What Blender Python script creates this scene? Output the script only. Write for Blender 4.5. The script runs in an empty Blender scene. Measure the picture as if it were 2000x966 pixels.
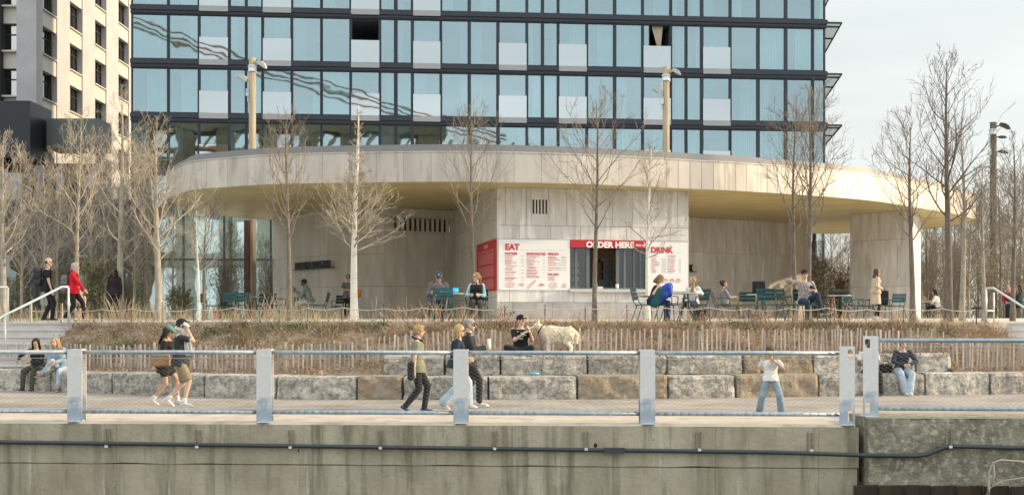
import bpy, bmesh, math, random
from mathutils import Vector, Matrix, Euler, noise
R = math.radians
scene = bpy.context.scene
col = scene.collection
F = 2400.0; CZ = 1.6; HY = 635.0          # focal length in photo pixels, eye height, horizon row

# ---------------------------------------------------------------- camera, sky, sun, exposure
cam = bpy.data.cameras.new('camera'); camo = bpy.data.objects.new('camera', cam); col.objects.link(camo)
camo.location = (0, 0, CZ); camo.rotation_euler = (R(90), 0, 0)
cam.lens = 36.0*F/2000; cam.sensor_width = 36; cam.sensor_fit = 'HORIZONTAL'
cam.shift_y = (HY-483)/2000.0; cam.clip_start = .3; cam.clip_end = 6000
scene.camera = camo
SUN_EL = R(17); SUN_AZ = R(3)            # azimuth measured from +X towards +Y
w = bpy.data.worlds.new('World'); scene.world = w; w.use_nodes = True
nt = w.node_tree; nt.nodes.clear()
out = nt.nodes.new('ShaderNodeOutputWorld'); bg = nt.nodes.new('ShaderNodeBackground')
sky = nt.nodes.new('ShaderNodeTexSky'); sky.sky_type = 'NISHITA'; sky.sun_disc = False
sky.sun_elevation = SUN_EL; sky.sun_rotation = R(90)-SUN_AZ
sky.air_density = 1.0; sky.dust_density = 2.0; sky.ozone_density = 1.2
tc = nt.nodes.new('ShaderNodeTexCoord'); mp = nt.nodes.new('ShaderNodeMapping'); mp.inputs['Scale'].default_value = (1, 1, 5.5)
nz = nt.nodes.new('ShaderNodeTexNoise'); nz.inputs['Scale'].default_value = 2.2; nz.inputs['Detail'].default_value = 6; nz.inputs['Roughness'].default_value = .52
cr = nt.nodes.new('ShaderNodeMapRange'); cr.inputs[1].default_value = .3; cr.inputs[2].default_value = .72; cr.inputs[3].default_value = .74; cr.inputs[4].default_value = .97
mx = nt.nodes.new('ShaderNodeMix'); mx.data_type = 'RGBA'
# thin cloud veil, brightened overhead and behind the viewer as added fill light
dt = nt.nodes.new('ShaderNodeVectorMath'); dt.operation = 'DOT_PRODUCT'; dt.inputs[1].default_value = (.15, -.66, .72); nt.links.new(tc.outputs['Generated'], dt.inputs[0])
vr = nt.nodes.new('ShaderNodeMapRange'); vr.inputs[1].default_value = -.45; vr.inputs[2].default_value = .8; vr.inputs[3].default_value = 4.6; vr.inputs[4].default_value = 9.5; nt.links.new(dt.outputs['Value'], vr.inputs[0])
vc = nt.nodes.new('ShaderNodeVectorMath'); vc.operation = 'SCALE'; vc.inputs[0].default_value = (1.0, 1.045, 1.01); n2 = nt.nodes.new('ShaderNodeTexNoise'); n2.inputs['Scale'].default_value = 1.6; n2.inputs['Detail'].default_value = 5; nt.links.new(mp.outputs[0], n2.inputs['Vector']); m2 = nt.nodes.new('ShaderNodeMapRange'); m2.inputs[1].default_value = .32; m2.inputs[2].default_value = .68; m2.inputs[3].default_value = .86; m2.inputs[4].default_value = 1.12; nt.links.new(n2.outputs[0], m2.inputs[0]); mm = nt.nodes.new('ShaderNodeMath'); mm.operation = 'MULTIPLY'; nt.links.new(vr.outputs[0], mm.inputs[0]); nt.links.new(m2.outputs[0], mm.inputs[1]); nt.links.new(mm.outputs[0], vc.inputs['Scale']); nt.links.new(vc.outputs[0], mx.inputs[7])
nt.links.new(tc.outputs['Generated'], mp.inputs[0]); nt.links.new(mp.outputs[0], nz.inputs['Vector'])
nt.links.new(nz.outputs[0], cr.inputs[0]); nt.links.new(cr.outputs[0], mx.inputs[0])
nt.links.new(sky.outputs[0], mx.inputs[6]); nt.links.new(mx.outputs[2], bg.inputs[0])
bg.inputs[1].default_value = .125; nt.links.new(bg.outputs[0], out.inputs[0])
sl = bpy.data.lights.new('sun', 'SUN'); sl.energy = 3.7; sl.angle = R(.8); sl.color = (1, .75, .46)
so = bpy.data.objects.new('sun', sl); col.objects.link(so)
sd = Vector((math.cos(SUN_EL)*math.cos(SUN_AZ), math.cos(SUN_EL)*math.sin(SUN_AZ), math.sin(SUN_EL)))
so.rotation_euler = sd.to_track_quat('Z', 'Y').to_euler(); so.location = (40, 0, 40)
scene.view_settings.view_transform = 'Standard'; scene.view_settings.look = 'None'
scene.view_settings.exposure = .62; scene.view_settings.gamma = 1
scene.render.resolution_x = 1024; scene.render.resolution_y = 494
scene.render.engine = 'CYCLES'

# ---------------------------------------------------------------- helpers
def wx(px, d): return (px-1000)/F*d
def wz(py, d): return CZ + (HY-py)/F*d
def wp(px, py, d): return Vector((wx(px, d), d, wz(py, d)))
def ray_line(px, a, b):
    """point where the plan ray through column px crosses the plan line a-b"""
    t = (px-1000)/F; ax, ay = a; bx, by = b
    # ax+s(bx-ax) = t*(ay+s(by-ay))
    s = (t*ay-ax)/((bx-ax)-t*(by-ay))
    return Vector((ax+s*(bx-ax), ay+s*(by-ay)))
def tz(d): return min(1.84, max(1.676, 1.676+.015*(d-30.5)))
def lerp(a, b, t): return a+(b-a)*t
def interp(tab, x):
    if x <= tab[0][0]: return tab[0][1]
    for (x0, y0), (x1, y1) in zip(tab, tab[1:]):
        if x <= x1: return lerp(y0, y1, (x-x0)/(x1-x0))
    return tab[-1][1]

def props(o, label=None, cat=None, group=None, kind=None):
    if label: o['label'] = label
    if cat: o['category'] = cat
    if group: o['group'] = group
    if kind: o['kind'] = kind
    return o
def thing(name, label, cat, loc=(0, 0, 0), rz=0, group=None):
    o = bpy.data.objects.new(name, None); col.objects.link(o); o.empty_display_size = .2
    o.location = loc; o.rotation_euler = (0, 0, rz)
    return props(o, label, cat, group)
def copy_tree(o, parent=None):
    c = o.copy(); col.objects.link(c); c.parent = parent
    for ch in [x for x in bpy.data.objects if x.parent == o]: copy_tree(ch, c)
    return c
KIDS = {}
def link_obj(name, me, parent=None):
    o = bpy.data.objects.new(name, me); col.objects.link(o)
    if parent is not None: o.parent = parent
    return o

class MB:
    def __init__(s, world=None):
        s.v = []; s.f = []; s.r = []; s.m = []; s.off = Vector(world) if world is not None else None
    def add(s, vs, fs, r=.5, mi=0):
        b = len(s.v)
        s.v += [tuple(v) for v in vs]
        for f in fs: s.f.append(tuple(b+i for i in f)); s.r.append(r); s.m.append(mi)
        return s
    def box(s, c, size, rot=None, r=.5, mi=0, taper=1.0):
        x, y, z = size[0]/2, size[1]/2, size[2]/2
        vs = [Vector((a*x*(taper if k > 0 else 1), b_*y*(taper if k > 0 else 1), k*z)) for k in (-1, 1) for a, b_ in ((-1, -1), (1, -1), (1, 1), (-1, 1))]
        if rot is not None:
            M = rot if isinstance(rot, Matrix) else Euler(rot).to_matrix()
            vs = [M @ v for v in vs]
        c = Vector(c)
        s.add([v+c for v in vs], [(3, 2, 1, 0), (4, 5, 6, 7), (0, 1, 5, 4), (1, 2, 6, 5), (2, 3, 7, 6), (3, 0, 4, 7)], r, mi)
        return s
    def prism(s, poly, z0, z1, r=.5, mi=0):
        n = len(poly)
        ar = sum(poly[i][0]*poly[(i+1) % n][1]-poly[(i+1) % n][0]*poly[i][1] for i in range(n))
        if ar < 0: poly = list(reversed(poly))
        vs = [(p[0], p[1], z0) for p in poly]+[(p[0], p[1], z1) for p in poly]
        fs = [tuple(range(n-1, -1, -1)), tuple(range(n, 2*n))]+[(i, (i+1) % n, n+(i+1) % n, n+i) for i in range(n)]
        return s.add(vs, fs, r, mi)
    def tube(s, pts, rad, n=6, cap=True, r=.5, side=None, mi=0):
        """rad: number, or per-point number / (a, b) pair"""
        pts = [Vector(p) for p in pts]; m = len(pts)
        if not isinstance(rad, (list, tuple)): rad = [rad]*m
        vs = []; prev = side
        for i, p in enumerate(pts):
            t = (pts[min(i+1, m-1)]-pts[max(i-1, 0)])
            if t.length < 1e-9: t = Vector((0, 0, 1))
            t.normalize()
            if prev is None:
                prev = Vector((1, 0, 0)) if abs(t.x) < .9 else Vector((0, 1, 0))
            a = prev - t*prev.dot(t)
            if a.length < 1e-6: a = Vector((0, 1, 0))-t*t.y
            a.normalize(); b = t.cross(a); prev = a
            ra, rb = rad[i] if isinstance(rad[i], (list, tuple)) else (rad[i], rad[i])
            for k in range(n):
                an = 2*math.pi*k/n
                vs.append(p+a*(math.cos(an)*ra)+b*(math.sin(an)*rb))
        fs = [(i*n+k, i*n+(k+1) % n, (i+1)*n+(k+1) % n, (i+1)*n+k) for i in range(m-1) for k in range(n)]
        if cap: fs += [tuple(range(n-1, -1, -1)), tuple((m-1)*n+k for k in range(n))]
        return s.add(vs, fs, r, mi)
    def cap(s, a, b, ra, rb, n=10, side=None):
        """tapered capsule with round ends; radii may be (x, y) pairs"""
        a = Vector(a); b = Vector(b); d = b-a; L = d.length
        if L < 1e-6: d = Vector((0, 0, 1)); L = 1e-6
        d = d/L
        A = ra if isinstance(ra, (list, tuple)) else (ra, ra); B = rb if isinstance(rb, (list, tuple)) else (rb, rb)
        P = []; Q = []
        for t in (-80, -55, -28, 0):
            c = math.cos(R(t)); sn = math.sin(R(t))
            P.append(a+d*(sn*min(A))); Q.append((A[0]*c, A[1]*c))
        for t in (0, 28, 55, 80):
            c = math.cos(R(t)); sn = math.sin(R(t))
            P.append(b+d*(sn*min(B))); Q.append((B[0]*c, B[1]*c))
        return s.tube(P, Q, n, True, .5, side)
    def ell(s, c, rad, rot=None, n=12, m=8, r=.5, mi=0):
        c = Vector(c); M = Euler(rot).to_matrix() if rot is not None and not isinstance(rot, Matrix) else rot
        vs = []
        for i in range(1, m):
            ph = math.pi*i/m
            for k in range(n):
                th = 2*math.pi*k/n
                v = Vector((rad[0]*math.sin(ph)*math.cos(th), rad[1]*math.sin(ph)*math.sin(th), -rad[2]*math.cos(ph)))
                vs.append(v)
        vs.append(Vector((0, 0, -rad[2]))); vs.append(Vector((0, 0, rad[2])))
        if M is not None: vs = [M @ v for v in vs]
        vs = [v+c for v in vs]
        fs = [(i*n+k, i*n+(k+1) % n, (i+1)*n+(k+1) % n, (i+1)*n+k) for i in range(m-2) for k in range(n)]
        bo = (m-1)*n
        fs += [(bo, (k+1) % n, k) for k in range(n)]+[(bo+1, (m-2)*n+k, (m-2)*n+(k+1) % n) for k in range(n)]
        return s.add(vs, fs, r, mi)
    def mesh(s, smooth=False):
        me = bpy.data.meshes.new('mesh')
        vs = s.v if s.off is None else [(v[0]-s.off.x, v[1]-s.off.y, v[2]-s.off.z) for v in s.v]
        me.from_pydata(vs, [], s.f)
        at = me.attributes.new('rnd', 'FLOAT', 'FACE'); at.data.foreach_set('value', s.r)
        if any(s.m): me.polygons.foreach_set('material_index', s.m)
        if smooth: me.polygons.foreach_set('use_smooth', [True]*len(s.f))
        me.update()
        return me
    def build(s, name, mat, parent=None, smooth=False, label=None):
        me = s.mesh(smooth)
        for m in (mat if isinstance(mat, (list, tuple)) else [mat]): me.materials.append(m)
        o = link_obj(name, me, parent)
        if label: o['label'] = label
        return o
def remesh(mb, voxel, smooth=2, name='tmp'):
    me = mb.mesh(); o = bpy.data.objects.new(name, me); col.objects.link(o)
    m = o.modifiers.new('r', 'REMESH'); m.mode = 'VOXEL'; m.voxel_size = voxel; m.use_smooth_shade = True
    if smooth:
        m2 = o.modifiers.new('s', 'SMOOTH'); m2.iterations = smooth; m2.factor = .5
    dg = bpy.context.evaluated_depsgraph_get()
    r = bpy.data.meshes.new_from_object(o.evaluated_get(dg))
    bpy.data.objects.remove(o); bpy.data.meshes.remove(me)
    r.materials.clear()
    return r
def text_mesh(txt, size, bold=.0, depth=.01, sx=1.0, align='LEFT', space=1.0):
    cu = bpy.data.curves.new('t', 'FONT'); cu.body = txt; cu.size = size; cu.offset = bold*size; cu.extrude = depth
    cu.align_x = align; cu.space_character = space; cu.resolution_u = 3
    o = bpy.data.objects.new('t', cu); col.objects.link(o)
    dg = bpy.context.evaluated_depsgraph_get()
    me = bpy.data.meshes.new_from_object(o.evaluated_get(dg))
    bpy.data.objects.remove(o); bpy.data.curves.remove(cu)
    if sx != 1.0: me.transform(Matrix.Diagonal((sx, 1, 1, 1)))
    return me

# ---------------------------------------------------------------- materials
def newmat(name):
    m = bpy.data.materials.new(name); m.use_nodes = True; n = m.node_tree
    return m, n, n.nodes['Principled BSDF']
def N(n, t, **kw):
    x = n.nodes.new(t)
    for k, v in kw.items():
        if k.startswith('i_'): x.inputs[k[2:]].default_value = v
        else: setattr(x, k, v)
    return x
def c4(c): return (c[0], c[1], c[2], 1)
MC = {}
def pm(name, c1, c2=None, scale=6, rough=.7, bump=0, bscale=None, metal=0, stretch=(1, 1, 1), world=False, rnd=0, detail=5, c3=None, s3=1, spec=.4, lo=.35, hi=.65, sheen=0, trans=0):
    key = name
    if key in MC: return MC[key]
    m, n, b = newmat(name); L = n.links
    if world:
        g = N(n, 'ShaderNodeNewGeometry'); vec = g.outputs['Position']
    else:
        g = N(n, 'ShaderNodeTexCoord'); vec = g.outputs['Object']
    mpn = N(n, 'ShaderNodeMapping'); mpn.inputs['Scale'].default_value = stretch; L.new(vec, mpn.inputs[0])
    b.inputs['Roughness'].default_value = rough; b.inputs['Metallic'].default_value = metal
    b.inputs['Specular IOR Level'].default_value = spec
    cur = None
    if c2 is not None:
        t = N(n, 'ShaderNodeTexNoise'); t.inputs['Scale'].default_value = scale; t.inputs['Detail'].default_value = detail; t.inputs['Roughness'].default_value = .6
        L.new(mpn.outputs[0], t.inputs['Vector'])
        mr = N(n, 'ShaderNodeMapRange'); mr.inputs[1].default_value = lo; mr.inputs[2].default_value = hi; L.new(t.outputs[0], mr.inputs[0])
        x = N(n, 'ShaderNodeMix', data_type='RGBA'); x.inputs[6].default_value = c4(c1); x.inputs[7].default_value = c4(c2)
        L.new(mr.outputs[0], x.inputs[0]); cur = x.outputs[2]
        if c3 is not None:
            t = N(n, 'ShaderNodeTexNoise'); t.inputs['Scale'].default_value = s3; t.inputs['Detail'].default_value = 4
            L.new(mpn.outputs[0], t.inputs['Vector'])
            mr = N(n, 'ShaderNodeMapRange'); mr.inputs[1].default_value = .52; mr.inputs[2].default_value = .68; L.new(t.outputs[0], mr.inputs[0])
            y = N(n, 'ShaderNodeMix', data_type='RGBA'); y.inputs[7].default_value = c4(c3)
            L.new(mr.outputs[0], y.inputs[0]); L.new(cur, y.inputs[6]); cur = y.outputs[2]
    if rnd:
        a = N(n, 'ShaderNodeAttribute', attribute_name='rnd')
        mr = N(n, 'ShaderNodeMapRange'); mr.inputs[3].default_value = 1-rnd; mr.inputs[4].default_value = 1+rnd; L.new(a.outputs['Fac'], mr.inputs[0])
        h = N(n, 'ShaderNodeHueSaturation'); L.new(mr.outputs[0], h.inputs['Value'])
        if cur is None: h.inputs['Color'].default_value = c4(c1)
        else: L.new(cur, h.inputs['Color'])
        cur = h.outputs[0]
    if cur is None: b.inputs['Base Color'].default_value = c4(c1)
    else: L.new(cur, b.inputs['Base Color'])
    if bump:
        t = N(n, 'ShaderNodeTexNoise'); t.inputs['Scale'].default_value = bscale or scale*3; t.inputs['Detail'].default_value = 6
        L.new(mpn.outputs[0], t.inputs['Vector'])
        bp = N(n, 'ShaderNodeBump'); bp.inputs['Strength'].default_value = min(1, bump); bp.inputs['Distance'].default_value = .03
        L.new(t.outputs[0], bp.inputs['Height']); L.new(bp.outputs[0], b.inputs['Normal'])
    MC[key] = m
    return m
def flat(name, c, rough=.6, metal=0, spec=.4): return pm(name, c, None, rough=rough, metal=metal, spec=spec)
# ---------------------------------------------------------------- shared materials
M_conc = pm('quay_concrete', (.27, .245, .17), (.42, .385, .29), scale=.9, rough=.9, bump=.5, bscale=9, world=True, stretch=(1.6, 1, .55), c3=(.17, .15, .09), s3=1.3, detail=8)
M_coping = pm('coping_concrete', (.45, .39, .32), (.54, .475, .40), scale=1.2, rough=.85, bump=.2, bscale=20, world=True, c3=(.36, .31, .25), s3=2.2)
M_rough = pm('rough_concrete', (.30, .28, .22), (.17, .155, .11), scale=5, rough=.95, bump=1, bscale=26, world=True, c3=(.42, .39, .33), s3=11)
M_soil = pm('dry_soil', (.20, .14, .10), (.38, .29, .21), scale=9, rough=1, bump=1, bscale=30, world=True, c3=(.15, .13, .06), s3=1.1)
M_terr = pm('terrace_paving', (.50, .46, .40), (.58, .54, .48), scale=1.5, rough=.9, world=True)
M_galv = pm('galvanised_steel', (.62, .63, .66), (.72, .73, .75), scale=7, rough=.45, bump=.1, metal=.25, rnd=.0, c3=(.36, .45, .55), s3=1.6, lo=.3, hi=.6)
M_postm = None
M_rail = pm('galvanised_tube', (.30, .37, .43), (.44, .50, .55), scale=10, rough=.4, metal=.45)
M_wire = flat('wire_mesh_steel', (.26, .26, .25), .6, .2)
M_stone = pm('granite', (.47, .44, .395), (.21, .195, .17), scale=11, rough=.95, bump=1, bscale=22, world=True, c3=(.52, .49, .44), s3=3.5, rnd=.2, lo=.38, hi=.6, detail=8)
M_stone2 = pm('granite_brown', (.36, .30, .22), (.21, .18, .135), scale=7, rough=.95, bump=1, bscale=15, world=True, c3=(.31, .21, .12), s3=2.2, rnd=.12, detail=8)
M_picket = pm('weathered_pickets', (.38, .31, .26), (.54, .47, .41), scale=4, rough=.9, rnd=.3, stretch=(3, 3, .6), world=True)
M_black = flat('black_plastic', (.015, .017, .02), .45)
M_pipe = flat('black_pipe', (.045, .052, .06), .45)
M_travp = pm('stone_panel', (.70, .68, .67), (.53, .51, .50), scale=1.0, rough=.75, bump=.15, bscale=8, world=True, stretch=(3.4, 3.4, .55), rnd=.07, detail=9, c3=(.76, .74, .72), s3=1.8)
M_trav2 = pm('stone_panel_lower', (.46, .45, .45), (.33, .325, .33), scale=2.0, rough=.85, bump=.2, bscale=8, world=True, stretch=(1.5, 1.5, 1), rnd=.08, detail=9)
M_wallc = pm('cast_wall', (.64, .61, .56), (.50, .475, .42), scale=1.6, rough=.85, bump=.15, bscale=8, world=True, stretch=(2.2, 2.2, .4), rnd=.05, detail=9, c3=(.55, .52, .48), s3=1.1)
M_fascia = pm('fascia_panels', (.56, .515, .47), (.47, .43, .39), scale=1.4, rough=.42, bump=.1, bscale=6, world=True, stretch=(1.6, 1.6, .3), rnd=.09, detail=9, metal=.25, c3=(.40, .36, .31), s3=2.4)
M_soffit = pm('gold_soffit', (.62, .52, .26), (.50, .41, .19), scale=1.3, rough=.42, bump=.1, bscale=3, world=True, stretch=(.6, 1, 1), metal=.15)
M_roofmetal = flat('grey_roof_metal', (.22, .225, .235), .5, .2)
M_joint = flat('dark_backing', (.05, .045, .04), .9)  # dark core and backing that shows in the panel gaps
M_frame = flat('dark_window_frame', (.028, .034, .048), .45, .2)
M_red = flat('red_sign', (.50, .025, .04), .5)
M_redtxt = flat('red_lettering', (.52, .04, .05), .6)
M_white = flat('white_board', (.80, .80, .80), .45)
M_whitetxt = flat('white_lettering', (.85, .84, .82), .5)
M_greytxt = flat('grey_lettering', (.45, .40, .40), .6)

def post_mat():
    """hot-dip galvanised plate, bluer and blotched near its foot"""
    m, n, b = newmat('galvanised_post'); L = n.links; g = N(n, 'ShaderNodeTexCoord')
    t = N(n, 'ShaderNodeTexNoise'); t.inputs['Scale'].default_value = 4; t.inputs['Detail'].default_value = 6; L.new(g.outputs['Object'], t.inputs['Vector'])
    s_ = N(n, 'ShaderNodeSeparateXYZ'); L.new(g.outputs['Object'], s_.inputs[0])
    ad = N(n, 'ShaderNodeMath', operation='MULTIPLY_ADD'); ad.inputs[1].default_value = .9; L.new(t.outputs[0], ad.inputs[0]); L.new(s_.outputs[2], ad.inputs[2])
    r = N(n, 'ShaderNodeMapRange'); r.inputs[1].default_value = .66; r.inputs[2].default_value = .86; L.new(ad.outputs[0], r.inputs[0])
    x = N(n, 'ShaderNodeMix', data_type='RGBA'); x.inputs[6].default_value = (.36, .42, .50, 1); x.inputs[7].default_value = (.72, .70, .70, 1); L.new(r.outputs[0], x.inputs[0])
    t2 = N(n, 'ShaderNodeTexNoise'); t2.inputs['Scale'].default_value = 14; L.new(g.outputs['Object'], t2.inputs['Vector'])
    mr = N(n, 'ShaderNodeMapRange'); mr.inputs[3].default_value = .88; mr.inputs[4].default_value = 1.1; L.new(t2.outputs[0], mr.inputs[0])
    h = N(n, 'ShaderNodeHueSaturation'); L.new(x.outputs[2], h.inputs['Color']); L.new(mr.outputs[0], h.inputs['Value']); L.new(h.outputs[0], b.inputs['Base Color'])
    b.inputs['Roughness'].default_value = .5; b.inputs['Metallic'].default_value = .15
    return m
M_post = post_mat()
# pavers: herringbone-like rows
def paver_mat():
    m, n, b = newmat('path_pavers'); L = n.links
    g = N(n, 'ShaderNodeNewGeometry'); mp_ = N(n, 'ShaderNodeMapping'); mp_.inputs['Rotation'].default_value = (0, 0, R(45)); L.new(g.outputs['Position'], mp_.inputs[0])
    br = N(n, 'ShaderNodeTexBrick'); br.inputs['Scale'].default_value = 1; br.inputs['Brick Width'].default_value = .30; br.inputs['Row Height'].default_value = .15
    br.inputs['Mortar Size'].default_value = .010; br.inputs['Color1'].default_value = (.37, .325, .285, 1); br.inputs['Color2'].default_value = (.31, .275, .24, 1); br.inputs['Mortar'].default_value = (.20, .17, .15, 1)
    L.new(mp_.outputs[0], br.inputs[0]); t = N(n, 'ShaderNodeTexNoise'); t.inputs['Scale'].default_value = .8; t.inputs['Detail'].default_value = 6; L.new(g.outputs['Position'], t.inputs['Vector'])
    mr = N(n, 'ShaderNodeMapRange'); mr.inputs[1].default_value = .3; mr.inputs[2].default_value = .7; mr.inputs[3].default_value = .72; mr.inputs[4].default_value = 1.22; L.new(t.outputs[0], mr.inputs[0])
    h = N(n, 'ShaderNodeHueSaturation'); L.new(br.outputs[0], h.inputs['Color']); L.new(mr.outputs[0], h.inputs['Value']); L.new(h.outputs[0], b.inputs['Base Color'])
    b.inputs['Roughness'].default_value = .85
    return m
M_paver = paver_mat()
def water_mat():
    m, n, b = newmat('river_water'); L = n.links
    b.inputs['Base Color'].default_value = (.03, .045, .04, 1); b.inputs['Roughness'].default_value = .08
    g = N(n, 'ShaderNodeNewGeometry'); t = N(n, 'ShaderNodeTexNoise'); t.inputs['Scale'].default_value = 1.5; t.inputs['Detail'].default_value = 5; L.new(g.outputs['Position'], t.inputs['Vector'])
    bp = N(n, 'ShaderNodeBump'); bp.inputs['Strength'].default_value = .5; bp.inputs['Distance'].default_value = .1; L.new(t.outputs[0], bp.inputs['Height']); L.new(bp.outputs[0], b.inputs['Normal'])
    return m

# ---------------------------------------------------------------- plan curves
WALL = [(-30, 36), (-16, 31.5), (-12.6, 30.2), (-11.2, 29.75), (-8.9, 28.4), (-6.85, 27.4), (-5, 26.8), (-3.3, 26.5), (0, 26.45), (3.4, 26.9), (5.7, 27.4), (8.2, 28), (11.9, 28.6), (16, 29.5), (30, 33)]
def yw(x): return interp(WALL, x)
def quay_y(x): return 20.0-.058*x
TF = [(-30, 39), (-16, 35.2), (-12.6, 34), (-11.2, 33.2), (-8.9, 32.2), (-6.85, 31.4), (-5, 30.8), (-3.3, 30.5), (0, 30.4), (3.4, 30.7), (5.7, 31), (8.2, 31.5), (11.9, 32.5), (16, 33.6), (30, 37)]
def ytf(x): return interp(TF, x)
def zbase(x):
    return interp([(-5.4, .45), (-1, .86), (10.2, .86), (10.9, .46)], x)
def tfence(x): return interp([(-5.4, 1.25), (-2.6, 1.75), (10.2, 1.75), (11, 1.3)], x)

def strip(name, xs, fa, fb, za, zb, mat, kind='structure', n=1):
    mb = MB(); 
    for x in xs:
        for j in range(n+1):
            t = j/n; y = lerp(fa(x), fb(x), t); mb.v.append((x, y, lerp(za, zb, t)))
    k = n+1
    for i in range(len(xs)-1):
        for j in range(n):
            mb.f.append((i*k+j, (i+1)*k+j, (i+1)*k+j+1, i*k+j+1)); mb.r.append(.5)
    o = mb.build(name, mat); o['kind'] = kind
    return o
xs = [-30+i*.5 for i in range(121)]
mb = MB(); mb.add([(-900, 30, -.6), (900, 30, -.6), (900, 2500, -.6), (-900, 2500, -.6)], [(0, 1, 2, 3)]); o = mb.build('ground', pm('far_ground', (.10, .10, .06), (.16, .14, .09), scale=.05, rough=1, world=True)); o['kind'] = 'structure'
mb = MB(); mb.add([(-900, -900, -2.3), (900, -900, -2.3), (900, 40, -2.3), (-900, 40, -2.3)], [(0, 1, 2, 3)]); o = mb.build('water', water_mat()); o['kind'] = 'structure'
strip('path', xs, lambda x: quay_y(x)+1.9, lambda x: yw(x)+.3, 0.0, 0.0, M_paver)
strip('terrace', [x*2.0 for x in range(-30, 51)], ytf, lambda x: max(ytf(x)+2, 41.5), 1.676, 1.84, M_terr, n=1)
strip('plaza', [-60, 0, 110], lambda x: 41.5, lambda x: 70, 1.84, 1.84, M_terr)
# terrace kerb, a pale stone edge
mb = MB()
for i in range(len(xs)-1):
    a, b = xs[i], xs[i+1]
    if -30 <= a < 20:
        mb.prism([(a, ytf(a)-.16), (b, ytf(b)-.16), (b, ytf(b)+.12), (a, ytf(a)+.12)], 1.5, 1.69)
o = mb.build('terrace_kerb', M_coping); o['kind'] = 'structure'

# ---------------------------------------------------------------- quay
XE = 5.55
qx = [-26+i*.25 for i in range(int((XE+26)/.25)+1)]
mb = MB()       # coping slab, chamfered front
for a, b in zip(qx, qx[1:]):
    ya, yb_ = quay_y(a), quay_y(b)
    P = lambda x, y, z: (x, y, z)
    mb.add([(a, ya+.03, 0.004), (b, yb_+.03, 0.004), (b, yb_+2.0, 0.004), (a, ya+2.0, 0.004), (a, ya, -.03), (b, yb_, -.03)], [(0, 1, 2, 3), (4, 5, 1, 0)])
props(mb.build('quay_coping', M_coping), kind='structure')
def wall_grid(name, x0, x1, z0, z1, fy, mat, amp, step=.1, jag=0):
    nx = int((x1-x0)/step)+1; nz_ = max(1, int((z1-z0)/step)); mb = MB()
    for i in range(nx+1):
        x = lerp(x0, x1, i/nx)
        for j in range(nz_+1):
            z = lerp(z0, z1, j/nz_)
            d = amp*noise.fractal(Vector((x*1.7, z*2.2, 3)), 1, 2, 5)
            zz = z + (jag*noise.noise(Vector((x*1.5, 5, j*.0))) if j == 0 else 0)
            mb.v.append((x, fy(x)+d, zz))
    for i in range(nx):
        for j in range(nz_):
            k = nz_+1; mb.f.append((i*k+j, (i+1)*k+j, (i+1)*k+j+1, i*k+j+1)); mb.r.append(.5)
    return mb.build(name, mat, smooth=True)
def quay_wall_mat():
    """cast concrete: runs of damp, algae tint and lime, form joints"""
    m, n, b = newmat('quay_wall_concrete'); L = n.links
    g = N(n, 'ShaderNodeNewGeometry'); P = g.outputs['Position']
    def noi(scale, st, det=6):
        mp_ = N(n, 'ShaderNodeMapping'); mp_.inputs['Scale'].default_value = st; L.new(P, mp_.inputs[0])
        t = N(n, 'ShaderNodeTexNoise'); t.inputs['Scale'].default_value = scale; t.inputs['Detail'].default_value = det; t.inputs['Roughness'].default_value = .62; L.new(mp_.outputs[0], t.inputs['Vector']); return t.outputs[0]
    def ramp(v, a, b_): 
        r = N(n, 'ShaderNodeMapRange'); r.inputs[1].default_value = a; r.inputs[2].default_value = b_; L.new(v, r.inputs[0]); return r.outputs[0]
    def mix(f, c, d):
        x = N(n, 'ShaderNodeMix', data_type='RGBA'); L.new(f, x.inputs[0])
        for k, q in ((6, c), (7, d)):
            if isinstance(q, tuple): x.inputs[k].default_value = c4(q)
            else: L.new(q, x.inputs[k])
        return x.outputs[2]
    c = mix(ramp(noi(1.0, (1, 1, .6), 9), .35, .68), (.31, .27, .20), (.48, .435, .335))
    c = mix(ramp(noi(2.4, (1.6, 1, .16)), .50, .68), c, (.18, .155, .11))       # vertical damp runs
    c = mix(ramp(noi(3.1, (2.4, 1, .10)), .64, .74), c, (.55, .52, .44))       # lime runs
    c = mix(ramp(noi(.7, (1, 1, 1)), .58, .75), c, (.31, .285, .18))            # algae
    sp = N(n, 'ShaderNodeTexNoise'); sp.inputs['Scale'].default_value = 40; sp.inputs['Detail'].default_value = 3; L.new(P, sp.inputs['Vector'])
    c = mix(ramp(sp.outputs[0], .66, .72), c, (.13, .11, .08))
    # form joints every 1.6 m
    sx = N(n, 'ShaderNodeSeparateXYZ'); L.new(P, sx.inputs[0])
    md = N(n, 'ShaderNodeMath', operation='PINGPONG'); md.inputs[1].default_value = .82; L.new(sx.outputs[0], md.inputs[0])
    lt = N(n, 'ShaderNodeMath', operation='LESS_THAN'); lt.inputs[1].default_value = .008; L.new(md.outputs[0], lt.inputs[0])
    ml = N(n, 'ShaderNodeMath', operation='MULTIPLY'); ml.inputs[1].default_value = .45; L.new(lt.outputs[0], ml.inputs[0])
    c = mix(ml.outputs[0], c, (.15, .13, .09))
    L.new(c, b.inputs['Base Color']); b.inputs['Roughness'].default_value = .9
    t = N(n, 'ShaderNodeTexNoise'); t.inputs['Scale'].default_value = 12; t.inputs['Detail'].default_value = 8; L.new(P, t.inputs['Vector'])
    bp = N(n, 'ShaderNodeBump'); bp.inputs['Strength'].default_value = .5; bp.inputs['Distance'].default_value = .03; L.new(t.outputs[0], bp.inputs['Height']); L.new(bp.outputs[0], b.inputs['Normal'])
    return m
M_quay = quay_wall_mat()
qw = thing('quay_wall', 'stained concrete quay wall under the railing, cracked along its length', 'wall', (-6, 20, -2.5))
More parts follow.
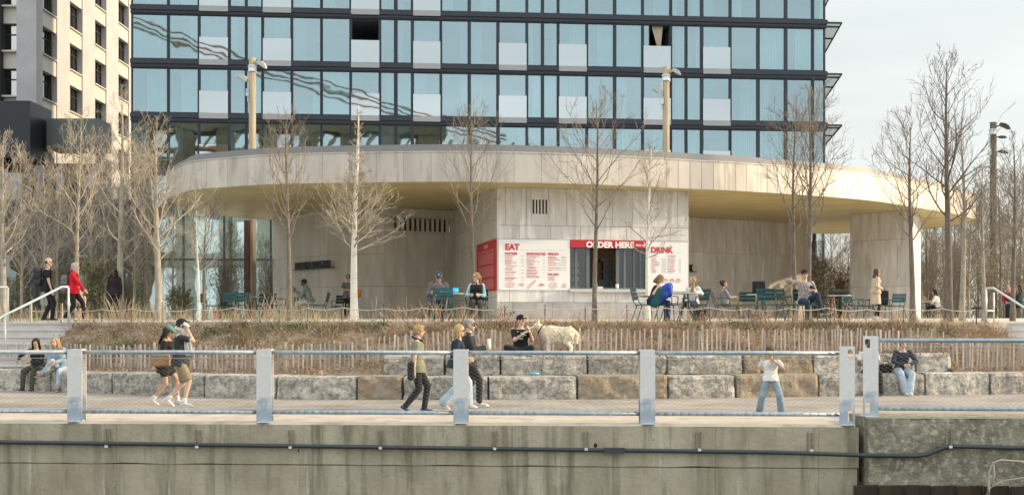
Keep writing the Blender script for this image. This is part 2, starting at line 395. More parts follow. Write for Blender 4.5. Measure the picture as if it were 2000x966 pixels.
o = wall_grid('upper_face', -26, XE, -.68, -.03, lambda x: quay_y(x)+.0, M_quay, .012, jag=.02); o.parent = qw; o.matrix_parent_inverse = Matrix.Translation((6, -20, 2.5))
o = wall_grid('lower_face', -26, XE-.02, -2.5, -.695, lambda x: quay_y(x)+.012, M_quay, .014); o.parent = qw; o.matrix_parent_inverse = Matrix.Translation((6, -20, 2.5))
mb = MB((-6, 20, -2.5)); y = quay_y(XE)
mb.add([(XE, y, -.03), (XE, y+2, -.03), (XE, y+2, -2.5), (XE, y+.03, -2.5)], [(0, 1, 2, 3)]); 
mb.add([(-26, quay_y(-26)+.12, -.66), (XE, y+.12, -.66), (XE, y+.12, -.74), (-26, quay_y(-26)+.12, -.74)], [(0, 1, 2, 3)])
mb.build('end_face', M_quay, qw)
# drain holes with the stain below
for px, py in ((1163, 868), (430, 862), (580, 882)):
    x = wx(px, 20); mb = MB((-6, 20, -2.5)); mb.ell((x, quay_y(x)+.012, wz(py, 20)), (.04, .014, .05)); mb.build('drain_hole', M_black, qw)

# the raised old block on the right
rb = thing('sea_wall', 'rough weathered concrete sea wall block with a raised top', 'wall', (9, 19.2, -1))
fy2 = lambda x: quay_y(x)-.18
o = wall_grid('rough_face', XE+.1, 17, -.95, .13, fy2, M_rough, .05, .06, jag=.05); o.parent = rb; o.matrix_parent_inverse = Matrix.Translation((-9, -19.2, 1))
mb = MB((9, 19.2, -1)); X0, X1 = XE+.1, 17
mb.add([(X0, fy2(X0), .13), (X1, fy2(X1), .13), (X1, fy2(X1)+1.1, .13), (X0, fy2(X0)+1.1, .13), (X0, fy2(X0)+1.1, -.95), (X1, fy2(X1)+1.1, 0), (X0, fy2(X0), -.95), (X1, fy2(X1)+1.1, -.95)],
       [(0, 1, 2, 3), (6, 0, 3, 4), (3, 2, 7, 4), (0+6, 4, 7, 1)][:3])
mb.build('top_slab', M_rough, rb)
mb = MB()
for i in range(60):
    x = XE-.1+i*.2; mb.box((x, 19.55-.058*x+ (.06 if i % 2 else 0), -1.75), (.2, .05, 1.7))
props(mb.build('sheet_piling', pm('rusty_steel', (.03, .022, .017), (.05, .032, .022), scale=3, rough=.9, world=True)), 'rusty dark sheet piling below the rough concrete block', 'piling')
# pipe
def zp(py): return wz(py, 19.8)
pipe = thing('service_pipe', 'long black pipe clipped along the quay wall', 'pipe', (0, 19.9, -.4))
mb = MB((0, 19.9, -.4)); pts = []
for px, py in ((-300, 866), (0, 870), (400, 873), (800, 876), (1200, 879), (1500, 881), (1672, 884), (1772, 884), (1790, 882), (1825, 867), (1842, 865), (2000, 868), (2300, 872)):
    x = wx(px, 19.8); pts.append((x, quay_y(x)-(.07 if px < 1600 else .27 if px > 1690 else .2), zp(py)))
mb.tube(pts, .034, 8); mb.build('pipe_run', M_pipe, pipe, True)
mb = MB((0, 19.9, -.4)); x = wx(1200, 19.8); mb.box((x, quay_y(x)-.09, zp(879)), (.34, .08, .085)); mb.build('junction_box', M_pipe, pipe)
for px in (188, 372, 560, 740, 966, 1145, 1365, 1580, 1835):
    x = wx(px, 19.8); yy = quay_y(x)-.02-(.2 if px > 1700 else 0); zc = zp(861 if px < 1700 else 850); mb = MB((0, 19.9, -.4))
    for s_ in (-.035, .035): mb.box((x+s_, yy, zc), (.018, .03, .30))
    mb.build('bracket', pm('rusty_bracket', (.20, .15, .11), (.32, .28, .23), scale=20), pipe)
    mb = MB((0, 19.9, -.4)); mb.box((x, yy-.075, zc-.13), (.05, .04, .04)); mb.build('clip', M_galv, pipe)
# rope hoop hanging on the block
mb = MB(); D = 19.0
P = [(1932, 975), (1930, 945), (1932, 920), (1940, 903), (1955, 898), (1985, 900), (2040, 905)]
mb.tube([wp(a, b, D-.1*(i % 2)) for i, (a, b) in enumerate(P)], .018, 6)
mb.tube([wp(a, b, D) for a, b in ((1926, 968), (1935, 950), (1960, 938), (2000, 932), (2050, 930))], .014, 6)
mb.tube([wp(a, b, D) for a, b in ((1940, 905), (1942, 925), (1936, 950))], .014, 6)
props(mb.build('mooring_rope', pm('frayed_rope', (.30, .26, .22), (.42, .38, .32), scale=30), None, True), 'frayed grey mooring rope looped against the rough sea wall', 'rope')

# ---------------------------------------------------------------- railing posts, rails and netting
def plate(mb, x, y, z0, z1, wd, t=.02, hole_x=None):
    """upright steel plate; hole_x = -1/1 leaves a square hole near that edge, top and bottom"""
    if hole_x is None: mb.box((x, y, (z0+z1)/2), (wd, t, z1-z0)); return
    hs = .085; e = .03; top = (z1-.05-.14, z1-.05); bot = (z0+.06, z0+.06+.17)
    hx = x+hole_x*(wd/2-e-hs/2)
    mb.box((x, y, (bot[1]+top[0])/2), (wd, t, top[0]-bot[1]))
    mb.box((x, y, (top[1]+z1)/2), (wd, t, z1-top[1])); mb.box((x, y, (z0+bot[0])/2), (wd, t, bot[0]-z0))
    for a, b in (top, bot):
        l0, l1 = x-wd/2, hx-hs/2; r0, r1 = hx+hs/2, x+wd/2
        mb.box(((l0+l1)/2, y, (a+b)/2), (l1-l0, t, b-a)); mb.box(((r0+r1)/2, y, (a+b)/2), (r1-r0, t, b-a))
def post(px, zb, zt, hole=None, place=''):
    d = 19.95; x = wx(px, d); x = wx(px, quay_y(x)+.05); y = quay_y(x)+.06
    t = thing('railing_post', place, 'railing post', (x, y, zb), 0, 'galvanised railing posts on the quay edge')
    mb = MB(); plate(mb, 0, 0, 0, zt-zb, .245, .018, hole); mb.build('front_plate', M_post, t)
    if hole is None:
        mb = MB(); mb.box((0, .1, (zt-zb)/2-.02), (.02, .18, zt-zb-.05)); mb.build('web', M_galv, t)
        mb = MB(); mb.box((0, .2, (zt-zb)/2), (.245, .018, zt-zb)); mb.build('back_plate', M_post, t)
        mb = MB(); mb.box((0, .1, zt-zb-.012), (.245, .182, .018)); mb.build('cap_plate', M_post, t)
    mb = MB(); mb.box((0, .05, .006), (.2, .3, .012)); mb.build('foot', M_galv, t)
    for bx, bz_ in ((0, .42), (0, .30), (0, zt-zb-.12)):
        if hole is None: mb = MB(); mb.tube([(bx, -.009, bz_), (bx, -.022, bz_)], .014, 6); mb.build('bolt', M_galv, t)
    return x, y
PX = [(145, 'post left of the walking couple'), (515, 'post second from the left'), (900, 'post in front of the woman in the navy sweatshirt'), (1265, 'post below the kiosk drink board')]
pp = [post(p, 0, 1.205, None, 'galvanised steel railing '+l) for p, l in PX]
xl = pp[0][0]-3.13; 
e1 = post(1655, -.0, 1.265, 1, 'flat railing post with square holes at its right edge')
e2 = post(1701, .135, 1.43, -1, 'taller flat railing post with square holes at its left edge, on the raised block')
def rail(name_, pts, rad, label):
    mb = MB(); mb.tube(pts, rad, 12); return props(mb.build(name_, M_rail, None, True), label, 'rail')
def ry(x): return quay_y(x)+.14
def run(xa, xb, zt, zb_, zt2, which):
    t = thing('railing_section', which, 'railing', ((xa+xb)/2, ry((xa+xb)/2), zb_-.1), 0, 'railing sections between the posts')
    wo = t.location
    mb = MB(wo); mb.tube([(xa, ry(xa), zt), (xb, ry(xb), zt2)], .036, 12); mb.build('top_rail', M_rail, t, True)
    mb = MB(wo); mb.tube([(xa, ry(xa), zb_), (xb, ry(xb), zb_)], .036, 12); mb.build('bottom_rail', M_rail, t, True)
    mb = MB(wo)     # cable wound round the bottom rail
    k = xa+.1
    while k < xb-.1:
        mb.tube([(k-.035, ry(k)-.038, zb_-.025), (k, ry(k)-.045, zb_+.005), (k+.035, ry(k)-.036, zb_+.03)], .006, 4); k += .13
    mb.tube([(xa, ry(xa), zt-.1), (xb, ry(xb), zt2-.1)], .006, 5)
    mb.build('lashing_cable', M_rail, t)
    mb = MB(wo); h0 = zb_+.03; h1 = min(zt, zt2)-.1; H = h1-h0; cell = .105
    k = xa-H*1.75
    while k < xb:
        for sgn in (1, -1):
            a = Vector((k, 0, h0 if sgn > 0 else h1)); b_ = Vector((k+H*1.75, 0, h1 if sgn > 0 else h0))
            t0 = max(0, (xa-a.x)/(b_.x-a.x)); t1 = min(1, (xb-a.x)/(b_.x-a.x))
            if t1 > t0:
                A = a.lerp(b_, t0); B = a.lerp(b_, t1); A.y = ry(A.x); B.y = ry(B.x); mb.tube([A, B], .0013, 3, False)
        k += cell
    mb.build('wire_netting', M_wire, t)
zt = 1.6+(635-688.5)/119.5
seg = [pp[0][0]-6.2, pp[0][0], pp[1][0], pp[2][0], pp[3][0], e1[0]]
nm = ['galvanised railing section at the far left with wire netting', 'railing section left of the second post, in front of the walking couple', 'long railing section between the second post and the navy sweatshirt woman', 'railing section in front of the seated man and the big dog', 'railing section in front of the child in the white t-shirt']
for i in range(5): run(seg[i]+.03, seg[i+1]-.03, zt, .165, zt, nm[i])
run(e2[0]+.12, 13, 1.36, .265, 1.345, 'railing section on the raised block at the right')

# ---------------------------------------------------------------- granite blocks
def stone_block(xa, xb, z0, z1, off, depth, seed, brown, label):
    rnd = random.Random(seed); ya, yb_ = yw(xa)+off, yw(xb)+off
    ux = Vector((xb-xa, yb_-ya)); L_ = ux.length; ux.normalize(); nx_ = Vector((ux.y, -ux.x))
    nu, nv, nw = max(4, int(L_/.09)), 7, 5; H = z1-z0
    bm = bmesh.new(); g = {}
    def vert(i, j, k):
        if (i, j, k) in g: return g[(i, j, k)]
        u, v, w_ = i/nu, j/nv, k/nw; x = u*L_; z = v*H; y = w_*depth
        # pull edges in
        eu = min(u, 1-u)*L_; ev = min(v, 1-v)*H; ew = min(w_, 1-w_)*depth
        r = .022
        p = Vector((x, y, z)); nn = noise.fractal(Vector((x*2.8+seed*7.1, z*3.4, y*3+seed)), .9, 2.1, 5)
        if k == 0: p.y += -.055*nn*(1 if j < nv else .4)
        if j == nv: p.z += .012*nn
        if k == 0 and j == nv: p.y += r; p.z -= .015+.015*abs(nn)
        if k == 0 and (i == 0 or i == nu): p.y += r*1.2
        if i == 0: p.x += .012+.02*abs(nn)
        if i == nu: p.x -= .012+.02*abs(nn)
        g[(i, j, k)] = bm.verts.new(p); return g[(i, j, k)]
    def quad(a, b, c, d): bm.faces.new([vert(*a), vert(*b), vert(*c), vert(*d)])
    for i in range(nu):
        for j in range(nv): quad((i, j, 0), (i+1, j, 0), (i+1, j+1, 0), (i, j+1, 0))
        for k in range(nw): quad((i, nv, k), (i+1, nv, k), (i+1, nv, k+1), (i, nv, k+1))
    for j in range(nv):
        for k in range(nw):
            quad((0, j, k+1), (0, j, k), (0, j+1, k), (0, j+1, k+1)); quad((nu, j, k), (nu, j, k+1), (nu, j+1, k+1), (nu, j+1, k))
        for i in range(nu): quad((i+1, j, nw), (i, j, nw), (i, j+1, nw), (i+1, j+1, nw))
    me = bpy.data.meshes.new('mesh'); bm.to_mesh(me); bm.free()
    at = me.attributes.new('rnd', 'FLOAT', 'FACE'); v = rnd.random(); at.data.foreach_set('value', [v]*len(me.polygons))
    me.materials.append(M_stone2 if brown else M_stone)
    o = link_obj('granite_block', me); o.location = (xa, ya, z0); o.rotation_euler = (0, 0, math.atan2(ux.y, ux.x))
    return props(o, label, 'stone block', 'rough granite blocks stacked as seating steps')
def bx_(px, off=0):
    x = wx(px, 27)
    for _ in range(6): x = wx(px, yw(x)+off)
    return x
lowb = [-260, -70, 97, 218, 398, 538, 696, 786, 954, 1128, 1306, 1438, 1600, 1702, 1808, 1934, 2090, 2260]
lown = ['lower granite block at the far left edge', 'lower block under the pair seated at the left', 'short lower block just right of the seated pair', 'lower block behind the walking couple', 'lower block left of the second railing post', 'long pale lower block right of the second railing post', 'square tan brown lower block under the left end of the upper row', 'grey lower block behind the boy in green', 'long lower block with rust stains, below the seated man', 'brown lower block below the big dog', 'grey lower block right of the post below the kiosk window', 'dark tan lower block left of the child in the white t-shirt', 'grey lower block behind the child in the white t-shirt', 'lower block behind the pair of end posts', 'lower block under the woman in the navy sweater', 'wide lower block right of the navy sweater woman', 'lower block at the right edge', 'lower block beyond the right edge']
for i in range(len(lowb)-1):
    stone_block(bx_(lowb[i])+.012, bx_(lowb[i+1])-.012, -.02, .50+.012*math.sin(i*2.3), .0, .78, i+1, i in (6, 9, 11) , lown[i])
upb = [748, 868, 978, 1148, 1304, 1452, 1590, 1700, 1790, 1860]
upn = ['upper granite block at the left end of the upper row', 'upper block behind the navy sweatshirt woman', 'upper block under the cross-legged man', 'upper block under the big dog', 'upper block right of the post below the kiosk', 'upper block left of the child in the white t-shirt', 'upper block right of the child in the white t-shirt', 'upper block behind the end posts', 'upper block at the right end of the upper row']
for i in range(len(upb)-1):
    stone_block(bx_(upb[i], .75)+.01, bx_(upb[i+1], .75)-.01, .505, .93+.012*math.sin(i*1.7), .75, .8, i+40, i == 5, upn[i])

# ---------------------------------------------------------------- planted bank, steps
STL = wx(130, 33); STR = wx(1925, 32.8)
BXL, BXR = bx_(748, .75)+.06, bx_(1860, .75)-.06
def bank_z(x, t):
    """t metres behind the block face"""
    tf = tfence(x); T = ytf(x)-yw(x)-.16; zb_ = zbase(x)
    if t <= tf: return lerp(.80 if BXL < x < BXR else .40, zb_, t/tf)
    u = (t-tf)/(T-tf); return lerp(zb_, 1.60, min(1, u)**.85)
mb = MB(); bx0 = [-24+i*.16 for i in range(int(48/.16))]; nt_ = 26
for x in bx0:
    T = ytf(x)-yw(x)-.16
    for j in range(nt_+1):
        t = lerp(1.4 if BXL < x < BXR else .5, T, j/nt_); z = bank_z(x, t)
        u = t/T
        low = 0
        if x < STL+1.5*(u-1)+.1: low = min(1, ((STL+1.5*(u-1)+.1)-x)/.5)
        if x > STR-1.5*(u-1): low = min(1, (x-(STR-1.5*(u-1)))/.5)
        z = lerp(z+.05*noise.fractal(Vector((x*1.3, t*1.8, 0)), 1, 2, 4)*(1 if j < nt_ else 0), min(z, .35), low)
        mb.v.append((x, yw(x)+t, z))
k = nt_+1
for i in range(len(bx0)-1):
    for j in range(nt_): mb.f.append((i*k+j, (i+1)*k+j, (i+1)*k+j+1, i*k+j+1)); mb.r.append(.5)
props(mb.build('bank', M_soil, None, True), kind='structure')
M_step = pm('step_concrete', (.50, .48, .46), (.58, .56, .54), scale=2, rough=.85, world=True, bump=.1)
mb = MB()
for i in range(7):
    zz = 1.674-i*.18; yy = 33.3-i*.38
    mb.box((STL-10-.01*i, yy+.75+.12*(i == 0), (zz-.04)/2-.3), (20, 1.5, zz+.56)); mb.box((STL-10-.01*i, yy+.74+.12*(i == 0), zz-.02), (20.03, 1.56, .04))
props(mb.build('steps_at_left', M_step), kind='structure')
mb = MB()
for i in range(7):
    zz = 1.674-i*.18; yy = 32.6-i*.38
    mb.box((STR+10+.01*i, yy+.75+.12*(i == 0), (zz-.04)/2-.3), (20, 1.5, zz+.56)); mb.box((STR+10+.01*i, yy+.74+.12*(i == 0), zz-.02), (20.03, 1.56, .04))
props(mb.build('steps_at_right', M_step), kind='structure')

# handrails of the steps
M_hand = pm('pale_handrail', (.60, .64, .64), (.68, .71, .71), scale=6, rough=.4, metal=.3)
def handrail(label, top, low, ztop, zlow, ext, inner=False):
    t = thing('handrail', label, 'handrail', (top[0], top[1], 1.676), 0, 'steel handrails of the concrete steps')
    mb = MB(t.location); dx = ext
    mb.tube([(top[0], top[1], ztop), (top[0]-dx*.35*0-dx*.42, top[1]-.05, ztop), (low[0], low[1], zlow), (low[0]+(low[0]-top[0])*.5, low[1]-1.2, zlow-.6)], .03, 8); mb.build('grip_rail', M_hand, t, True)
    for (x, y), z, zb_ in ((top, ztop, 1.676), (low, zlow, zlow-.95)):
        mb = MB(t.location); mb.tube([(x, y, zb_), (x, y, z-.01)], .028, 8); mb.build('upright', M_hand, t, True)
    if inner:
        mb = MB(t.location); mb.tube([(top[0]+.4, top[1]+.5, 1.676), (top[0]+.4, top[1]+.5, ztop-.1)], .024, 8); mb.tube([(top[0], top[1], 1.99), (top[0]+.4, top[1]+.5, 1.99)], .02, 8); mb.build('stay', M_hand, t, True)
handrail('pale steel handrail sloping down the left steps beside the red jacket woman', (wx(134, 33), 33), (wx(10, 31), 31), 2.63, 1.86, .38)
handrail('short pale handrail at the left edge of the photo', (wx(16, 33.2), 33.2), (wx(-150, 31), 31), 2.63, 1.86, .5)
handrail('grey steel handrail sloping down the steps at the right', (wx(1926, 32.4), 32.4), (wx(2030, 30.4), 30.4), 2.58, 1.8, -.42, True)

# ---------------------------------------------------------------- sand fence
def fence_poly(xa, xb, label):
    t = thing('picket_fence', label, 'fence', ((xa+xb)/2, yw((xa+xb)/2)+1.5, .6)); rnd = random.Random(int(xa*10)+99)
    mb = MB(t.location); x = xa
    while x < xb:
        y = yw(x)+tfence(x); z0 = zbase(x)-.06; h = (.70 if x > -5 else .72)+rnd.uniform(-.03, .05)+(.0 if x < 10.3 else .12)
        tilt = rnd.gauss(0, .035); y += rnd.gauss(0, .012)
        wd = rnd.uniform(.036, .052)
        mb.box((x+tilt*.3, y, z0+h/2), (wd, .012, h), (rnd.gauss(0, .04), tilt, rnd.gauss(0, .15)), rnd.random(), taper=rnd.uniform(.8, 1))
        x += rnd.uniform(.085, .135)+(.06 if rnd.random() < .04 else 0)
    mb.build('picket_row', M_picket, t)
    mb = MB(t.location)
    for hz in (.12, .36, .6):
        pts = []; x = xa
        while x <= xb: pts.append((x, yw(x)+tfence(x)-.014, zbase(x)+hz+.01*math.sin(x*9))); x += .3
        mb.tube(pts, .004, 4)
    mb.build('binding_wire', M_wire, t)
    mb = MB(t.location); x = xa+.6
    while x < xb: mb = MB(t.location); mb.box((x, yw(x)+tfence(x)+.03, zbase(x)+.38), (.045, .045, .74), r=.6); mb.build('stake', M_picket, t); x += 3.4
fence_poly(-16, -3.0, 'weathered sand fence of thin pickets along the bottom of the left bank')
fence_poly(-2.92, 10.4, 'weathered sand fence of thin pickets behind the upper row of granite blocks')
fence_poly(10.5, 17, 'darker low stretch of sand fence below the steps at the right')

# rope fence along the terrace edge
M_rope = pm('tan_rope', (.52, .45, .35), (.64, .58, .48), scale=30, rough=.9)
rf = thing('rope_fence', 'low rope strung between thin stakes along the terrace edge', 'fence', (0, 30.3, 1.67))
pxs = [60, 95, 120, 199, 257, 318, 378, 455, 545, 600, 668, 750, 825, 905, 985, 1064, 1143, 1225, 1300, 1386, 1462, 1540, 1614, 1692, 1765, 1838, 1907]
tops = []
for i, p in enumerate(pxs):
    x = wx(p, 31)
    for _ in range(4): x = wx(p, ytf(x)-.03)
    y = ytf(x)-.03; wood = i in (0, 1, 2, 5)
    mb = MB(rf.location)
    if wood: mb.box((x, y, 1.9), (.06, .06, .62))
    else: mb.tube([(x, y, 1.45), (x+.01*math.sin(i), y, 2.10+.03*math.sin(i*3))], .014, 5)
    mb.build('stake', M_picket if wood else flat('rusty_stake', (.12, .07, .05), .8), rf)
    tops.append(Vector((x, y, 2.03+.02*math.sin(i*2.1))))
mb = MB(rf.location); pts = []
for a, b in zip(tops, tops[1:]):
    for k in range(6): u = k/6; q = a.lerp(b, u); q.z -= .22*u*(1-u); q.y -= .02; pts.append(q)
pts.append(tops[-1]); mb.tube(pts, .011, 5); mb.build('rope', M_rope, rf)

# ---------------------------------------------------------------- the pavilion
HS = 4.35; ZS = CZ+HS
def cp(px, py): d = F*HS/(HY-py); return (wx(px, d), d)
front = [(326, 389), (345, 380), (375, 370), (449, 364), (531, 359), (673, 356), (874, 354), (1045, 356), (1200, 361), (1350, 368), (1412, 370.5), (1524, 377), (1636, 385), (1700, 391), (1749, 398), (1805, 407), (1861, 416), (1893, 424)]
pl = [cp(*p) for p in front]+[(19.1, 50.6), (19.35, 52.6), (19.0, 54.4), (17.6, 56.6), (15.0, 58.2), (9, 57.5), (2, 54.8), (-5, 52.6), (-9.8, 50.6), (-11.2, 49.4), (-12.1, 47.6), (-12.45, 45.6), (-12.2, 43.6)]
def catmull(P, n=8):
    o_ = []; m = len(P)
    for i in range(m):
        p0, p1, p2, p3 = [Vector(P[(i+k) % m]) for k in (-1, 0, 1, 2)]
        for j in range(n):
            t = j/n
            o_.append(.5*((2*p1)+(-p0+p2)*t+(2*p0-5*p1+4*p2-p3)*t*t+(-p0+3*p1-3*p2+p3)*t**3))
    return o_
oval = catmull(pl, 8)
def inset(P, d):
    m = len(P); o_ = []
    for i in range(m):
        t = (P[(i+1) % m]-P[i-1]).normalized(); o_.append(P[i]+Vector((-t.y, t.x))*d)
    return o_
PO = Vector((2, 46, 1.84))
pav = thing('park_pavilion', 'pale stone park pavilion with a big oval floating roof and golden soffit', 'pavilion', PO)
FH = .88
# soffit
mb = MB(PO); ins = inset(oval, .05)
mb.add([(p.x, p.y, ZS) for p in ins], [tuple(range(len(ins)-1, -1, -1))]); mb.add([(p.x, p.y, ZS+FH-.02) for p in ins], [tuple(range(len(ins)))])
mb.build('soffit', M_soffit, pav)
# fascia as separate slabs with joints
cum = [0]
for i in range(len(oval)): cum.append(cum[-1]+(oval[(i+1) % len(oval)]-oval[i]).length)
TOT = cum[-1]
def at_s(s_):
    s_ = s_ % TOT
    for i in range(len(oval)):
        if cum[i+1] >= s_:
            u = (s_-cum[i])/max(1e-9, cum[i+1]-cum[i]); a, b = oval[i], oval[(i+1) % len(oval)]
            return a.lerp(b, u), (b-a).normalized()
mb = MB(PO); bk = MB(PO); s_ = 0; rnd = random.Random(5)
while s_ < TOT:
    p, t = at_s(s_); wd = .42 if (p.x > 4.7 or p.y > 46) else .84
    n_ = 2 if wd > .5 else 1; r = rnd.random()
    g = .006 if wd < .5 else .0035
    pts = [at_s(s_+g+(wd-2*g)*j/n_) for j in range(n_+1)]
    for (a, ta), (b, tb) in zip(pts, pts[1:]):
        na = Vector((ta.y, -ta.x)); nb = Vector((tb.y, -tb.x))
        mb.add([(a.x, a.y, ZS-.01), (b.x, b.y, ZS-.01), (b.x, b.y, ZS+FH), (a.x, a.y, ZS+FH), (a.x-na.x*.03, a.y-na.y*.03, ZS-.01), (b.x-nb.x*.03, b.y-nb.y*.03, ZS-.01)], [(0, 1, 2, 3), (4, 5, 1, 0)], r)
    s_ += wd
mb.build('fascia', M_fascia, pav)
mb = MB(PO); q = inset(oval, .02); m = len(q)
mb.add([(p.x, p.y, z) for z in (ZS+.005, ZS+FH-.01) for p in q], [(i, (i+1) % m, m+(i+1) % m, m+i) for i in range(m)]); mb.build('joint_backing', M_joint, pav)
def ring(name, d0, d1, z0, z1, mat):
    a = inset(oval, d0); b = inset(oval, d1); m = len(a); mb = MB(PO)
    mb.add([(p.x, p.y, z0) for p in a]+[(p.x, p.y, z1) for p in a]+[(p.x, p.y, z1) for p in b]+[(p.x, p.y, z0) for p in b],
           [(k*m+i, k*m+(i+1) % m, ((k+1) % 4)*m+(i+1) % m, ((k+1) % 4)*m+i) for k in range(4) for i in range(m)])
    mb.build(name, mat, pav)
ring('edge_trim', -.02, .3, ZS+FH+.0, ZS+FH+.035, M_fascia)
ring('roof_rim', .22, .9, ZS+FH+.03, ZS+FH+.27, M_roofmetal)
mb = MB(PO); a = inset(oval, .85); mb.add([(p.x, p.y, ZS+FH+.25) for p in a], [tuple(range(len(a)))]); mb.build('roof_deck', M_roofmetal, pav)

def slabs(mb, a, b, rows, back=.05, gap=.005, z_top=None, seed=1, clear=()):
    """clad the plan line a-b (outward normal to the right of a->b) with stone slabs; rows = (z0, z1, width, offset); clear = (u0,u1,z0,z1) openings"""
    a = Vector(a); b = Vector(b); L_ = (b-a).length; t = (b-a)/L_; n_ = Vector((t.y, -t.x)); rnd = random.Random(seed)
    for z0, z1, wd, off in rows:
        cuts = [0]; u = off
        while u < L_-.15:
            if u > .1: cuts.append(u)
            u += wd*rnd.choice((1, 1, 1, 1.3))
        cuts.append(L_)
        for c0, c1, cz0, cz1 in clear:
            if cz0 < z1-.01 and cz1 > z0+.01:
                cuts = sorted([c for c in cuts if not (c0-.12 < c < c1+.12) or c in (0, L_)]+[c0, c1])
        for u0, u1 in zip(cuts, cuts[1:]):
            r = rnd.random(); um = (u0+u1)/2; lo, hi = z0, z1; parts = [(z0, z1)]
            for c0, c1, cz0, cz1 in clear:
                if c0 <= um <= c1 and cz0 < z1-.01 and cz1 > z0+.01:
                    parts = [(p, q) for p, q in ((z0, max(z0, cz0)), (min(z1, cz1), z1)) if q-p > .02]
            for p, q in parts:
                A = a+t*(u0+gap)+n_*.0; B = a+t*(u1-gap)
                mb.prism([(A.x, A.y), (B.x, B.y), (B.x-n_.x*back, B.y-n_.y*back), (A.x-n_.x*back, A.y-n_.y*back)], p+gap, q-gap, r)
def core(mb, poly, z0, z1): mb.prism(poly, z0, z1, .3)
# mass A: left, a blunt prow
def ptA(px, d): return (wx(px, d), d)
A = [ptA(533, 50.4), ptA(560, 48.6), ptA(640, 46.3), ptA(750, 45.3), ptA(890, 46.6)]
mb = MB(PO)
for i, (a, b) in enumerate(zip(A, A[1:])):
    L_ = (Vector(b)-Vector(a)).length
    if i < 3: slabs(mb, a, b, [(1.8, 3.05, 1.35, .5), (3.05, 4.25, 1.2, .9), (4.25, ZS, 1.35, .3)], seed=i)
    else:
        q0 = (ray_line(764, a, b)-Vector(a)).length; q1 = (ray_line(880, a, b)-Vector(a)).length
        slabs(mb, a, b, [(1.8, 3.05, 1.35, .5), (3.05, 5.05, 1.5, .9), (5.05, 5.62, 1.35, .3), (5.62, ZS, 1.35, .3)], seed=i, clear=[(q0, q1, 5.12, 5.58)])
        va, vb, vq0, vq1 = Vector(a), Vector(b), q0, q1
core_a = [(x*1.0, y+.05) for x, y in A]+[(A[-1][0], 50.5), (A[0][0]+.3, 51)]
mb.build('left_wall', M_wallc, pav)
mb = MB(PO); core(mb, [(x, y+.09) for x, y in A]+[(A[-1][0], 50), (A[0][0]+.2, 50.6)], 1.5, 5.12); core(mb, [(x, y+.09) for x, y in A[:4]]+[(A[3][0], 50), (A[0][0]+.2, 50.6)], 5.12, ZS-.002); mb.build('wall_core', M_joint, pav)
mb = MB(PO); t = (vb-va).normalized(); n_ = Vector((t.y, -t.x)); k = vq0+.05
while k < vq1:
    c = va+t*k; mb.box((c.x, c.y-.0, 5.35), (.10, .08, .46), (0, 0, math.atan2(t.y, t.x))); k += .20
mb.build('louvres', M_wallc, pav)
mb = MB(PO); a_ = va+t*(vq0-.1)-n_*.35; b_ = va+t*(vq1+.1)-n_*.35; mb.prism([(a_.x, a_.y), (b_.x, b_.y), (b_.x-n_.x*.05, b_.y-n_.y*.05), (a_.x-n_.x*.05, a_.y-n_.y*.05)], 4.95, ZS-.003); mb.build('louvre_back', M_black, pav)
# mass B: the kiosk
K0 = Vector((-.47, 38.8)); K1 = Vector((5.75, 40.02)); Kt = (K1-K0).normalized(); Kn = Vector((Kt.y, -Kt.x)); KL = (K1-K0).length; KA = math.atan2(Kt.y, Kt.x)
def ku(px): return (ray_line(px, K0, K1)-K0).dot(Kt)
def kz(px, py): q = ray_line(px, K0, K1); return CZ+(HY-py)/F*q.y
zA = kz(1113, 441.5); zB = kz(1113, 468); zS = kz(1113, 566); zD = kz(1113, 590)
W0, W1 = ku(1113), ku(1264); WZ0, WZ1 = zS, kz(1150, 469)
V0, V1, VZ0, VZ1 = ku(1037), ku(1072), kz(1050, 417), kz(1050, 390)
mb = MB(PO)
slabs(mb, K0, K1, [(zA+.32, ZS, .66, .2), (zA, zA+.32, .66, .2)][:0]+[(zA, ZS, .66, .28), (zB, zA, 1.0, .72), (zS, zB, 3, 2.4), (zD, zS, 1.05, .4)], clear=[(V0, V1, VZ0, VZ1), (W0, W1, WZ0, WZ1)], seed=3)
mb.build('kiosk_front_wall', M_travp, pav)
mb = MB(PO); slabs(mb, K0, K1, [(1.7, zD, 1.3, .5)], seed=8); mb.build('kiosk_plinth', M_trav2, pav)
S0 = Vector((wx(878, 47.2), 47.2)); mb = MB(PO)
slabs(mb, S0, K0, [(1.7, 2.5, 1.2, .5), (2.5, zB, 1.6, .8), (zB, zA+.2, 1.3, .3), (zA+.2, ZS, 1.4, .9)], seed=4); mb.build('kiosk_side_wall', M_wallc, pav)
mb = MB(PO); slabs(mb, K1, K1-Kn*6, [(1.7, 3.2, 1.2, .5), (3.2, ZS, 1.6, .8)], seed=4); mb.build('kiosk_return_wall', M_wallc, pav)
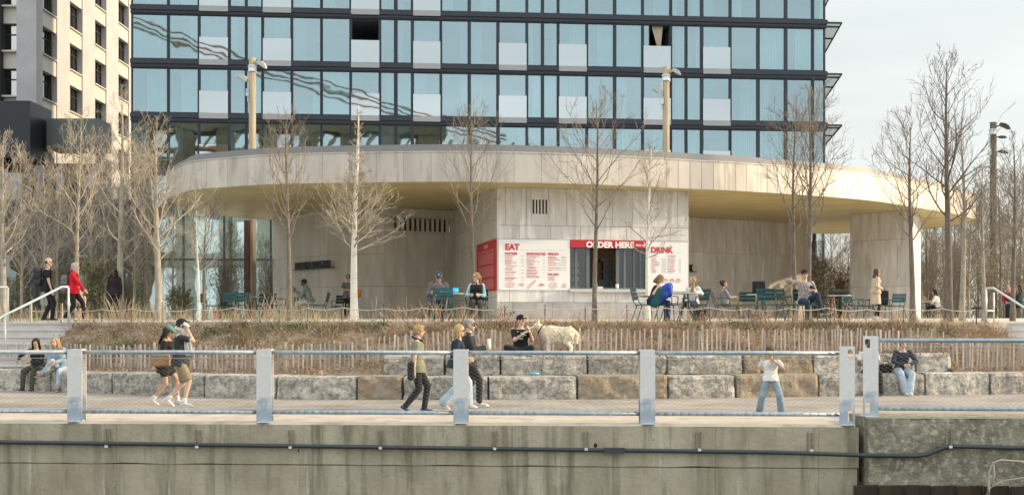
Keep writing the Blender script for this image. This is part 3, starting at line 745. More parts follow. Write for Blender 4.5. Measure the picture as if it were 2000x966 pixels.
# core split round the window opening
def kp(u, v): q = K0+Kt*u-Kn*v; return (q.x, q.y)
mb = MB(PO)
s1 = Vector(S0)+Vector((.1, 0))
for u0, u1, z0, z1 in ((0.05, W0, 1.6, VZ0-.02), (W1, KL-.05, 1.6, VZ0-.02), (W0, W1, 1.6, WZ0-.01), (W0, W1, WZ1, VZ0-.02), (.05, V0, VZ0-.02, ZS-.003), (V1, KL-.05, VZ0-.02, ZS-.003), (V0, V1, VZ1, ZS-.003)):
    mb.prism([kp(u0, .052), kp(u1, .052), kp(u1, .25), kp(u0, .25)], z0, z1)
mb.prism([kp(V0-.1, .26), kp(V1+.1, .26), kp(V1+.1, .3), kp(V0-.1, .3)], VZ0-.1, VZ1+.1)
mb.build('kiosk_wall_core', M_joint, pav)
mb = MB(PO); k = V0+.03
while k < V1: q = K0+Kt*k; mb.box((q.x-Kn.x*.03, q.y-Kn.y*.03, (VZ0+VZ1)/2), (.05, .06, VZ1-VZ0), (0, 0, KA)); k += (V1-V0-.06)/5.0001
mb.build('vent_slats', M_travp, pav)
# service window: frames, glass, interior
M_winfr = flat('grey_window_frame', (.13, .16, .185), .5, .2)
def glass_mat(name, tint, fac, rough=.02):
    m = bpy.data.materials.new(name); m.use_nodes = True; n = m.node_tree; n.nodes.clear(); L = n.links
    o_ = N(n, 'ShaderNodeOutputMaterial'); mx_ = N(n, 'ShaderNodeMixShader'); gl = N(n, 'ShaderNodeBsdfGlossy'); tr = N(n, 'ShaderNodeBsdfTransparent')
    gl.inputs['Roughness'].default_value = rough; gl.inputs['Color'].default_value = (.92, .95, .97, 1); tr.inputs['Color'].default_value = c4(tint); mx_.inputs[0].default_value = fac
    L.new(tr.outputs[0], mx_.inputs[1]); L.new(gl.outputs[0], mx_.inputs[2]); L.new(mx_.outputs[0], o_.inputs[0])
    return m
M_kglass = glass_mat('kiosk_glass', (.8, .84, .84), .035)
zt_ = kz(1190, 484)
def kbox(mb, u0, u1, v0, v1, z0, z1, r=.5):
    mb.prism([kp(u0, v0), kp(u1, v0), kp(u1, v1), kp(u0, v1)], z0, z1, r)
win = MB(PO); uu = [ku(p) for p in (1113, 1128, 1150, 1160, 1206, 1221, 1238, 1262)]
f0, f1 = WZ0+.04, zt_
kbox(win, W0, W1, .05, .13, f0, f0+.05)
for px_, wd in ((1113.5, .05), (1126, .08), (1149, .11), (1207, .10), (1221, .08), (1239, .05), (1251, .04), (1262, .06)):
    u = ku(px_); kbox(win, max(W0, u-wd/2), min(W1, u+wd/2), .05, .13, f0+.05, f1)
wo_ = win.build('service_window', M_winfr, pav)
for a, b in ((1115, 1148), (1208, 1262)): mb = MB(PO); kbox(mb, ku(a), ku(b), .085, .09, f0+.05, f1); mb.build('window_glass', M_kglass, wo_)
M_int = pm('kiosk_interior', (.50, .35, .24), (.40, .28, .18), scale=2, rough=.8, world=True)
mb = MB(PO)
kbox(mb, W0-.5, W1+.5, 2.2, 2.3, 1.8, 4.9); kbox(mb, W0-.5, W0-.4, .3, 2.2, 1.8, 4.9); kbox(mb, W1+.4, W1+.5, .3, 2.2, 1.8, 4.9); kbox(mb, W0-.5, W1+.5, .3, 2.3, 4.5, 4.6); kbox(mb, W0-.5, W1+.5, .3, 2.2, 1.8, 1.9)
mb.build('kiosk_interior', M_int, pav)
mb = MB(PO); kbox(mb, W0-.04, W1+.06, -.16, .3, WZ0-.06, WZ0+.035); mb.build('counter', flat('steel_counter', (.52, .52, .50), .35, .3), pav)
# shelves with jars inside
sh = thing('jar_shelf', 'wooden shelves of jars behind the left kiosk pane', 'shelf', (kp(ku(1130), 1.0)[0], kp(ku(1130), 1.0)[1], 2.0))
mb = MB(sh.location)
for py in (560, 545, 530, 516): kbox(mb, W0+.02, ku(1150), .9, 1.2, kz(1130, py)-.03, kz(1130, py))
mb.build('shelf_board', flat('shelf_wood', (.45, .32, .2), .7), sh)
for py in (560, 545, 530, 516):
    for u in (.1, .24, .38, .52):
        q = kp(W0+u, 1.05); mb = MB(sh.location); z = kz(1130, py); mb.tube([(q[0], q[1], z+.002), (q[0], q[1], z+.10), (q[0], q[1], z+.12)], [.042, .042, .03], 10); mb.build('jar', flat('cream_jar', (.6, .55, .48), .4), sh)
# coffee machine
cm = thing('coffee_machine', 'dark coffee machine seen inside the service window', 'coffee machine', (kp(ku(1185), .7)[0], kp(ku(1185), .7)[1], WZ0))
mb = MB(cm.location); kbox(mb, ku(1170), ku(1200), .5, .9, WZ0+.036, WZ0+.35); mb.build('machine_body', M_black, cm)
mb = MB(cm.location); kbox(mb, ku(1188), ku(1203), .6, .85, WZ0+.35, WZ0+.95); kbox(mb, ku(1182), ku(1206), .55, .9, WZ0+.95, WZ0+1.02); kbox(mb, ku(1183), ku(1206), .55, .8, WZ0+.6, WZ0+.63); mb.build('grinder', M_black, cm)
def cup(px, v, h, r, label, mat, on='kiosk counter'):
    q = kp(ku(px), v); mb = MB((q[0], q[1], WZ0+.037)); mb.tube([(q[0], q[1], WZ0+.037), (q[0], q[1], WZ0+.037+h)], [r*.8, r], 12)
    o_ = mb.build('paper_cup', mat, None, True); o_.location = (q[0], q[1], WZ0+.037); props(o_, label, 'cup')
cup(1205, -.02, .16, .055, 'white paper cup standing on the kiosk counter', M_white)
q = kp(ku(1172), -.02); mb = MB(); mb.box((0, 0, .04), (.17, .1, .08)); o = mb.build('napkin_box', M_white); o.location = (q[0], q[1], WZ0+.036); props(o, 'small white napkin box on the kiosk counter beside the tree trunk', 'box')
q = kp(ku(1164), -.03); mb = MB(); mb.box((0, 0, .09), (.07, .07, .18)); o = mb.build('menu_card', flat('card', (.6, .62, .5), .6)); o.location = (q[0], q[1], WZ0+.036); props(o, 'narrow upright card at the left end of the kiosk counter opening', 'card')

# mass C and D
C0 = (wx(1340, 49.4), 49.4); C1 = (wx(1577, 52.6), 52.6)
mb = MB(PO); slabs(mb, C0, C1, [(1.7, 3.35, 1.5, .5), (3.35, 4.55, 1.4, .9), (4.55, ZS, 1.0, .3)], seed=14); mb.build('recess_wall', M_travp, pav)
mb = MB(PO); core(mb, [(C0[0], C0[1]+.08), (C1[0], C1[1]+.08), (C1[0], 55.5), (C0[0], 54)], 1.5, ZS-.002); mb.build('recess_core', M_wallc, pav)
D = [(wx(1660, 48.4), 48.4), (wx(1781, 46.6), 46.6), (wx(1798.5, 49.6), 49.6)]
mb = MB(PO); slabs(mb, D[0], D[1], [(1.7, 3.1, 1.0, .5), (3.1, 4.9, 1.1, .9), (4.9, ZS, .7, .5)], seed=15); slabs(mb, D[1], D[2], [(1.7, 3.1, 6, 9), (3.1, 4.9, 6, 9), (4.9, ZS, 6, 9)], seed=16)
mb.build('right_pier', M_travp, pav)
mb = MB(PO); core(mb, [(D[0][0]+.1, D[0][1]+.06), (D[1][0]-.04, D[1][1]+.1), (D[2][0]-.07, D[2][1]), (D[0][0]+2.4, 51.8)], 1.5, ZS-.002); mb.build('pier_core', M_wallc, pav)

# lettering "BROOKLYN BRIDGE PARK"
def wall_text(txt, size, pa, pb, u, z, off, mat, name, parent, bold=.02, sx=1, align='LEFT', depth=.01, space=1.0):
    pa = Vector(pa); pb = Vector(pb); t = (pb-pa).normalized(); n_ = Vector((t.y, -t.x)); q = pa+t*u+n_*off
    me = text_mesh(txt, size, bold, depth, sx, align, space)
    Mx = Matrix.Translation((q.x, q.y, z)) @ Matrix.Rotation(math.atan2(t.y, t.x), 4, 'Z') @ Matrix.Rotation(R(90), 4, 'X')
    if parent is not None: Mx = Matrix.Translation(-parent.location) @ Mx
    me.transform(Mx); me.materials.append(mat)
    return link_obj(name, me, parent)
def park_sign(pa, pb, u, L_, z, label, h=.30):
    q = Vector(pa)+(Vector(pb)-Vector(pa)).normalized()*u; t = thing('wall_sign', label, 'sign', (q.x, q.y, z))
    o_ = wall_text('BROOKLYN  BRIDGE  PARK', h*1.38, pa, pb, u, z+.015, .09, flat('black_letters', (.012, .014, .013), .5), 'lettering', t, .028, 1, depth=.02, space=.92)
    xs_ = [v.co.x for v in o_.data.vertices]; 
    # condense to the wanted width about the left end
    tt = (Vector(pb)-Vector(pa)).normalized(); cur = max((Vector((v.co.x, v.co.y)).dot(tt)) for v in o_.data.vertices); k = L_/cur
    for v in o_.data.vertices:
        p = Vector((v.co.x, v.co.y)); al = p.dot(tt); p += tt*(al*k-al); v.co.x, v.co.y = p.x, p.y
    mb = MB((q.x, q.y, z)); n_ = Vector((tt.y, -tt.x)); a = q-tt*.1; b = q+tt*(L_+.15)
    mb.prism([(a.x, a.y), (b.x, b.y), (b.x+n_.x*.14, b.y+n_.y*.14), (a.x+n_.x*.14, a.y+n_.y*.14)], z-.015, z+.012); mb.build('letter_ledge', flat('black_letters', (.012, .014, .013), .5), t)
a, b = A[1], A[2]; ua = (ray_line(580, a, b)-Vector(a)).length
b2 = Vector(A[2]); 
park_sign(A[1], A[2], (ray_line(580, A[1], A[2])-Vector(A[1])).length, (ray_line(640, A[1], A[2])-ray_line(580, A[1], A[2])).length+.35, CZ+(HY-525)/F*47.2, 'black raised park lettering on a ledge on the left stone wall', .27)
uk = (ray_line(1351, C0, C1)-Vector(C0)).length
park_sign(C0, C1, uk-2.05, 2.05, CZ+(HY-530.5)/F*49.7, 'black park lettering of which only the last letter shows beside the drink board', .27)

# ---------------------------------------------------------------- menu boards
def ktext(txt, size, px, py, mat, name, parent, bold=.02, align='LEFT', depth=.004, sx=1, off=.045, space=1.0):
    u = ku(px); return wall_text(txt, size, K0, K1, u, kz(px, py), off, mat, name, parent, bold, sx, align, depth, space)
def kplate(mb, px0, px1, z0, z1, v0, v1): kbox(mb, ku(px0), ku(px1), v0, v1, z0, z1)
def kboard(name, label, px0, px1, pyt, pyb, mat, cat='menu board', v=-.04):
    q = kp(ku((px0+px1)/2), 0); z1 = kz((px0+px1)/2, pyt); z0 = kz((px0+px1)/2, pyb)
    t = thing(name, label, cat, (q[0], q[1], z0)); mb = MB(t.location); kplate(mb, px0, px1, z0, z1, v, -.001); mb.build('panel', mat, t); return t
def scribble(parent, x0, x1, py, rnd, mat, h=.020, off=-.046, dens=.97):
    """a line too small to read: a run of short strokes"""
    mb = MB(parent.location); u = ku(x0); ue = ku(x1); z = kz((x0+x1)/2, py)
    while u < ue:
        l = rnd.uniform(.012, .03)
        if rnd.random() < dens: kbox(mb, u, min(ue, u+l), off, -.03, z-h/2+rnd.uniform(0, .004), z+h/2)
        u += l+rnd.uniform(.003, .008)
    return mb.build('text_line', mat, parent)
def hline(parent, x0, x1, py, mat, t=.006):
    mb = MB(parent.location); z = kz((x0+x1)/2, py); kbox(mb, ku(x0), ku(x1), -.045, -.03, z-t/2, z+t/2); mb.build('rule_line', mat, parent)
rnd = random.Random(11)
eat = kboard('menu_board', 'white food menu board headed EAT, left of the service window', 974, 1112.5, 467.5, 566, M_white)
ktext('EAT', .26, 986, 487.5, M_redtxt, 'heading', eat, .05)
hline(eat, 1016, 1106, 488.5, M_greytxt)
for tx, x, y in (('PASTRIES', 986, 497), ('SANDWICHES', 1028, 497.5), ('BREADS', 1070, 498), ('SALADS', 1070, 537.5)): ktext(tx, .105, x, y, M_redtxt, 'subheading', eat, .03, sx=.93)
for i, y in enumerate((500, 503.5, 507, 510, 512.5, 515.5, 519, 523.5, 526.5, 530.5, 533.5, 537.5, 542, 544, 547.5)):
    scribble(eat, 986, 986+rnd.uniform(12, 24), y, rnd, M_redtxt)
    if i % 2 == 0: scribble(eat, 1017, 1023, y, rnd, M_greytxt)
for i, y in enumerate((500.5, 504, 508, 510.5, 514, 517, 521, 523.5, 527, 529.5, 533, 535.5, 539, 541.5)):
    scribble(eat, 1028, 1028+rnd.uniform(14, 26), y, rnd, M_redtxt)
    if i % 2 == 0: scribble(eat, 1060, 1064, y, rnd, M_greytxt)
for i, y in enumerate((501.5, 504, 507, 510.5, 514, 518, 523, 527.5)):
    scribble(eat, 1070, 1070+rnd.uniform(12, 23), y, rnd, M_redtxt); scribble(eat, 1096-(8 if i > 3 else 0), 1106, y, rnd, M_greytxt)
for y in (541, 543.5, 546.5): scribble(eat, 1070, 1083, y, rnd, M_redtxt)
def outline(parent, cx, cy, rx, ry_, n=18, rot=0, th=.012, strokes=()):
    """line drawing on a board, sizes in metres"""
    mb = MB(parent.location); u0 = ku(cx); z0 = kz(cx, cy)
    def P(a, b): return Vector((*kp(u0+a*math.cos(rot)-b*math.sin(rot), -.046), z0+a*math.sin(rot)+b*math.cos(rot)))
    pts = [P(rx*math.cos(2*math.pi*i/n), ry_*math.sin(2*math.pi*i/n)) for i in range(n+1)]
    mb.tube(pts, th/2, 4)
    for s0 in strokes: mb.tube([P(*q_) for q_ in s0], th/2, 4)
    mb.build('drawing', flat('rose_line', (.70, .30, .30), .6), parent)
outline(eat, 996, 556, .15, .085, 14, strokes=[[(-.06, -.06), (-.03, .07)], [(.0, -.08), (.03, .07)], [(.06, -.06), (.09, .05)]])
outline(eat, 1018, 555.5, .085, .045, 6, strokes=[[(-.03, -.03), (0, .03)], [(.02, -.03), (.04, .02)]])
outline(eat, 1038, 555, .19, .035, 14, rot=R(45), strokes=[[(-.08, -.02), (-.06, .02)], [(0, -.025), (.02, .025)], [(.08, -.02), (.1, .02)]])
outline(eat, 1057, 556, .11, .05, 4, strokes=[[(-.08, 0), (.08, 0)], [(-.05, -.02), (.05, -.02)], [(-.05, .02), (.05, .02)]])
outline(eat, 1080.5, 557, .115, .105, 18, strokes=[[(-.06, -.06), (.06, .07)], [(-.06, .05), (0, 0)], [(.02, -.06), (.05, 0)]])
outline(eat, 1102, 557.5, .065, .065, 14, strokes=[[(-.03, 0), (.03, 0)], [(.02, .04), (-.03, .0), (.02, -.04)]])
drk = kboard('menu_board', 'white drinks menu board headed DRINK, right of the service window', 1266.5, 1343, 473.5, 568.5, M_white)
ktext('DRINK', .25, 1270.5, 493, M_redtxt, 'heading', drk, .05, sx=.96)
hline(drk, 1319, 1329, 493.5, M_greytxt)
for tx, x in (('HOT', 1271), ('COLD', 1303)): ktext(tx, .10, x, 502, M_greytxt, 'subheading', drk, .02)
for i in range(9):
    y = 505.5+i*3.25
    scribble(drk, 1271.5, 1271.5+rnd.uniform(6, 17), y, rnd, M_redtxt); scribble(drk, 1292, 1300, y, rnd, M_greytxt)
    scribble(drk, 1303, 1303+rnd.uniform(8, 17), y+.3, rnd, M_redtxt); scribble(drk, 1326, 1329, y+.3, rnd, M_greytxt)
for x in (1289, 1299, 1312, 1324): outline(drk, x, 547.5, .07, .055, 10, th=.02, strokes=[[(-.06, .02), (.06, .02)]])
hdr = kboard('window_header_sign', 'long red header sign over the service window with white lettering', 1113.5, 1263.5, 469.5, 484.2, M_red, 'sign', -.055)
ktext('ORDER HERE', .26, 1144, 482.8, M_whitetxt, 'lettering', hdr, .048, sx=1.02, off=.062, space=1.02)
ktext('PICK UP', .085, 1241, 480.7, M_whitetxt, 'small_lettering', hdr, .03, off=.062)
mb = MB(hdr.location); P = lambda a, b: Vector((*kp(ku(a), -.062), kz(a, b)))
mb.tube([P(1256, 473.5), P(1260, 477.8), P(1256, 482.3)], .009, 4); mb.build('arrow', M_whitetxt, hdr)
mb = MB(PO); kbox(mb, ku(1344)-.001, KL, -.03, 0, zS-.02, zB); mb.build('corner_trim', flat('cream_trim', (.62, .58, .5), .6), pav)
# red poster on the side facet
SK = (K0-S0).normalized()
def su(px): return (ray_line(px, S0, K0)-S0).length
Sn = Vector((SK.y, -SK.x))
def sp_(u, v): q_ = S0+SK*u+Sn*v; return (q_.x, q_.y)
u0, u1 = su(932.5), su(970.5); q = sp_((u0+u1)/2, .02)
zt0, zt1 = CZ+(HY-567)/F*39.1, CZ+(HY-466.5)/F*39.0
pos = thing('red_poster', 'tall red poster with pale text blocks on the kiosk side wall', 'poster', (q[0], q[1], zt0))
def sbox(mb, a, b, v0, v1, z0, z1): mb.prism([sp_(a, v0), sp_(b, v0), sp_(b, v1), sp_(a, v1)], z0, z1)
mb = MB(pos.location); sbox(mb, u0, u1, .005, .03, zt0, zt1); mb.build('panel', M_red, pos)
H = zt1-zt0; Wd = u1-u0; M_pk = flat('pink_print', (.60, .26, .25), .7)
for i, (a, b) in enumerate(((.04, .24), (.28, .50), (.54, .76))):
    rows = 7; mb = MB(pos.location)
    for r_ in range(rows):
        z = zt0+H*(a+(b-a)*(r_+.3)/rows)
        u = u0+Wd*.12
        while u < u0+Wd*.88:
            l = rnd.uniform(.15, .35)
            sbox(mb, u, min(u0+Wd*.88, u+l), .03, .034, z, z+H*.018); u += l+.05
    mb.build('text_block', M_pk, pos)
mb = MB(pos.location); sbox(mb, u0+Wd*.4, u0+Wd*.6, .03, .035, zt0+H*.86, zt0+H*.94); mb.build('emblem', M_pk, pos)
mb = MB(pos.location); sbox(mb, u0+Wd*.1, u0+Wd*.9, .03, .034, zt0+H*.79, zt0+H*.81); mb.build('rule_line', M_pk, pos)
# ---------------------------------------------------------------- glass building
GA = Vector((-22.1, 71.6)); GB = Vector((19.15, 75.2)); Gt = (GB-GA).normalized(); Gn = Vector((Gt.y, -Gt.x)); GAng = math.atan2(Gt.y, Gt.x)
def gu(px): return (ray_line(px, GA, GB)-GA).dot(Gt)
def gp(u, v): q_ = GA+Gt*u-Gn*v; return (q_.x, q_.y)
gb = thing('glass_building', 'dark framed glass hotel block with blue grey windows behind the pavilion', 'building', (GA.x, GA.y, 1.84))
GO = gb.location
def gbox(mb, u0, u1, v0, v1, z0, z1, r=.5): mb.prism([gp(u0, v0), gp(u1, v0), gp(u1, v1), gp(u0, v1)], z0, z1, r)
def wavy_glass(name, tint, fac, base):
    m = bpy.data.materials.new(name); m.use_nodes = True; n = m.node_tree; n.nodes.clear(); L = n.links
    o_ = N(n, 'ShaderNodeOutputMaterial'); mx_ = N(n, 'ShaderNodeMixShader'); gl = N(n, 'ShaderNodeBsdfGlossy'); tr = N(n, 'ShaderNodeBsdfTransparent')
    g = N(n, 'ShaderNodeNewGeometry'); t = N(n, 'ShaderNodeTexNoise'); t.inputs['Scale'].default_value = .55; t.inputs['Detail'].default_value = 1.5; L.new(g.outputs['Position'], t.inputs['Vector'])
    bp = N(n, 'ShaderNodeBump'); bp.inputs['Strength'].default_value = .35; bp.inputs['Distance'].default_value = .012; L.new(t.outputs[0], bp.inputs['Height']); L.new(bp.outputs[0], gl.inputs['Normal'])
    gl.inputs['Roughness'].default_value = .015; gl.inputs['Color'].default_value = c4(base); tr.inputs['Color'].default_value = c4(tint); mx_.inputs[0].default_value = fac
    L.new(tr.outputs[0], mx_.inputs[1]); L.new(gl.outputs[0], mx_.inputs[2]); L.new(mx_.outputs[0], o_.inputs[0])
    return m
M_glass = wavy_glass('tower_glass', (.64, .82, .85), .44, (.42, .515, .565))
M_glassS = wavy_glass('frosted_guard_glass', (.60, .62, .64), .54, (.58, .63, .66))
M_curt = pm('sheer_curtain', (.78, .84, .82), (.62, .72, .72), scale=3, rough=.9, world=True, stretch=(5, 5, .1), rnd=.35)
M_room = flat('room_wall', (.16, .19, .21), .9)
M_slab = flat('room_ceiling', (.30, .31, .32), .9)
M_spgrey = flat('grey_spandrel_panel', (.30, .31, .33), .5, .2)
# storeys (top edge z, bottom edge z of the glass), relative rows read at the left end
zr = lambda k: CZ+18.4-3.13*k          # centre of the dark floor band k
floors = [(zr(k)-.26, zr(k+1)+.26) for k in range(-2, 3)]
pat = [(258, 328, 'W'), (330, 388, 'W'), (390, 446, 'S'), (449, 480, 'n'), (482, 512, 'n'), (514, 569, 'S'), (571, 627, 'W'), (629, 684, 'W'), (686, 741, 'S'), (743, 771, 'n'), (775, 804, 'n'), (807, 860, 'S'), (862, 915, 'W'), (918, 971, 'W'), (974, 1028, 'S'), (1030, 1058, 'n'), (1061, 1089, 'n'), (1091, 1145, 'S'), (1147, 1199, 'W'), (1202, 1254, 'W'), (1256, 1309, 'S'), (1311, 1339, 'n'), (1341, 1369, 'n'), (1372, 1425, 'S'), (1427, 1479, 'W'), (1482, 1533, 'W'), (1536, 1586, 'W'), (1588, 1610, 'n')]
U1 = gu(1612)
for k in range(-8, 6):
    mb = MB(GO); z = zr(k)
    gbox(mb, -.1, U1+.05, -.12, .3, z-.26, z+.26); gbox(mb, -.12, U1+.1, -.2, -.12, z-.03, z+.2); gbox(mb, -.11, U1+.08, -.16, -.12, z-.2, z-.14)
    if k < 4: mb.build('floor_band', M_frame, gb)
rw = random.Random(21); count = 0; rest_f = MB(GO); rest_p = MB(GO)
order = []
for k in (1, 0, 2, -1):
    for c, (a, b, ty) in enumerate(pat): order.append((k, c, a, b, ty))
curt = MB(GO)
for k, c, a, b, ty in order:
    z1, z0 = zr(k)-.26, zr(k+1)+.26; u0, u1 = gu(a)-.03, gu(b)+.03; fw = .085
    big = count < 98; fr = MB(GO) if big else rest_f; pn = MB(GO) if big else rest_p
    gbox(fr, u0-.02, u0+fw, -.05, .1, z0, z1); gbox(fr, u1-fw, u1+.02, -.05, .1, z0, z1); gbox(fr, u0+fw, u1-fw, -.03, .1, z0, z0+.05); gbox(fr, u0+fw, u1-fw, -.03, .1, z1-.05, z1)
    zs = z0+(z1-z0)*.50
    opened = (k == 0 and a in (686, 1256))
    if ty == 'S': gbox(fr, u0+fw, u1-fw, -.04, .1, zs-.03, zs+.03)
    if not opened: gbox(pn, u0+fw, u1-fw, .02, .03, (zs+.03 if ty == 'S' else z0+.05), z1-.05)
    elif a == 1256: gbox(pn, u0+fw, u0+.38, .02, .03, zs+.03, z1-.05); gbox(fr, u0+.38, u0+.42, .01, .06, zs+.03, z1-.05)
    if ty == 'S': gbox(pn, u0+fw, u1-fw, .02, .03, z0+.05, zs-.03)
    if big:
        fo = fr.build('window', M_frame, gb); 
        if len(pn.v): pn.build('pane', M_glass, fo)
        if ty == 'S' and k < 3:
            q_ = MB(GO); gbox(q_, u0+.03, u1-.03, -.17, -.15, z0+.0, zs-.0); q_.build('guard_glass', M_glassS, fo)
            q_ = MB(GO); gbox(q_, u0+.03, u1-.03, -.235, -.205, z0-.33, z0-.01); q_.build('guard_panel', M_spgrey, fo)
        count += 1
    # curtain behind
    r = rw.random(); cov = (.4, 1) if r < .22 else (0, 1) if r < .58 else (0, .45) if r < .72 else (.7, 1) if r < .82 else None
    if opened: cov = None
    if cov:
        a0 = lerp(u0, u1, cov[0]); a1 = lerp(u0, u1, cov[1]); n_ = int((a1-a0)/rw.choice((.05, .07, .10, .14)))+2; sh_ = rw.random(); am = rw.uniform(.008, .03)
        for i in range(n_):
            x0_ = lerp(a0, a1, i/n_); x1_ = lerp(a0, a1, (i+1)/n_); va_ = .28+am*((i % 2)*2-1); vb_ = .28-am*((i % 2)*2-1); x0_ += 0
            p0, p1 = gp(x0_, va_), gp(x1_, vb_)
            curt.add([(p0[0], p0[1], z0), (p1[0], p1[1], z0), (p1[0], p1[1], z1), (p0[0], p0[1], z1)], [(0, 1, 2, 3)], sh_)
props(rest_f.build('remaining_windows', M_frame, gb), kind='stuff'); props(rest_p.build('remaining_panes', M_glass, gb), kind='stuff')
curt.build('curtains', M_curt, gb)
# curtain blown at the open window
mb = MB(GO); k = 0; z1, z0 = zr(0)-.3, zr(1)+.26; zs = z0+(z1-z0)*.5; ua, ub = gu(1274), gu(1296)
for i in range(10):
    x0_, x1_ = lerp(ua, ub, i/10), lerp(ua, ub, (i+1)/10); y0_ = .2+.03*(i % 2); y1_ = .2+.03*((i+1) % 2); b0, b1 = lerp(x0_, gu(1290), .7), lerp(x1_, gu(1290), .7)
    A_, B_, C_, D_ = gp(x0_, y0_), gp(x1_, y1_), gp(b1, y1_), gp(b0, y0_)
    mb.add([(D_[0], D_[1], zs), (C_[0], C_[1], zs), (B_[0], B_[1], z1), (A_[0], A_[1], z1)], [(0, 1, 2, 3)])
mb.build('gathered_curtain', pm('beige_curtain', (.5, .42, .33), rough=.9), gb)
# rooms: slabs and a back wall
mb = MB(GO)
for k in range(-2, 4): gbox(mb, .05, U1-.05, .3, 6, zr(k)-.2, zr(k)+.2)
mb.build('floor_slabs', M_slab, gb)
mb = MB(GO); gbox(mb, 0.05, U1-.05, 4.5, 4.7, 1.9, zr(-2))
for i in range(9): u = gu((330, 448, 571, 743, 862, 1030, 1147, 1311, 1427)[i])+.02; gbox(mb, u-.08, u+.08, .32, 4.5, 1.9, zr(-2))
mb.build('room_partitions', M_room, gb)
mb = MB(GO); gbox(mb, .0, .2, .3, 32, 1.84, zr(-8)); gbox(mb, U1-.25, U1-.02, .3, 32, 1.84, zr(-8)); gbox(mb, 0, U1, 31.8, 32, 1.84, zr(-8)); gbox(mb, 0, U1, .2, 32, zr(-8), zr(-8)+.3); gbox(mb, .2, U1-.25, .25, .28, zr(-2)+.1, zr(-8)); mb.build('side_walls', M_frame, gb)
# podium storeys: tall lobby glazing
zl1 = zr(3)-.26; zl0 = 1.86; zm = CZ+3.85
mb = MB(GO); us = [-.02]; u = gu(278)
for p_ in (278, 358.6, 438, 529, 620, 720, 1400, 1480, 1543, 1577, 1608): us.append(gu(p_))
for u in us: gbox(mb, u-.06, u+.06, -.06, .12, zl0, zl1)
gbox(mb, 0, U1, -.05, .1, zm-.06, zm+.06); mb.build('lobby_frame', M_frame, gb)
mb = MB(GO); gbox(mb, 0, U1, .02, .03, zl0, zl1); mb.build('lobby_glass', wavy_glass('lobby_glass', (.9, .95, .94), .3, (.75, .85, .88)), gb)
mb = MB(GO); uu0 = gu(318); uu1 = gu(536); n_ = 110
for i in range(n_):
    a_, b_ = lerp(uu0, uu1, i/n_), lerp(uu0, uu1, (i+1)/n_); p0, p1 = gp(a_, .4+.05*(i % 2)), gp(b_, .4+.05*((i+1) % 2))
    mb.add([(p0[0], p0[1], zm if 355 < 0 else zl0), (p1[0], p1[1], zl0), (p1[0], p1[1], zl1), (p0[0], p0[1], zl1)], [(0, 1, 2, 3)], rw.random() if i % 25 == 0 else .6)
mb.build('lobby_curtains', pm('pale_lobby_curtain', (.84, .88, .87), (.66, .74, .75), scale=2, rough=.9, world=True, stretch=(4, 4, .1)), gb)
# glass brise-soleil shelves on the right flank
for k in range(-1, 4):
    z = zr(k)+.1; mb = MB(GO); x = 1.05
    sk = lambda v: U1+x+.22*v
    for a_, b_ in ((.05, .95), (1.05, 4.0), (4.1, 8.05)): mb.prism([gp(U1+.1, a_), gp(sk(a_)-.04, a_), gp(sk(b_)-.04, b_), gp(U1+.1, b_)], z-.015, z+.015)
    o_ = None
    f_ = MB(GO)
    gbox(f_, U1+.04, U1+x, -.05, .05, z-.05, z+.05); f_.prism([gp(sk(.05)-.05, .05), gp(sk(.05), .05), gp(sk(8.2), 8.2), gp(sk(8.2)-.06, 8.2)], z-.05, z+.05)
    for v in (1, 4.05, 8.1): gbox(f_, U1+.04, sk(v)-.05, v-.05, v+.05, z-.045, z+.045)
    o_ = f_.build('sun_shelf', M_frame, gb); mb.build('shelf_glass', glass_mat('shelf_glass', (.72, .76, .74), .12), o_)

# ---------------------------------------------------------------- left masonry building
sb = thing('masonry_building', 'pale grey gridded stone building with deep windows at the left', 'building', (-45, 110, -.6)); SO = sb.location
M_mas = pm('pale_masonry', (.42, .425, .45), (.49, .49, .51), scale=.6, rough=.85, world=True, bump=.1, detail=7)
M_mas2 = pm('masonry_spandrel', (.54, .52, .48), (.60, .58, .54), scale=.8, rough=.85, world=True)
M_sash = flat('black_sash', (.03, .032, .035), .5); M_oglass = wavy_glass('old_glass', (.6, .6, .58), .42, (.8, .8, .78))
M_blind = flat('window_blind', (.66, .62, .55), .9); M_dark = flat('dark_interior', (.05, .05, .05), .9)
XF = -38.75; YC = 100.2; bays = [(101.5, 104.7), (107.7, 110.9), (114.2, 117.4), (121, 124.3), (127.8, 131)]
ztop = lambda k: CZ+17.45+3.68*k+.0      # window heads
mb = MB(SO)
edges = [YC]+[e for b in bays for e in b]+[134]
for a_, b_ in zip(edges[::2], edges[1::2]): mb.box(((XF-.6), (a_+b_)/2, 21), (1.2, b_-a_, 44))
mb.build('piers', M_mas, sb)
for k in range(-1, 6):
    zh = ztop(k)
    for a_, b_ in bays:
        mb = MB(SO); mb.box((XF-.60, (a_+b_)/2, (zh+zh+1.28)/2), (1.0, b_-a_-.01, 1.28)); so_ = mb.build('spandrel', M_mas2, sb)
        mb = MB(SO); mb.box((XF-.6, (a_+b_)/2, ztop(k)+1.33), (1.3, b_-a_-.02, .12)); mb.build('sill', M_mas, so_)
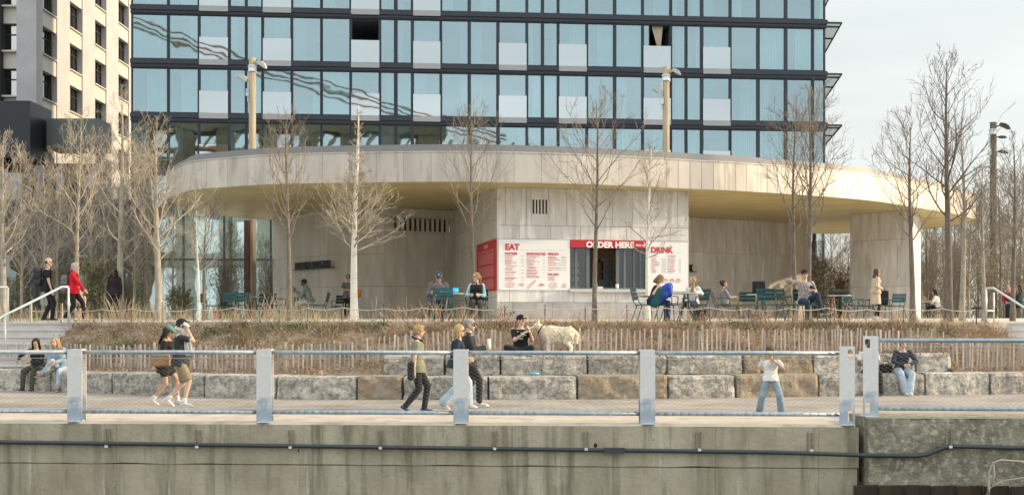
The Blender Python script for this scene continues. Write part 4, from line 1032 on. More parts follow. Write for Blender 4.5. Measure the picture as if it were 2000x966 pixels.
for k in range(-1, 5):
    for a_, b_ in bays[:4]:
        zh = ztop(k); zl = zh-2.28; x = XF-.55; m0 = (a_+b_)/2
        f_ = MB(SO)
        for y in (a_+.05, a_+(b_-a_)/3, a_+2*(b_-a_)/3, b_-.05): f_.box((x, y, (zh+zl)/2), (.1, .09, zh-zl))
        for z in (zl+.05, zh-.05, zh-.75): f_.box((x, m0, z), (.09, b_-a_, .09))
        o_ = f_.build('window', M_sash, sb)
        p_ = MB(SO); p_.box((x-.02, m0, (zh+zl)/2), (.02, b_-a_-.05, zh-zl-.05)); p_.build('pane', M_oglass, o_)
        if (k*3+int(a_)) % 2:
            p_ = MB(SO); p_.box((x-.25, m0+rw.uniform(-.5, .5), (zh+zl)/2+.3), (.03, (b_-a_)*.55, zh-zl-.7)); p_.build('blind', M_blind, o_)
mb = MB(SO); mb.box((XF-3, 117, 21), (.2, 34, 44)); mb.box((XF-12, 133, 21), (18, .3, 44)); mb.build('inner_walls', M_dark, sb)
# face towards the river
xe = XF-3.4; mb = MB(SO)
mb.box((XF-.805, YC+.2, 21), (1.62, .6, 43.98)); 
xw0 = XF-1.6; xw1 = XF-6.5
mb.build('corner_pier', M_mas, sb)
mb = MB(SO); mb.box((XF-7.4, YC+.4, 21), (1.8, .8, 43.9)); mb.box((XF-14, YC+.4, 21), (9, .8, 43.9))
for k in range(-1, 6): mb.box(((xw0+xw1)/2, YC+.7, ztop(k)+.55+.0), (abs(xw1-xw0)-.02, .5, 1.34)); mb.box(((xw0+xw1)/2, YC+.4, ztop(k)+1.25), (abs(xw1-xw0)-.02, .7, .14))
mb.build('river_face', M_mas2, sb)
for k in range(-1, 5):
    zh = ztop(k)-.1; zl = zh-2.35; f_ = MB(SO); xm = (xw0+xw1)/2; W_ = abs(xw1-xw0)
    for i in range(4): f_.box((xw0-W_*i/3, YC+.9, (zh+zl)/2), (.14, .12, zh-zl))
    for z in (zl+.06, zh-.06, zh-.85): f_.box((xm, YC+.9, z), (W_, .1, .1))
    o_ = f_.build('window', M_sash, sb); p_ = MB(SO); p_.box((xm, YC+.93, (zh+zl)/2), (W_-.1, .02, zh-zl-.1)); p_.build('pane', M_oglass, o_)
mb = MB(SO); mb.box((XF-10, YC+4, 21), (19.5, .2, 43)); mb.build('back_rooms', M_dark, sb)
# dark steel and glass base
db = thing('dark_steel_annex', 'dark steel and glass corner annex at the foot of the stone building', 'building', (-40, 99, -.6)); DO = db.location
M_dsteel = flat('blue_black_steel', (.028, .034, .045), .45, .2)
zT = CZ+17.35; mb = MB(DO)
mb.box((XF-10+.5, 97.2, (zT-2.2)), (22, 4.4, 4.4)); mb.box((XF-10+.5, 98.2, 5.0), (21.5, 2.4, 9.5))
for x in (XF+1.3, XF-1.8, XF-5.2, XF-9): mb.box((x, 95.6, 10.5), (.35, .35, 8))
mb.build('steel_frame', M_dsteel, db)
mb = MB(DO); mb.box((XF+3.8, 99.3, zT-2.1), (4.2, 3.0, 2.4)); mb.box((XF+5.8, 99.2, 9), (.4, 2.6, 12)); mb.box((XF+1.9, 98.2, 9), (.4, .4, 12)); mb.build('side_fascia', flat('grey_green_metal', (.13, .15, .15), .5, .2), db)
mb = MB(DO); mb.box((XF-9, 95.9, 11.3), (19, .05, 4.4)); mb.box((XF+3.9, 98.0, 9.5), (3.6, .05, 10)); mb.build('glazing', wavy_glass('dark_glass', (.25, .28, .3), .3, (.5, .55, .6)), db)
mb = MB(DO); mb.box((XF-2, 95.0, 9.6), (7, .04, 1.1)); mb.build('balustrade_glass', glass_mat('balcony_glass', (.6, .66, .66), .25), db)
mb = MB(DO); mb.box((XF-2, 95.4, 8.9), (7.4, 1.2, .25)); mb.build('balcony_slab', M_dsteel, db)
# long low dark wing between the two buildings
lw = thing('dark_low_wing', 'long dark low wing behind the bare trees at the left', 'building', (-30, 82, 0)); mb = MB(lw.location)
mb.box((-31.5, 84, 4.5), (18, 4, 11)); mb.build('wall', flat('dark_wing_wall', (.05, .055, .062), .6), lw)
mb = MB(lw.location)
for i in range(9): mb.box((-39+i*2.0, 81.95, 4.6), (1.5, .08, 3.4))
mb.build('window_row', wavy_glass('wing_glass', (.2, .24, .25), .35, (.5, .58, .62)), lw)

# ---------------------------------------------------------------- river bridge behind the viewer (seen only in reflections)
br = thing('suspension_bridge', 'suspension bridge across the river, seen only reflected in the glass', 'bridge', (-20, -130, -2)); BO = br.location
M_br = pm('bridge_steel', (.50, .38, .25), rough=.8)
mb = MB(BO)
def brl(px, py, dd=278): return Vector(((px-1000)/F*dd, -(dd-147), CZ+(HY-py)/F*dd))
for dy in (0, 12):
    for k in range(1 if dy else 2):
        pts = [brl(p_, q_)+Vector((0, -dy, 0)) for p_, q_ in ((330, -60+k*14), (500, 20+k*12), (640, 75+k*12), (800, 130+k*12), (950, 172+k*10), (1100, 210+k*10), (1300, 262+k*8))]
        mb.tube(pts, .24, 6)
mb.build('main_cable', M_br, br)
mb = MB(BO); 
for dy in (12,):
    for zz in (0,): mb.tube([brl(-200, 262)+Vector((0, -dy, zz)), brl(600, 285)+Vector((0, -dy, zz)), brl(1500, 305)+Vector((0, -dy, zz))], .7, 6)
    for i in range(60):
        p0 = brl(-200+i*26, 262+i*.68)+Vector((0, -dy, 0)); p1 = brl(-200+(i+1)*26, 262+(i+1)*.68)+Vector((0, -dy, 5)); mb.tube([p0, p1], .35, 4)
mb.build('truss_deck', M_br, br)
mb = MB(BO)
for i in range(16): mb.box((-118+i*9, -136, 23), (4, 6, 50))
for zz in (16, 27, 37, 46.5): mb.box((-50, -136, zz), (142, 6.4, 3.2))
mb.build('stone_piers', pm('bridge_stone', (.62, .49, .33), (.40, .30, .19), scale=.2, rough=.9, world=True), br)
# ---------------------------------------------------------------- wooden lamp poles
M_pole = pm('timber_pole', (.30, .245, .165), (.42, .355, .255), scale=3, rough=.85, stretch=(3, 3, .3), bump=.3)
M_dpole = pm('dark_timber_pole', (.075, .065, .05), (.13, .11, .08), scale=3, rough=.9, stretch=(3, 3, .3), bump=.3)
M_lamp = flat('cream_lamp_housing', (.55, .54, .50), .5); M_lampd = flat('dark_lamp_housing', (.05, .05, .045), .5)
def lamp_pole(px, d, ytop, r, label, heads, mat_head, z0=1.84):
    x = wx(px, d); zt_ = wz(ytop, d); t = thing('lamp_pole', label, 'lamp pole', (x, d, z0), 0, 'tall timber lamp poles'); H = zt_-z0
    mb = MB(); mb.tube([(0, 0, 0), (0, 0, H*.5), (0, 0, H)], [r*1.15, r*1.05, r], 14); mb.build('pole', M_dpole if mat_head is M_lampd else M_pole, t, True)
    mb = MB(); mb.tube([(0, 0, H-.62), (0, 0, H-.58), (0, 0, H-.56), (0, 0, H-.40), (0, 0, H-.38), (0, 0, H-.34)], [r+.05]*2+[r+.03]*2+[r+.05]*2, 14); mb.build('clamp', M_galv, t, True)
    mb = MB(); mb.tube([(-r-.02, -.04, H-.6), (-r-.03, -.04, H-1.9)], .03, 6); mb.box((-r-.05, -.06, H-1.5), (.14, .12, .3)); mb.build('conduit_box', M_galv, t)
    for dx, dz, tilt, sc in heads:
        h = MB(); s_ = 1 if dx > 0 else -1
        h.tube([(s_*r, 0, H+dz), (s_*(r+.12), -.05, H+dz+.02)], .035, 6)
        Mx = Euler((R(10), R(tilt)*s_, 0)).to_matrix(); c = Vector((dx, -.08, H+dz-.02))
        pr = [(-.30, .10), (-.1, .16), (.12, .14), (.30, .02), (.30, -.05), (-.30, -.08)]
        vs = []
        for yy in (-.14, .14):
            for a, b in pr: v = Mx @ Vector((s_*a*sc, yy*sc, b*sc)); vs.append(v+c)
        n_ = 6; h.add(vs, [tuple(range(n_)), tuple(range(2*n_-1, n_-1, -1))]+[(i, n_+i, n_+(i+1) % n_, (i+1) % n_) for i in range(n_)])
        ho = h.build('floodlight', mat_head, t)
        q = MB(); Mq = Mx; q.box(c+Mx @ Vector((s_*.0, 0, -.085*sc)), (.42*sc, .22*sc, .015), Mx.to_3x3()); q.build('lens', flat('lamp_lens', (.2, .2, .18), .2), ho)
lamp_pole(493, 53, 113, .15, 'timber lamp pole rising in front of the left part of the glass building', [(.42, -.30, 35, .8), (-.45, -.85, -30, .85)], M_lamp)
lamp_pole(1301, 54, 131, .145, 'timber lamp pole rising behind the roof in front of the open hotel window', [(.45, -.22, 30, .75), (-.45, -1.0, -30, .75)], M_lamp)
lamp_pole(1940, 62, 239, .16, 'dark timber lamp pole among bare trees at the right edge', [(.55, -.2, 25, .9), (.45, -.75, 0, .6), (.50, -1.5, 10, .7)], M_lampd)
# red steel column with a white pipe beside the left pole
cl = thing('steel_column', 'dark red steel column beside the left timber pole under the roof', 'column', (wx(482, 52), 52, 1.84)); mb = MB(); mb.box((0, 0, 2.1), (.2, .2, 4.2)); mb.box((.14, -.05, 2.1), (.05, .05, 4.2)); mb.build('shaft', pm('oxide_red', (.10, .035, .03), rough=.6), cl)

# ---------------------------------------------------------------- bare trees
M_bark = pm('pale_bark', (.40, .36, .29), (.25, .22, .18), scale=6, rough=.9, world=True, stretch=(2, 2, .8), bump=.4)
M_birch = pm('birch_bark', (.74, .70, .62), (.52, .46, .38), scale=5, rough=.85, world=True, stretch=(1, 1, 3), bump=.2, lo=.5, hi=.75)
M_dbark = pm('dark_bark', (.20, .17, .14), (.12, .10, .085), scale=6, rough=.95, world=True, stretch=(2, 2, .6), bump=.5)
M_twig = pm('pale_twigs', (.46, .40, .31), (.25, .21, .165), scale=3, rough=.9, world=True, rnd=.25)
M_twigr = pm('brown_twigs', (.26, .215, .17), (.16, .13, .105), scale=3, rough=.9, world=True, rnd=.25)
M_twigd = pm('dark_twigs', (.15, .12, .10), (.10, .085, .07), scale=3, rough=.9, world=True, rnd=.25)
def grow(mb, rnd, p, d, L_, r, lvl, maxl, rmin, up, kids, ns=5, wig=.16):
    pts = [p.copy()]; rad = [r]; q = p.copy(); dd = d.copy()
    for i in range(ns):
        dd = (dd+Vector((rnd.gauss(0, wig), rnd.gauss(0, wig), rnd.gauss(0, wig*.6)+up))).normalized()
        q = q+dd*(L_/ns); pts.append(q.copy()); rad.append(max(rmin*.8, r*(1-(i+1)/ns*.78)))
    mb.tube(pts, rad, 5 if lvl == 0 else 4 if lvl == 1 else 3, False, rnd.random())
    if lvl < maxl:
        nk = kids[lvl]
        for k in range(nk):
            t = rnd.uniform(.22, .97); i = min(ns-1, int(t*ns)); base = pts[i].lerp(pts[i+1], t*ns-i); ax = (pts[i+1]-pts[i]).normalized()
            perp = ax.cross(Vector((rnd.gauss(0, 1), rnd.gauss(0, 1), rnd.gauss(0, 1))))
            if perp.length < .01: continue
            perp.normalize(); ang = R(rnd.uniform(24, 50)); nd = ax*math.cos(ang)+perp*math.sin(ang)
            grow(mb, rnd, base, nd, L_*rnd.uniform(.32, .66)*(1.15-.5*t), max(rmin, rad[i]*.55), lvl+1, maxl, rmin, up, kids, max(3, ns-1), wig)
def tree_meshes(seed, H, r, first=.32, nb=24, spread=.34, ang=(38, 62), up=.10, kids=(6, 4), rmin=.0045, wob=.02, maxl=2, leaders=1, shape='cone'):
    rnd = random.Random(seed); tr = MB(); cr_ = MB(); n = 9; pts = []; rad = []
    for i in range(n+1):
        t = i/n; pts.append(Vector((wob*H*math.sin(seed+t*3.1)*t, wob*H*math.cos(seed*1.7+t*2.3)*t, H*t))); rad.append(r*(1-t)**.8+.007)
    rad[0] *= 1.25; tr.tube(pts, rad, 9, False)
    for k in range(nb):
        t = first+(1-first)*(k/nb)**1.05*.97; i = min(n-1, int(t*n)); base = pts[i].lerp(pts[i+1], t*n-i)
        th = k*2.399+rnd.uniform(-.5, .5); a = R(rnd.uniform(*ang))*(1-.25*t); u = (t-first)/(1-first)
        L_ = H*spread*((1-u)**.7*.9+.16)*rnd.uniform(.75, 1.2)*(min(1, .55+u*3) if shape == 'cone' else 1)*(max(.35, 1.5*(1-u)**1.7) if shape == 'ball' else 1)
        d = Vector((math.cos(th)*math.sin(a), math.sin(th)*math.sin(a), math.cos(a)))
        grow(cr_, rnd, base, d, L_, max(rmin*1.4, rad[i]*.33), 0, maxl, rmin, up, kids, 6)
    return tr, cr_
treec = 0
def tree(px, d, ytop, tw, label, bark, twig, seed, group='young bare trees around the pavilion', z0=None, **kw):
    x = wx(px, d); z0 = tz(d)-.05 if z0 is None else z0; H = wz(ytop, d)-z0
    t = thing('bare_tree', label, 'tree', (x, d, z0), 0, group); tr, cr_ = tree_meshes(seed, H, tw/F*d/2*.86, **kw)
    tr.build('trunk', bark, t, True); cr_.build('crown', twig, t); return t
NB = dict(nb=26)
T = [
 (7, 36, 262, 15, 'pale bare tree at the far left edge above the short handrail', M_bark, M_twig, 3, dict(nb=28, spread=.31, first=.28, kids=(6, 3))),
 (152, 36.5, 235, 10, 'bare tree right behind the woman in the red jacket', M_bark, M_twig, 5, dict(nb=26, spread=.33, first=.33, kids=(6, 3))),
 (310, 35.5, 236, 17, 'thick pale trunked bare tree at the left tip of the roof', M_bark, M_twig, 9, dict(nb=28, spread=.29, first=.30, kids=(6, 3))),
 (235, 40.5, 185, 17, 'tall bare tree beside the woman in dark clothes', M_bark, M_twig, 12, dict(nb=28, spread=.27, first=.25, kids=(6, 3))),
 (388, 33.5, 412, 7, 'small sunlit pale sapling in front of the lobby glass', M_birch, M_twig, 15, dict(nb=16, spread=.40, first=.42, kids=(5, 3))),
 (399, 37, 395, 7, 'small dark bare sapling in front of the lobby glass', M_dbark, M_twigd, 17, dict(nb=16, spread=.45, first=.45, kids=(5, 3))),
 (564, 35, 222, 12, 'grey trunked bare tree in front of the park lettering', M_dbark, M_twigr, 21, dict(nb=22, spread=.34, first=.40, kids=(6, 3))),
 (692, 31.2, 205, 17, 'white birch with a dense low crown beside the woman with the orange bag', M_birch, M_twig, 24, dict(nb=62, spread=.20, first=.33, ang=(50, 80), up=.075, kids=(8, 4), shape='ball')),
 (925, 33.8, 232, 9, 'slim bare tree behind the blonde woman in the black vest', M_dbark, M_twigr, 28, dict(nb=22, spread=.40, first=.44, kids=(5, 3))),
 (1161, 31.5, 205, 11, 'slim dark tree in front of the service window', M_dbark, M_twigr, 31, dict(nb=24, spread=.38, first=.42, ang=(38, 60), kids=(5, 3))),
 (1266, 33.6, 280, 10, 'young white birch in front of the drink board', M_birch, M_twig, 36, dict(nb=26, spread=.24, first=.36, kids=(6, 3), ang=(45, 75))),
 (1553, 34.2, 215, 10, 'left one of the two close dark trees behind the man in the patterned sweater', M_dbark, M_twigr, 41, dict(nb=24, spread=.36, first=.42, kids=(6, 3))),
 (1579, 33.4, 195, 12, 'right one of the two close dark trees behind the man in the patterned sweater', M_dbark, M_twigr, 44, dict(nb=26, spread=.38, first=.42, kids=(6, 3))),
 (1783, 33.2, 238, 13, 'dark tree in front of the right stone pier', M_dbark, M_twigr, 47, dict(nb=24, spread=.36, first=.40, kids=(6, 3))),
 (1853, 32.6, 118, 18, 'tallest dark bare tree at the right tip of the roof', M_dbark, M_twigd, 53, dict(nb=26, spread=.32, first=.38, kids=(6, 3))),
 (1879, 35, 250, 13, 'pale trunked tree right of the tallest bare tree', M_bark, M_twigr, 57, dict(nb=22, spread=.28, first=.42, kids=(6, 3))),
 (1922, 35, 330, 9, 'pale thin tree beside the right handrail', M_bark, M_twigr, 59, dict(nb=22, spread=.28, first=.42, kids=(6, 3))),
 (1978, 35.5, 275, 11, 'dark bare tree in front of the person in the red plaid shirt', M_dbark, M_twigr, 63, dict(nb=26, spread=.30, first=.36, kids=(6, 3))),
]
for px, d, yt, tw, lab, bk_, tg, sd_, kw in T: tree(px, d, yt, tw, lab, bk_, tg, sd_, **kw)
# further trees: three shapes reused, each copy turned and scaled
protos = []
for i, (bk_, tg) in enumerate(((M_bark, M_twig), (M_dbark, M_twigr), (M_bark, M_twigr))):
    tr, cr_ = tree_meshes(101+i*7, 8, .075, nb=34, spread=.34, first=.18, kids=(8, 4), rmin=.007)
    protos.append((tr.mesh(True), cr_.mesh(), bk_, tg))
for me, me2, a, b in protos: me.materials.append(a); me2.materials.append(b)
BG = [(42, 43, 300, 0, 'behind the man with the backpack'), (84, 42, 330, 0, 'between the man with the backpack and the far left tree'), (112, 46, 300, 2, 'in front of the dark annex, left of the red jacket woman'), (182, 43, 300, 0, 'beside the green bush'), (205, 47, 270, 2, 'between the red jacket woman and the dark clothed woman'), (262, 44, 290, 0, 'just right of the dark clothed woman'), (288, 47, 300, 2, 'left of the lobby glass'), (338, 44, 380, 0, 'under the left tip of the roof'), (450, 47, 440, 2, 'low among the terrace chairs at the left'), (520, 50, 470, 0, 'low beside the left timber pole'),
      (1622, 60, 440, 1, 'seen left through the gap by the right pier'), (1640, 64, 450, 0, 'seen in the middle of the gap by the right pier'), (1657, 60, 460, 1, 'seen right in the gap, touching the right pier'),
      (1812, 58, 400, 1, 'just right of the pier'), (1828, 66, 430, 2, 'above the white shirted diner'), (1862, 62, 400, 1, 'behind the tallest tree'), (1893, 55, 380, 2, 'left of the dark timber pole'), (1912, 64, 390, 1, 'close left of the dark timber pole'), (1932, 70, 400, 2, 'far behind the dark timber pole'), (1953, 56, 330, 1, 'right of the dark timber pole'), (1968, 66, 350, 2, 'between the right pole and the edge'), (1993, 58, 340, 1, 'at the right edge of the photo'), (2012, 52, 300, 2, 'cut by the right edge'), (1845, 75, 430, 1, 'far off right of the pier'), (1800, 74, 440, 2, 'far off behind the pier'), (1880, 80, 420, 1, 'far off between the two tall trees'), (-30, 46, 280, 0, 'cut by the left edge')]
for i, (px, d, yt, k, where) in enumerate(BG):
    z0 = 1.75 if d < 60 else 1.5; H = wz(yt, d)-z0
    t = thing('bare_tree', 'background bare tree '+where, 'tree', (wx(px, d), d, z0), i*1.3, 'background bare trees')
    me, me2, _, _ = protos[k]
    for nm_, m_ in (('trunk', me), ('crown', me2)):
        o_ = link_obj(nm_, m_, t)
    s_ = H/8; t.scale = (s_*.95, s_*.95, s_)

# ---------------------------------------------------------------- shrubs, brush, grasses
M_dry = pm('dry_stems', (.54, .44, .30), (.33, .24, .16), scale=1.5, rough=.95, world=True, rnd=.45)
M_red = pm('reddish_brush', (.42, .29, .21), (.24, .16, .11), scale=1.5, rough=.95, world=True, rnd=.5)
M_leafg = pm('green_leaves', (.13, .17, .05), (.07, .11, .03), scale=3, rough=.7, world=True, rnd=.4)
M_litter = pm('leaf_litter', (.34, .23, .15), (.22, .14, .09), scale=2, rough=.95, world=True, rnd=.6)
def blade(mb, rnd, p, L_, lean, r0=.004, n=3, curve=.5, r=None):
    th = rnd.uniform(0, 6.283); d = Vector((math.cos(th)*math.sin(lean), math.sin(th)*math.sin(lean), math.cos(lean))); q = Vector(p); pts = [q.copy()]
    for i in range(n): d = (d+Vector((math.cos(th), math.sin(th), -.3))*curve*.3/n+Vector((rnd.gauss(0, .1), rnd.gauss(0, .1), rnd.gauss(0, .06)))).normalized(); q = q+d*L_/n; pts.append(q.copy())
    mb.tube(pts, [r0]+[r0*.75]*(n-1)+[r0*.35], 3, False, rnd.random() if r is None else r); return pts
def leaf(mb, rnd, p, s_):
    M = Euler((rnd.uniform(-1.3, 1.3), rnd.uniform(-1.3, 1.3), rnd.uniform(0, 6.3))).to_matrix()
    vs = [M @ Vector(v)*s_+Vector(p) for v in ((-.5, 0, 0), (0, -.32, .06), (.5, 0, 0), (0, .32, .06))]; mb.add(vs, [(0, 1, 2, 3)], rnd.random())
rnd = random.Random(77)
brush = MB(); redb = MB(); lit = MB(); gr = MB()
def inst(x, u): return not (x < STL+1.5*(u-1)+.0 or x > STR-1.5*(u-1))
def bz(x, t): return bank_z(x, t)
cnt = 0
while cnt < 21000:
    x = rnd.uniform(-14.5, 14.5); T_ = ytf(x)-yw(x)-.16; t = rnd.uniform(.75 if not -3 < x < 10.3 else 1.55, T_); u = t/T_
    if not inst(x, u): continue
    dn = noise.noise(Vector((x*.9, t*1.3, 4)))
    right = x > -2.2
    if noise.noise(Vector((x*1.7, t*2.3, 9))) < -.12 and rnd.random() < .75: cnt += .25; continue
    if not right and t < tfence(x)+1.7 and rnd.random() < .35 and dn < .1: cnt += .3; continue
    hh = rnd.uniform(.10, .30)*(1.25 if right else .8)*(1+.6*max(0, dn))
    mb = redb if (rnd.random() < (.6 if right else .45)) else brush
    blade(mb, rnd, (x, yw(x)+t, bz(x, t)-.02), hh, R(rnd.uniform(15, 80)), .0042, 3, .8); cnt += 1
for i in range(15000):
    x = rnd.uniform(-14.5, 14.5); T_ = ytf(x)-yw(x)-.16; t = rnd.uniform(.6, T_); u = t/T_
    if not inst(x, u): continue
    leaf(lit, rnd, (x, yw(x)+t, bz(x, t)+rnd.uniform(.0, .16)), rnd.uniform(.03, .075))
for c_ in range(75):      # arching tangles
    cx = rnd.uniform(-11.5, 12.5); T_ = ytf(cx)-yw(cx)-.16; ct = rnd.uniform(1.9, T_) if cx > -3 else rnd.uniform(1.2, T_)
    hh = rnd.uniform(.22, .5); mb = rnd.choice((brush, redb, redb))
    for i in range(60):
        x = cx+rnd.gauss(0, .16); t = min(T_, ct+rnd.gauss(0, .12)); blade(mb, rnd, (x, yw(x)+t, bz(x, t)-.02), hh*rnd.uniform(.5, 1.1), R(rnd.uniform(0, 65)), .0045, 4, 1.1, r=min(1, max(0, rnd.gauss(.5 if c_ % 2 else .15, .2))))
for i in range(900):      # terrace edge
    x = rnd.uniform(-11.5, 12); blade(brush, rnd, (x, ytf(x)+rnd.uniform(-.35, .1), 1.6), rnd.uniform(.15, .42), R(rnd.uniform(5, 50)), .004, 3, .5)
for c in ((-8.6, 30.6), (-6.6, 30.2), (-4.4, 30.2), (-2.2, 29.9), (-.6, 29.8), (1.4, 29.9), (2.9, 30.1), (5.6, 30.6), (6.5, 30.7), (8.1, 30.9), (-9.6, 31), (-11.5, 31.7), (-10.2, 31.2), (-7.6, 30.9), (-7.0, 31.0), (-6.0, 30.7), (-5.2, 30.5), (4.3, 30.5), (7.4, 31.0), (8.9, 31.1), (9.6, 31.3), (10.3, 31.5), (11, 31.7), (-3.2, 30.2)):
    for i in range(170):
        x = c[0]+rnd.gauss(0, .30); y = c[1]+rnd.gauss(0, .2); t = y-yw(x); blade(gr, rnd, (x, y, bz(x, t)), rnd.uniform(.06, .2), R(rnd.uniform(5, 60)), .006, 2, .6)
        leaf(gr, rnd, (x, y, bz(x, t)+rnd.uniform(.02, .14)), .045)
# grass drifts at far left behind the steps and under the left trees
for i in range(1500):
    x = rnd.uniform(-17.5, -5.5); y = rnd.uniform(35.5, 41) if x > -12 else rnd.uniform(34.5, 40); h_ = rnd.uniform(.25, .85)*(.5+.5*abs(noise.noise(Vector((x*1.1, y*.6, 2))))*2)
    blade(brush if rnd.random() < .7 else gr, rnd, (x, y, 1.66), h_, R(rnd.uniform(2, 28)), .006, 3, .5)
props(brush.build('dry_grass', M_dry), 'straw coloured dry grass and stems covering the bank', 'dry grass', kind='stuff')
props(redb.build('dry_brush', M_red), 'tangled reddish brown dry brush behind the fence', 'brush', kind='stuff')
props(lit.build('leaf_litter', M_litter), 'brown fallen leaves scattered over the bank', 'leaf litter', kind='stuff')
props(gr.build('green_tufts', M_leafg), 'small fresh green tufts on the bank', 'grass', kind='stuff')
def clump(px, d, ytop, n, sprd, label, mat=M_dry, leaves=0, head=False, z0=None, r0=.006, name='dry_grass_clump', cat='dry plant'):
    x = wx(px, d); z0 = bank_z(x, min(d-yw(x), ytf(x)-yw(x)-.2)) if z0 is None else z0
    H = wz(ytop, d)-z0; t = thing(name, label, cat, (x, d, z0)); rn = random.Random(px); mb = MB(); lf = MB()
    for i in range(n):
        p = blade(mb, rn, (rn.gauss(0, .06+sprd*.15), rn.gauss(0, .08), 0), H*rn.uniform(.5, 1.05), R(abs(rn.gauss(0, 12+sprd*22))), r0, 5, .5)
        for _ in range(leaves): leaf(lf, rn, p[rn.randint(2, 5)]+Vector((rn.gauss(0, .03), rn.gauss(0, .03), rn.gauss(0, .03))), rn.uniform(.03, .06))
        if head:
            for _ in range(14): leaf(lf, rn, p[-1]+Vector((rn.gauss(0, .05), rn.gauss(0, .05), rn.gauss(0, .04))), .045)
    mb.build('stems', mat, t)
    if len(lf.v): lf.build('dry_leaves', M_litter, t)
CL = [(232, 32.6, 560, 30, .6, 'tall straw grass fan below the dark clothed woman', 0), (262, 32.4, 575, 26, .6, 'leaning grass clump left of the thick pale trunk', 0), (290, 32, 590, 22, .7, 'short grass clump at the foot of the thick pale trunk', 0), (430, 31.4, 585, 24, .6, 'grass clump below the left terrace chairs', 0), (505, 31.2, 568, 34, .6, 'tall grass clump in front of the stacked chairs', 0), (545, 31, 552, 40, .8, 'widest grass fan left of the hoodie man', 0), (600, 30.9, 590, 16, .8, 'low arching grass in front of the hoodie man', 0), (658, 30.8, 590, 18, .7, 'low grass left of the white birch', 0),
      (752, 30.5, 580, 14, .5, 'thin stems at the left of the dark recess', 1), (790, 30.5, 575, 34, .9, 'airy twiggy plant below the louvres', 2), (850, 30.4, 578, 24, .5, 'stiff stems left of the man in the blue cap', 1), (905, 30.4, 590, 20, .6, 'thin stems between the two seated people by the kiosk', 0), (985, 30.3, 598, 12, .6, 'dried hydrangea with round brown heads below the food board', 0), (1130, 30.5, 600, 18, .8, 'low twiggy plant below the service window', 1), (1192, 30.6, 572, 22, .8, 'bare branching shrub below the right end of the counter', 0), (1240, 30.6, 600, 20, .8, 'brown twiggy plant under the woman with the blue bag', 2), (1360, 30.8, 600, 26, .9, 'brown leafy plant below the blonde girl', 4), (1420, 30.9, 598, 34, 1.1, 'rusty brown plant below the woman in camouflage trousers', 6), (1480, 30.9, 592, 34, 1.0, 'rusty brown plant below the laptop table', 6), (1636, 31.2, 575, 22, .6, 'green stemmed plant right of the man in the patterned sweater', 1), (1668, 31.3, 600, 18, .8, 'low plant left of the beige coat woman', 2), (1752, 31.5, 590, 26, .5, 'thin upright stems right of the beige coat woman', 0), (1815, 31.8, 600, 22, .8, 'low plant below the right pier edge', 1), (1860, 32, 610, 22, .9, 'low tangle at the foot of the tallest tree', 1), (345, 31.8, 600, 24, .8, 'straw clump above the walking couple', 0), (170, 33.2, 598, 22, .6, 'straw clump right of the red jacket woman', 0)]
for px, d, yt, n, s_, lab, lv in CL: clump(px, d, yt, n, s_, lab, leaves=lv, head='hydrangea' in lab)
def shrub(px, d, ytop, wpx, label, mat, n=1600, z0=1.7, name='shrub', stems=40, ls=.09):
    x = wx(px, d); H = wz(ytop, d)-z0; Wd = wpx/F*d/2; t = thing(name, label, 'shrub', (x, d, z0)); rn = random.Random(px+3); mb = MB(); lf = MB()
    for i in range(stems):
        th = rn.uniform(0, 6.283); rr = Wd*rn.uniform(.1, .9); e = Vector((math.cos(th)*rr, math.sin(th)*rr*.7, H*rn.uniform(.5, 1.02)))
        mid = e*.5+Vector((rn.gauss(0, .1), rn.gauss(0, .1), .1*H)); mb.tube([Vector((rn.gauss(0, .12), rn.gauss(0, .12), 0)), mid, e], [.018, .012, .005], 4, False, rn.random())
        for k in range(6):
            p = mid.lerp(e, rn.random()); mb.tube([p, p+Vector((rn.gauss(0, .25), rn.gauss(0, .25), rn.uniform(.05, .4)))], [.007, .003], 3, False, rn.random())
    k = 0
    while k < n:
        p = Vector((rn.uniform(-1, 1), rn.uniform(-1, 1), rn.uniform(0, 1)))
        if p.x**2+p.y**2+((p.z-.5)*1.7)**2 > 1: continue
        if noise.noise(Vector((p.x*2.6, p.y*2.6, p.z*2.6+px))) < -.06: k += .2; continue
        leaf(lf, rn, (p.x*Wd, p.y*Wd*.7, p.z*H), rn.uniform(.6, 1.2)*ls); k += 1
    mb.build('stems', M_twigr, t); lf.build('foliage', mat, t)
M_olive = pm('olive_leaves', (.24, .25, .10), (.13, .14, .055), scale=3, rough=.75, world=True, rnd=.45)
M_pinkl = pm('pinkish_dry_leaves', (.30, .22, .16), (.12, .13, .06), scale=4, rough=.8, world=True, rnd=.5)
SH = [(183, 43, 500, 62, 'green bush between the red jacket woman and the dark clothed woman', M_olive, 2000), (118, 47, 520, 50, 'dark green bush behind the man with the backpack', M_olive, 900), (350, 44, 560, 60, 'low bush at the foot of the lobby glass', M_olive, 900), (440, 49, 500, 90, 'tall thin leaved bush in front of the lobby glass', M_olive, 700), (530, 52, 510, 60, 'thin bush right of the left timber pole', M_olive, 500),
      (1600, 47, 505, 60, 'bush with pinkish dry leaves behind the man in the patterned sweater', M_pinkl, 2400), (1640, 52, 520, 60, 'brown thicket in the gap left of the right pier', M_pinkl, 1500),
      (1815, 60, 440, 80, 'green bush just right of the right pier', M_olive, 1500), (1870, 64, 430, 90, 'green bush behind the tallest tree', M_olive, 1600), (1930, 60, 455, 90, 'green bush behind the right handrail', M_olive, 1400), (1990, 62, 460, 90, 'green bush at the right edge', M_olive, 1400), (250, 46, 540, 80, 'grey green bush behind the dark clothed woman', M_olive, 900), (20, 44, 540, 90, 'dark bush at the far left edge', M_olive, 900)]
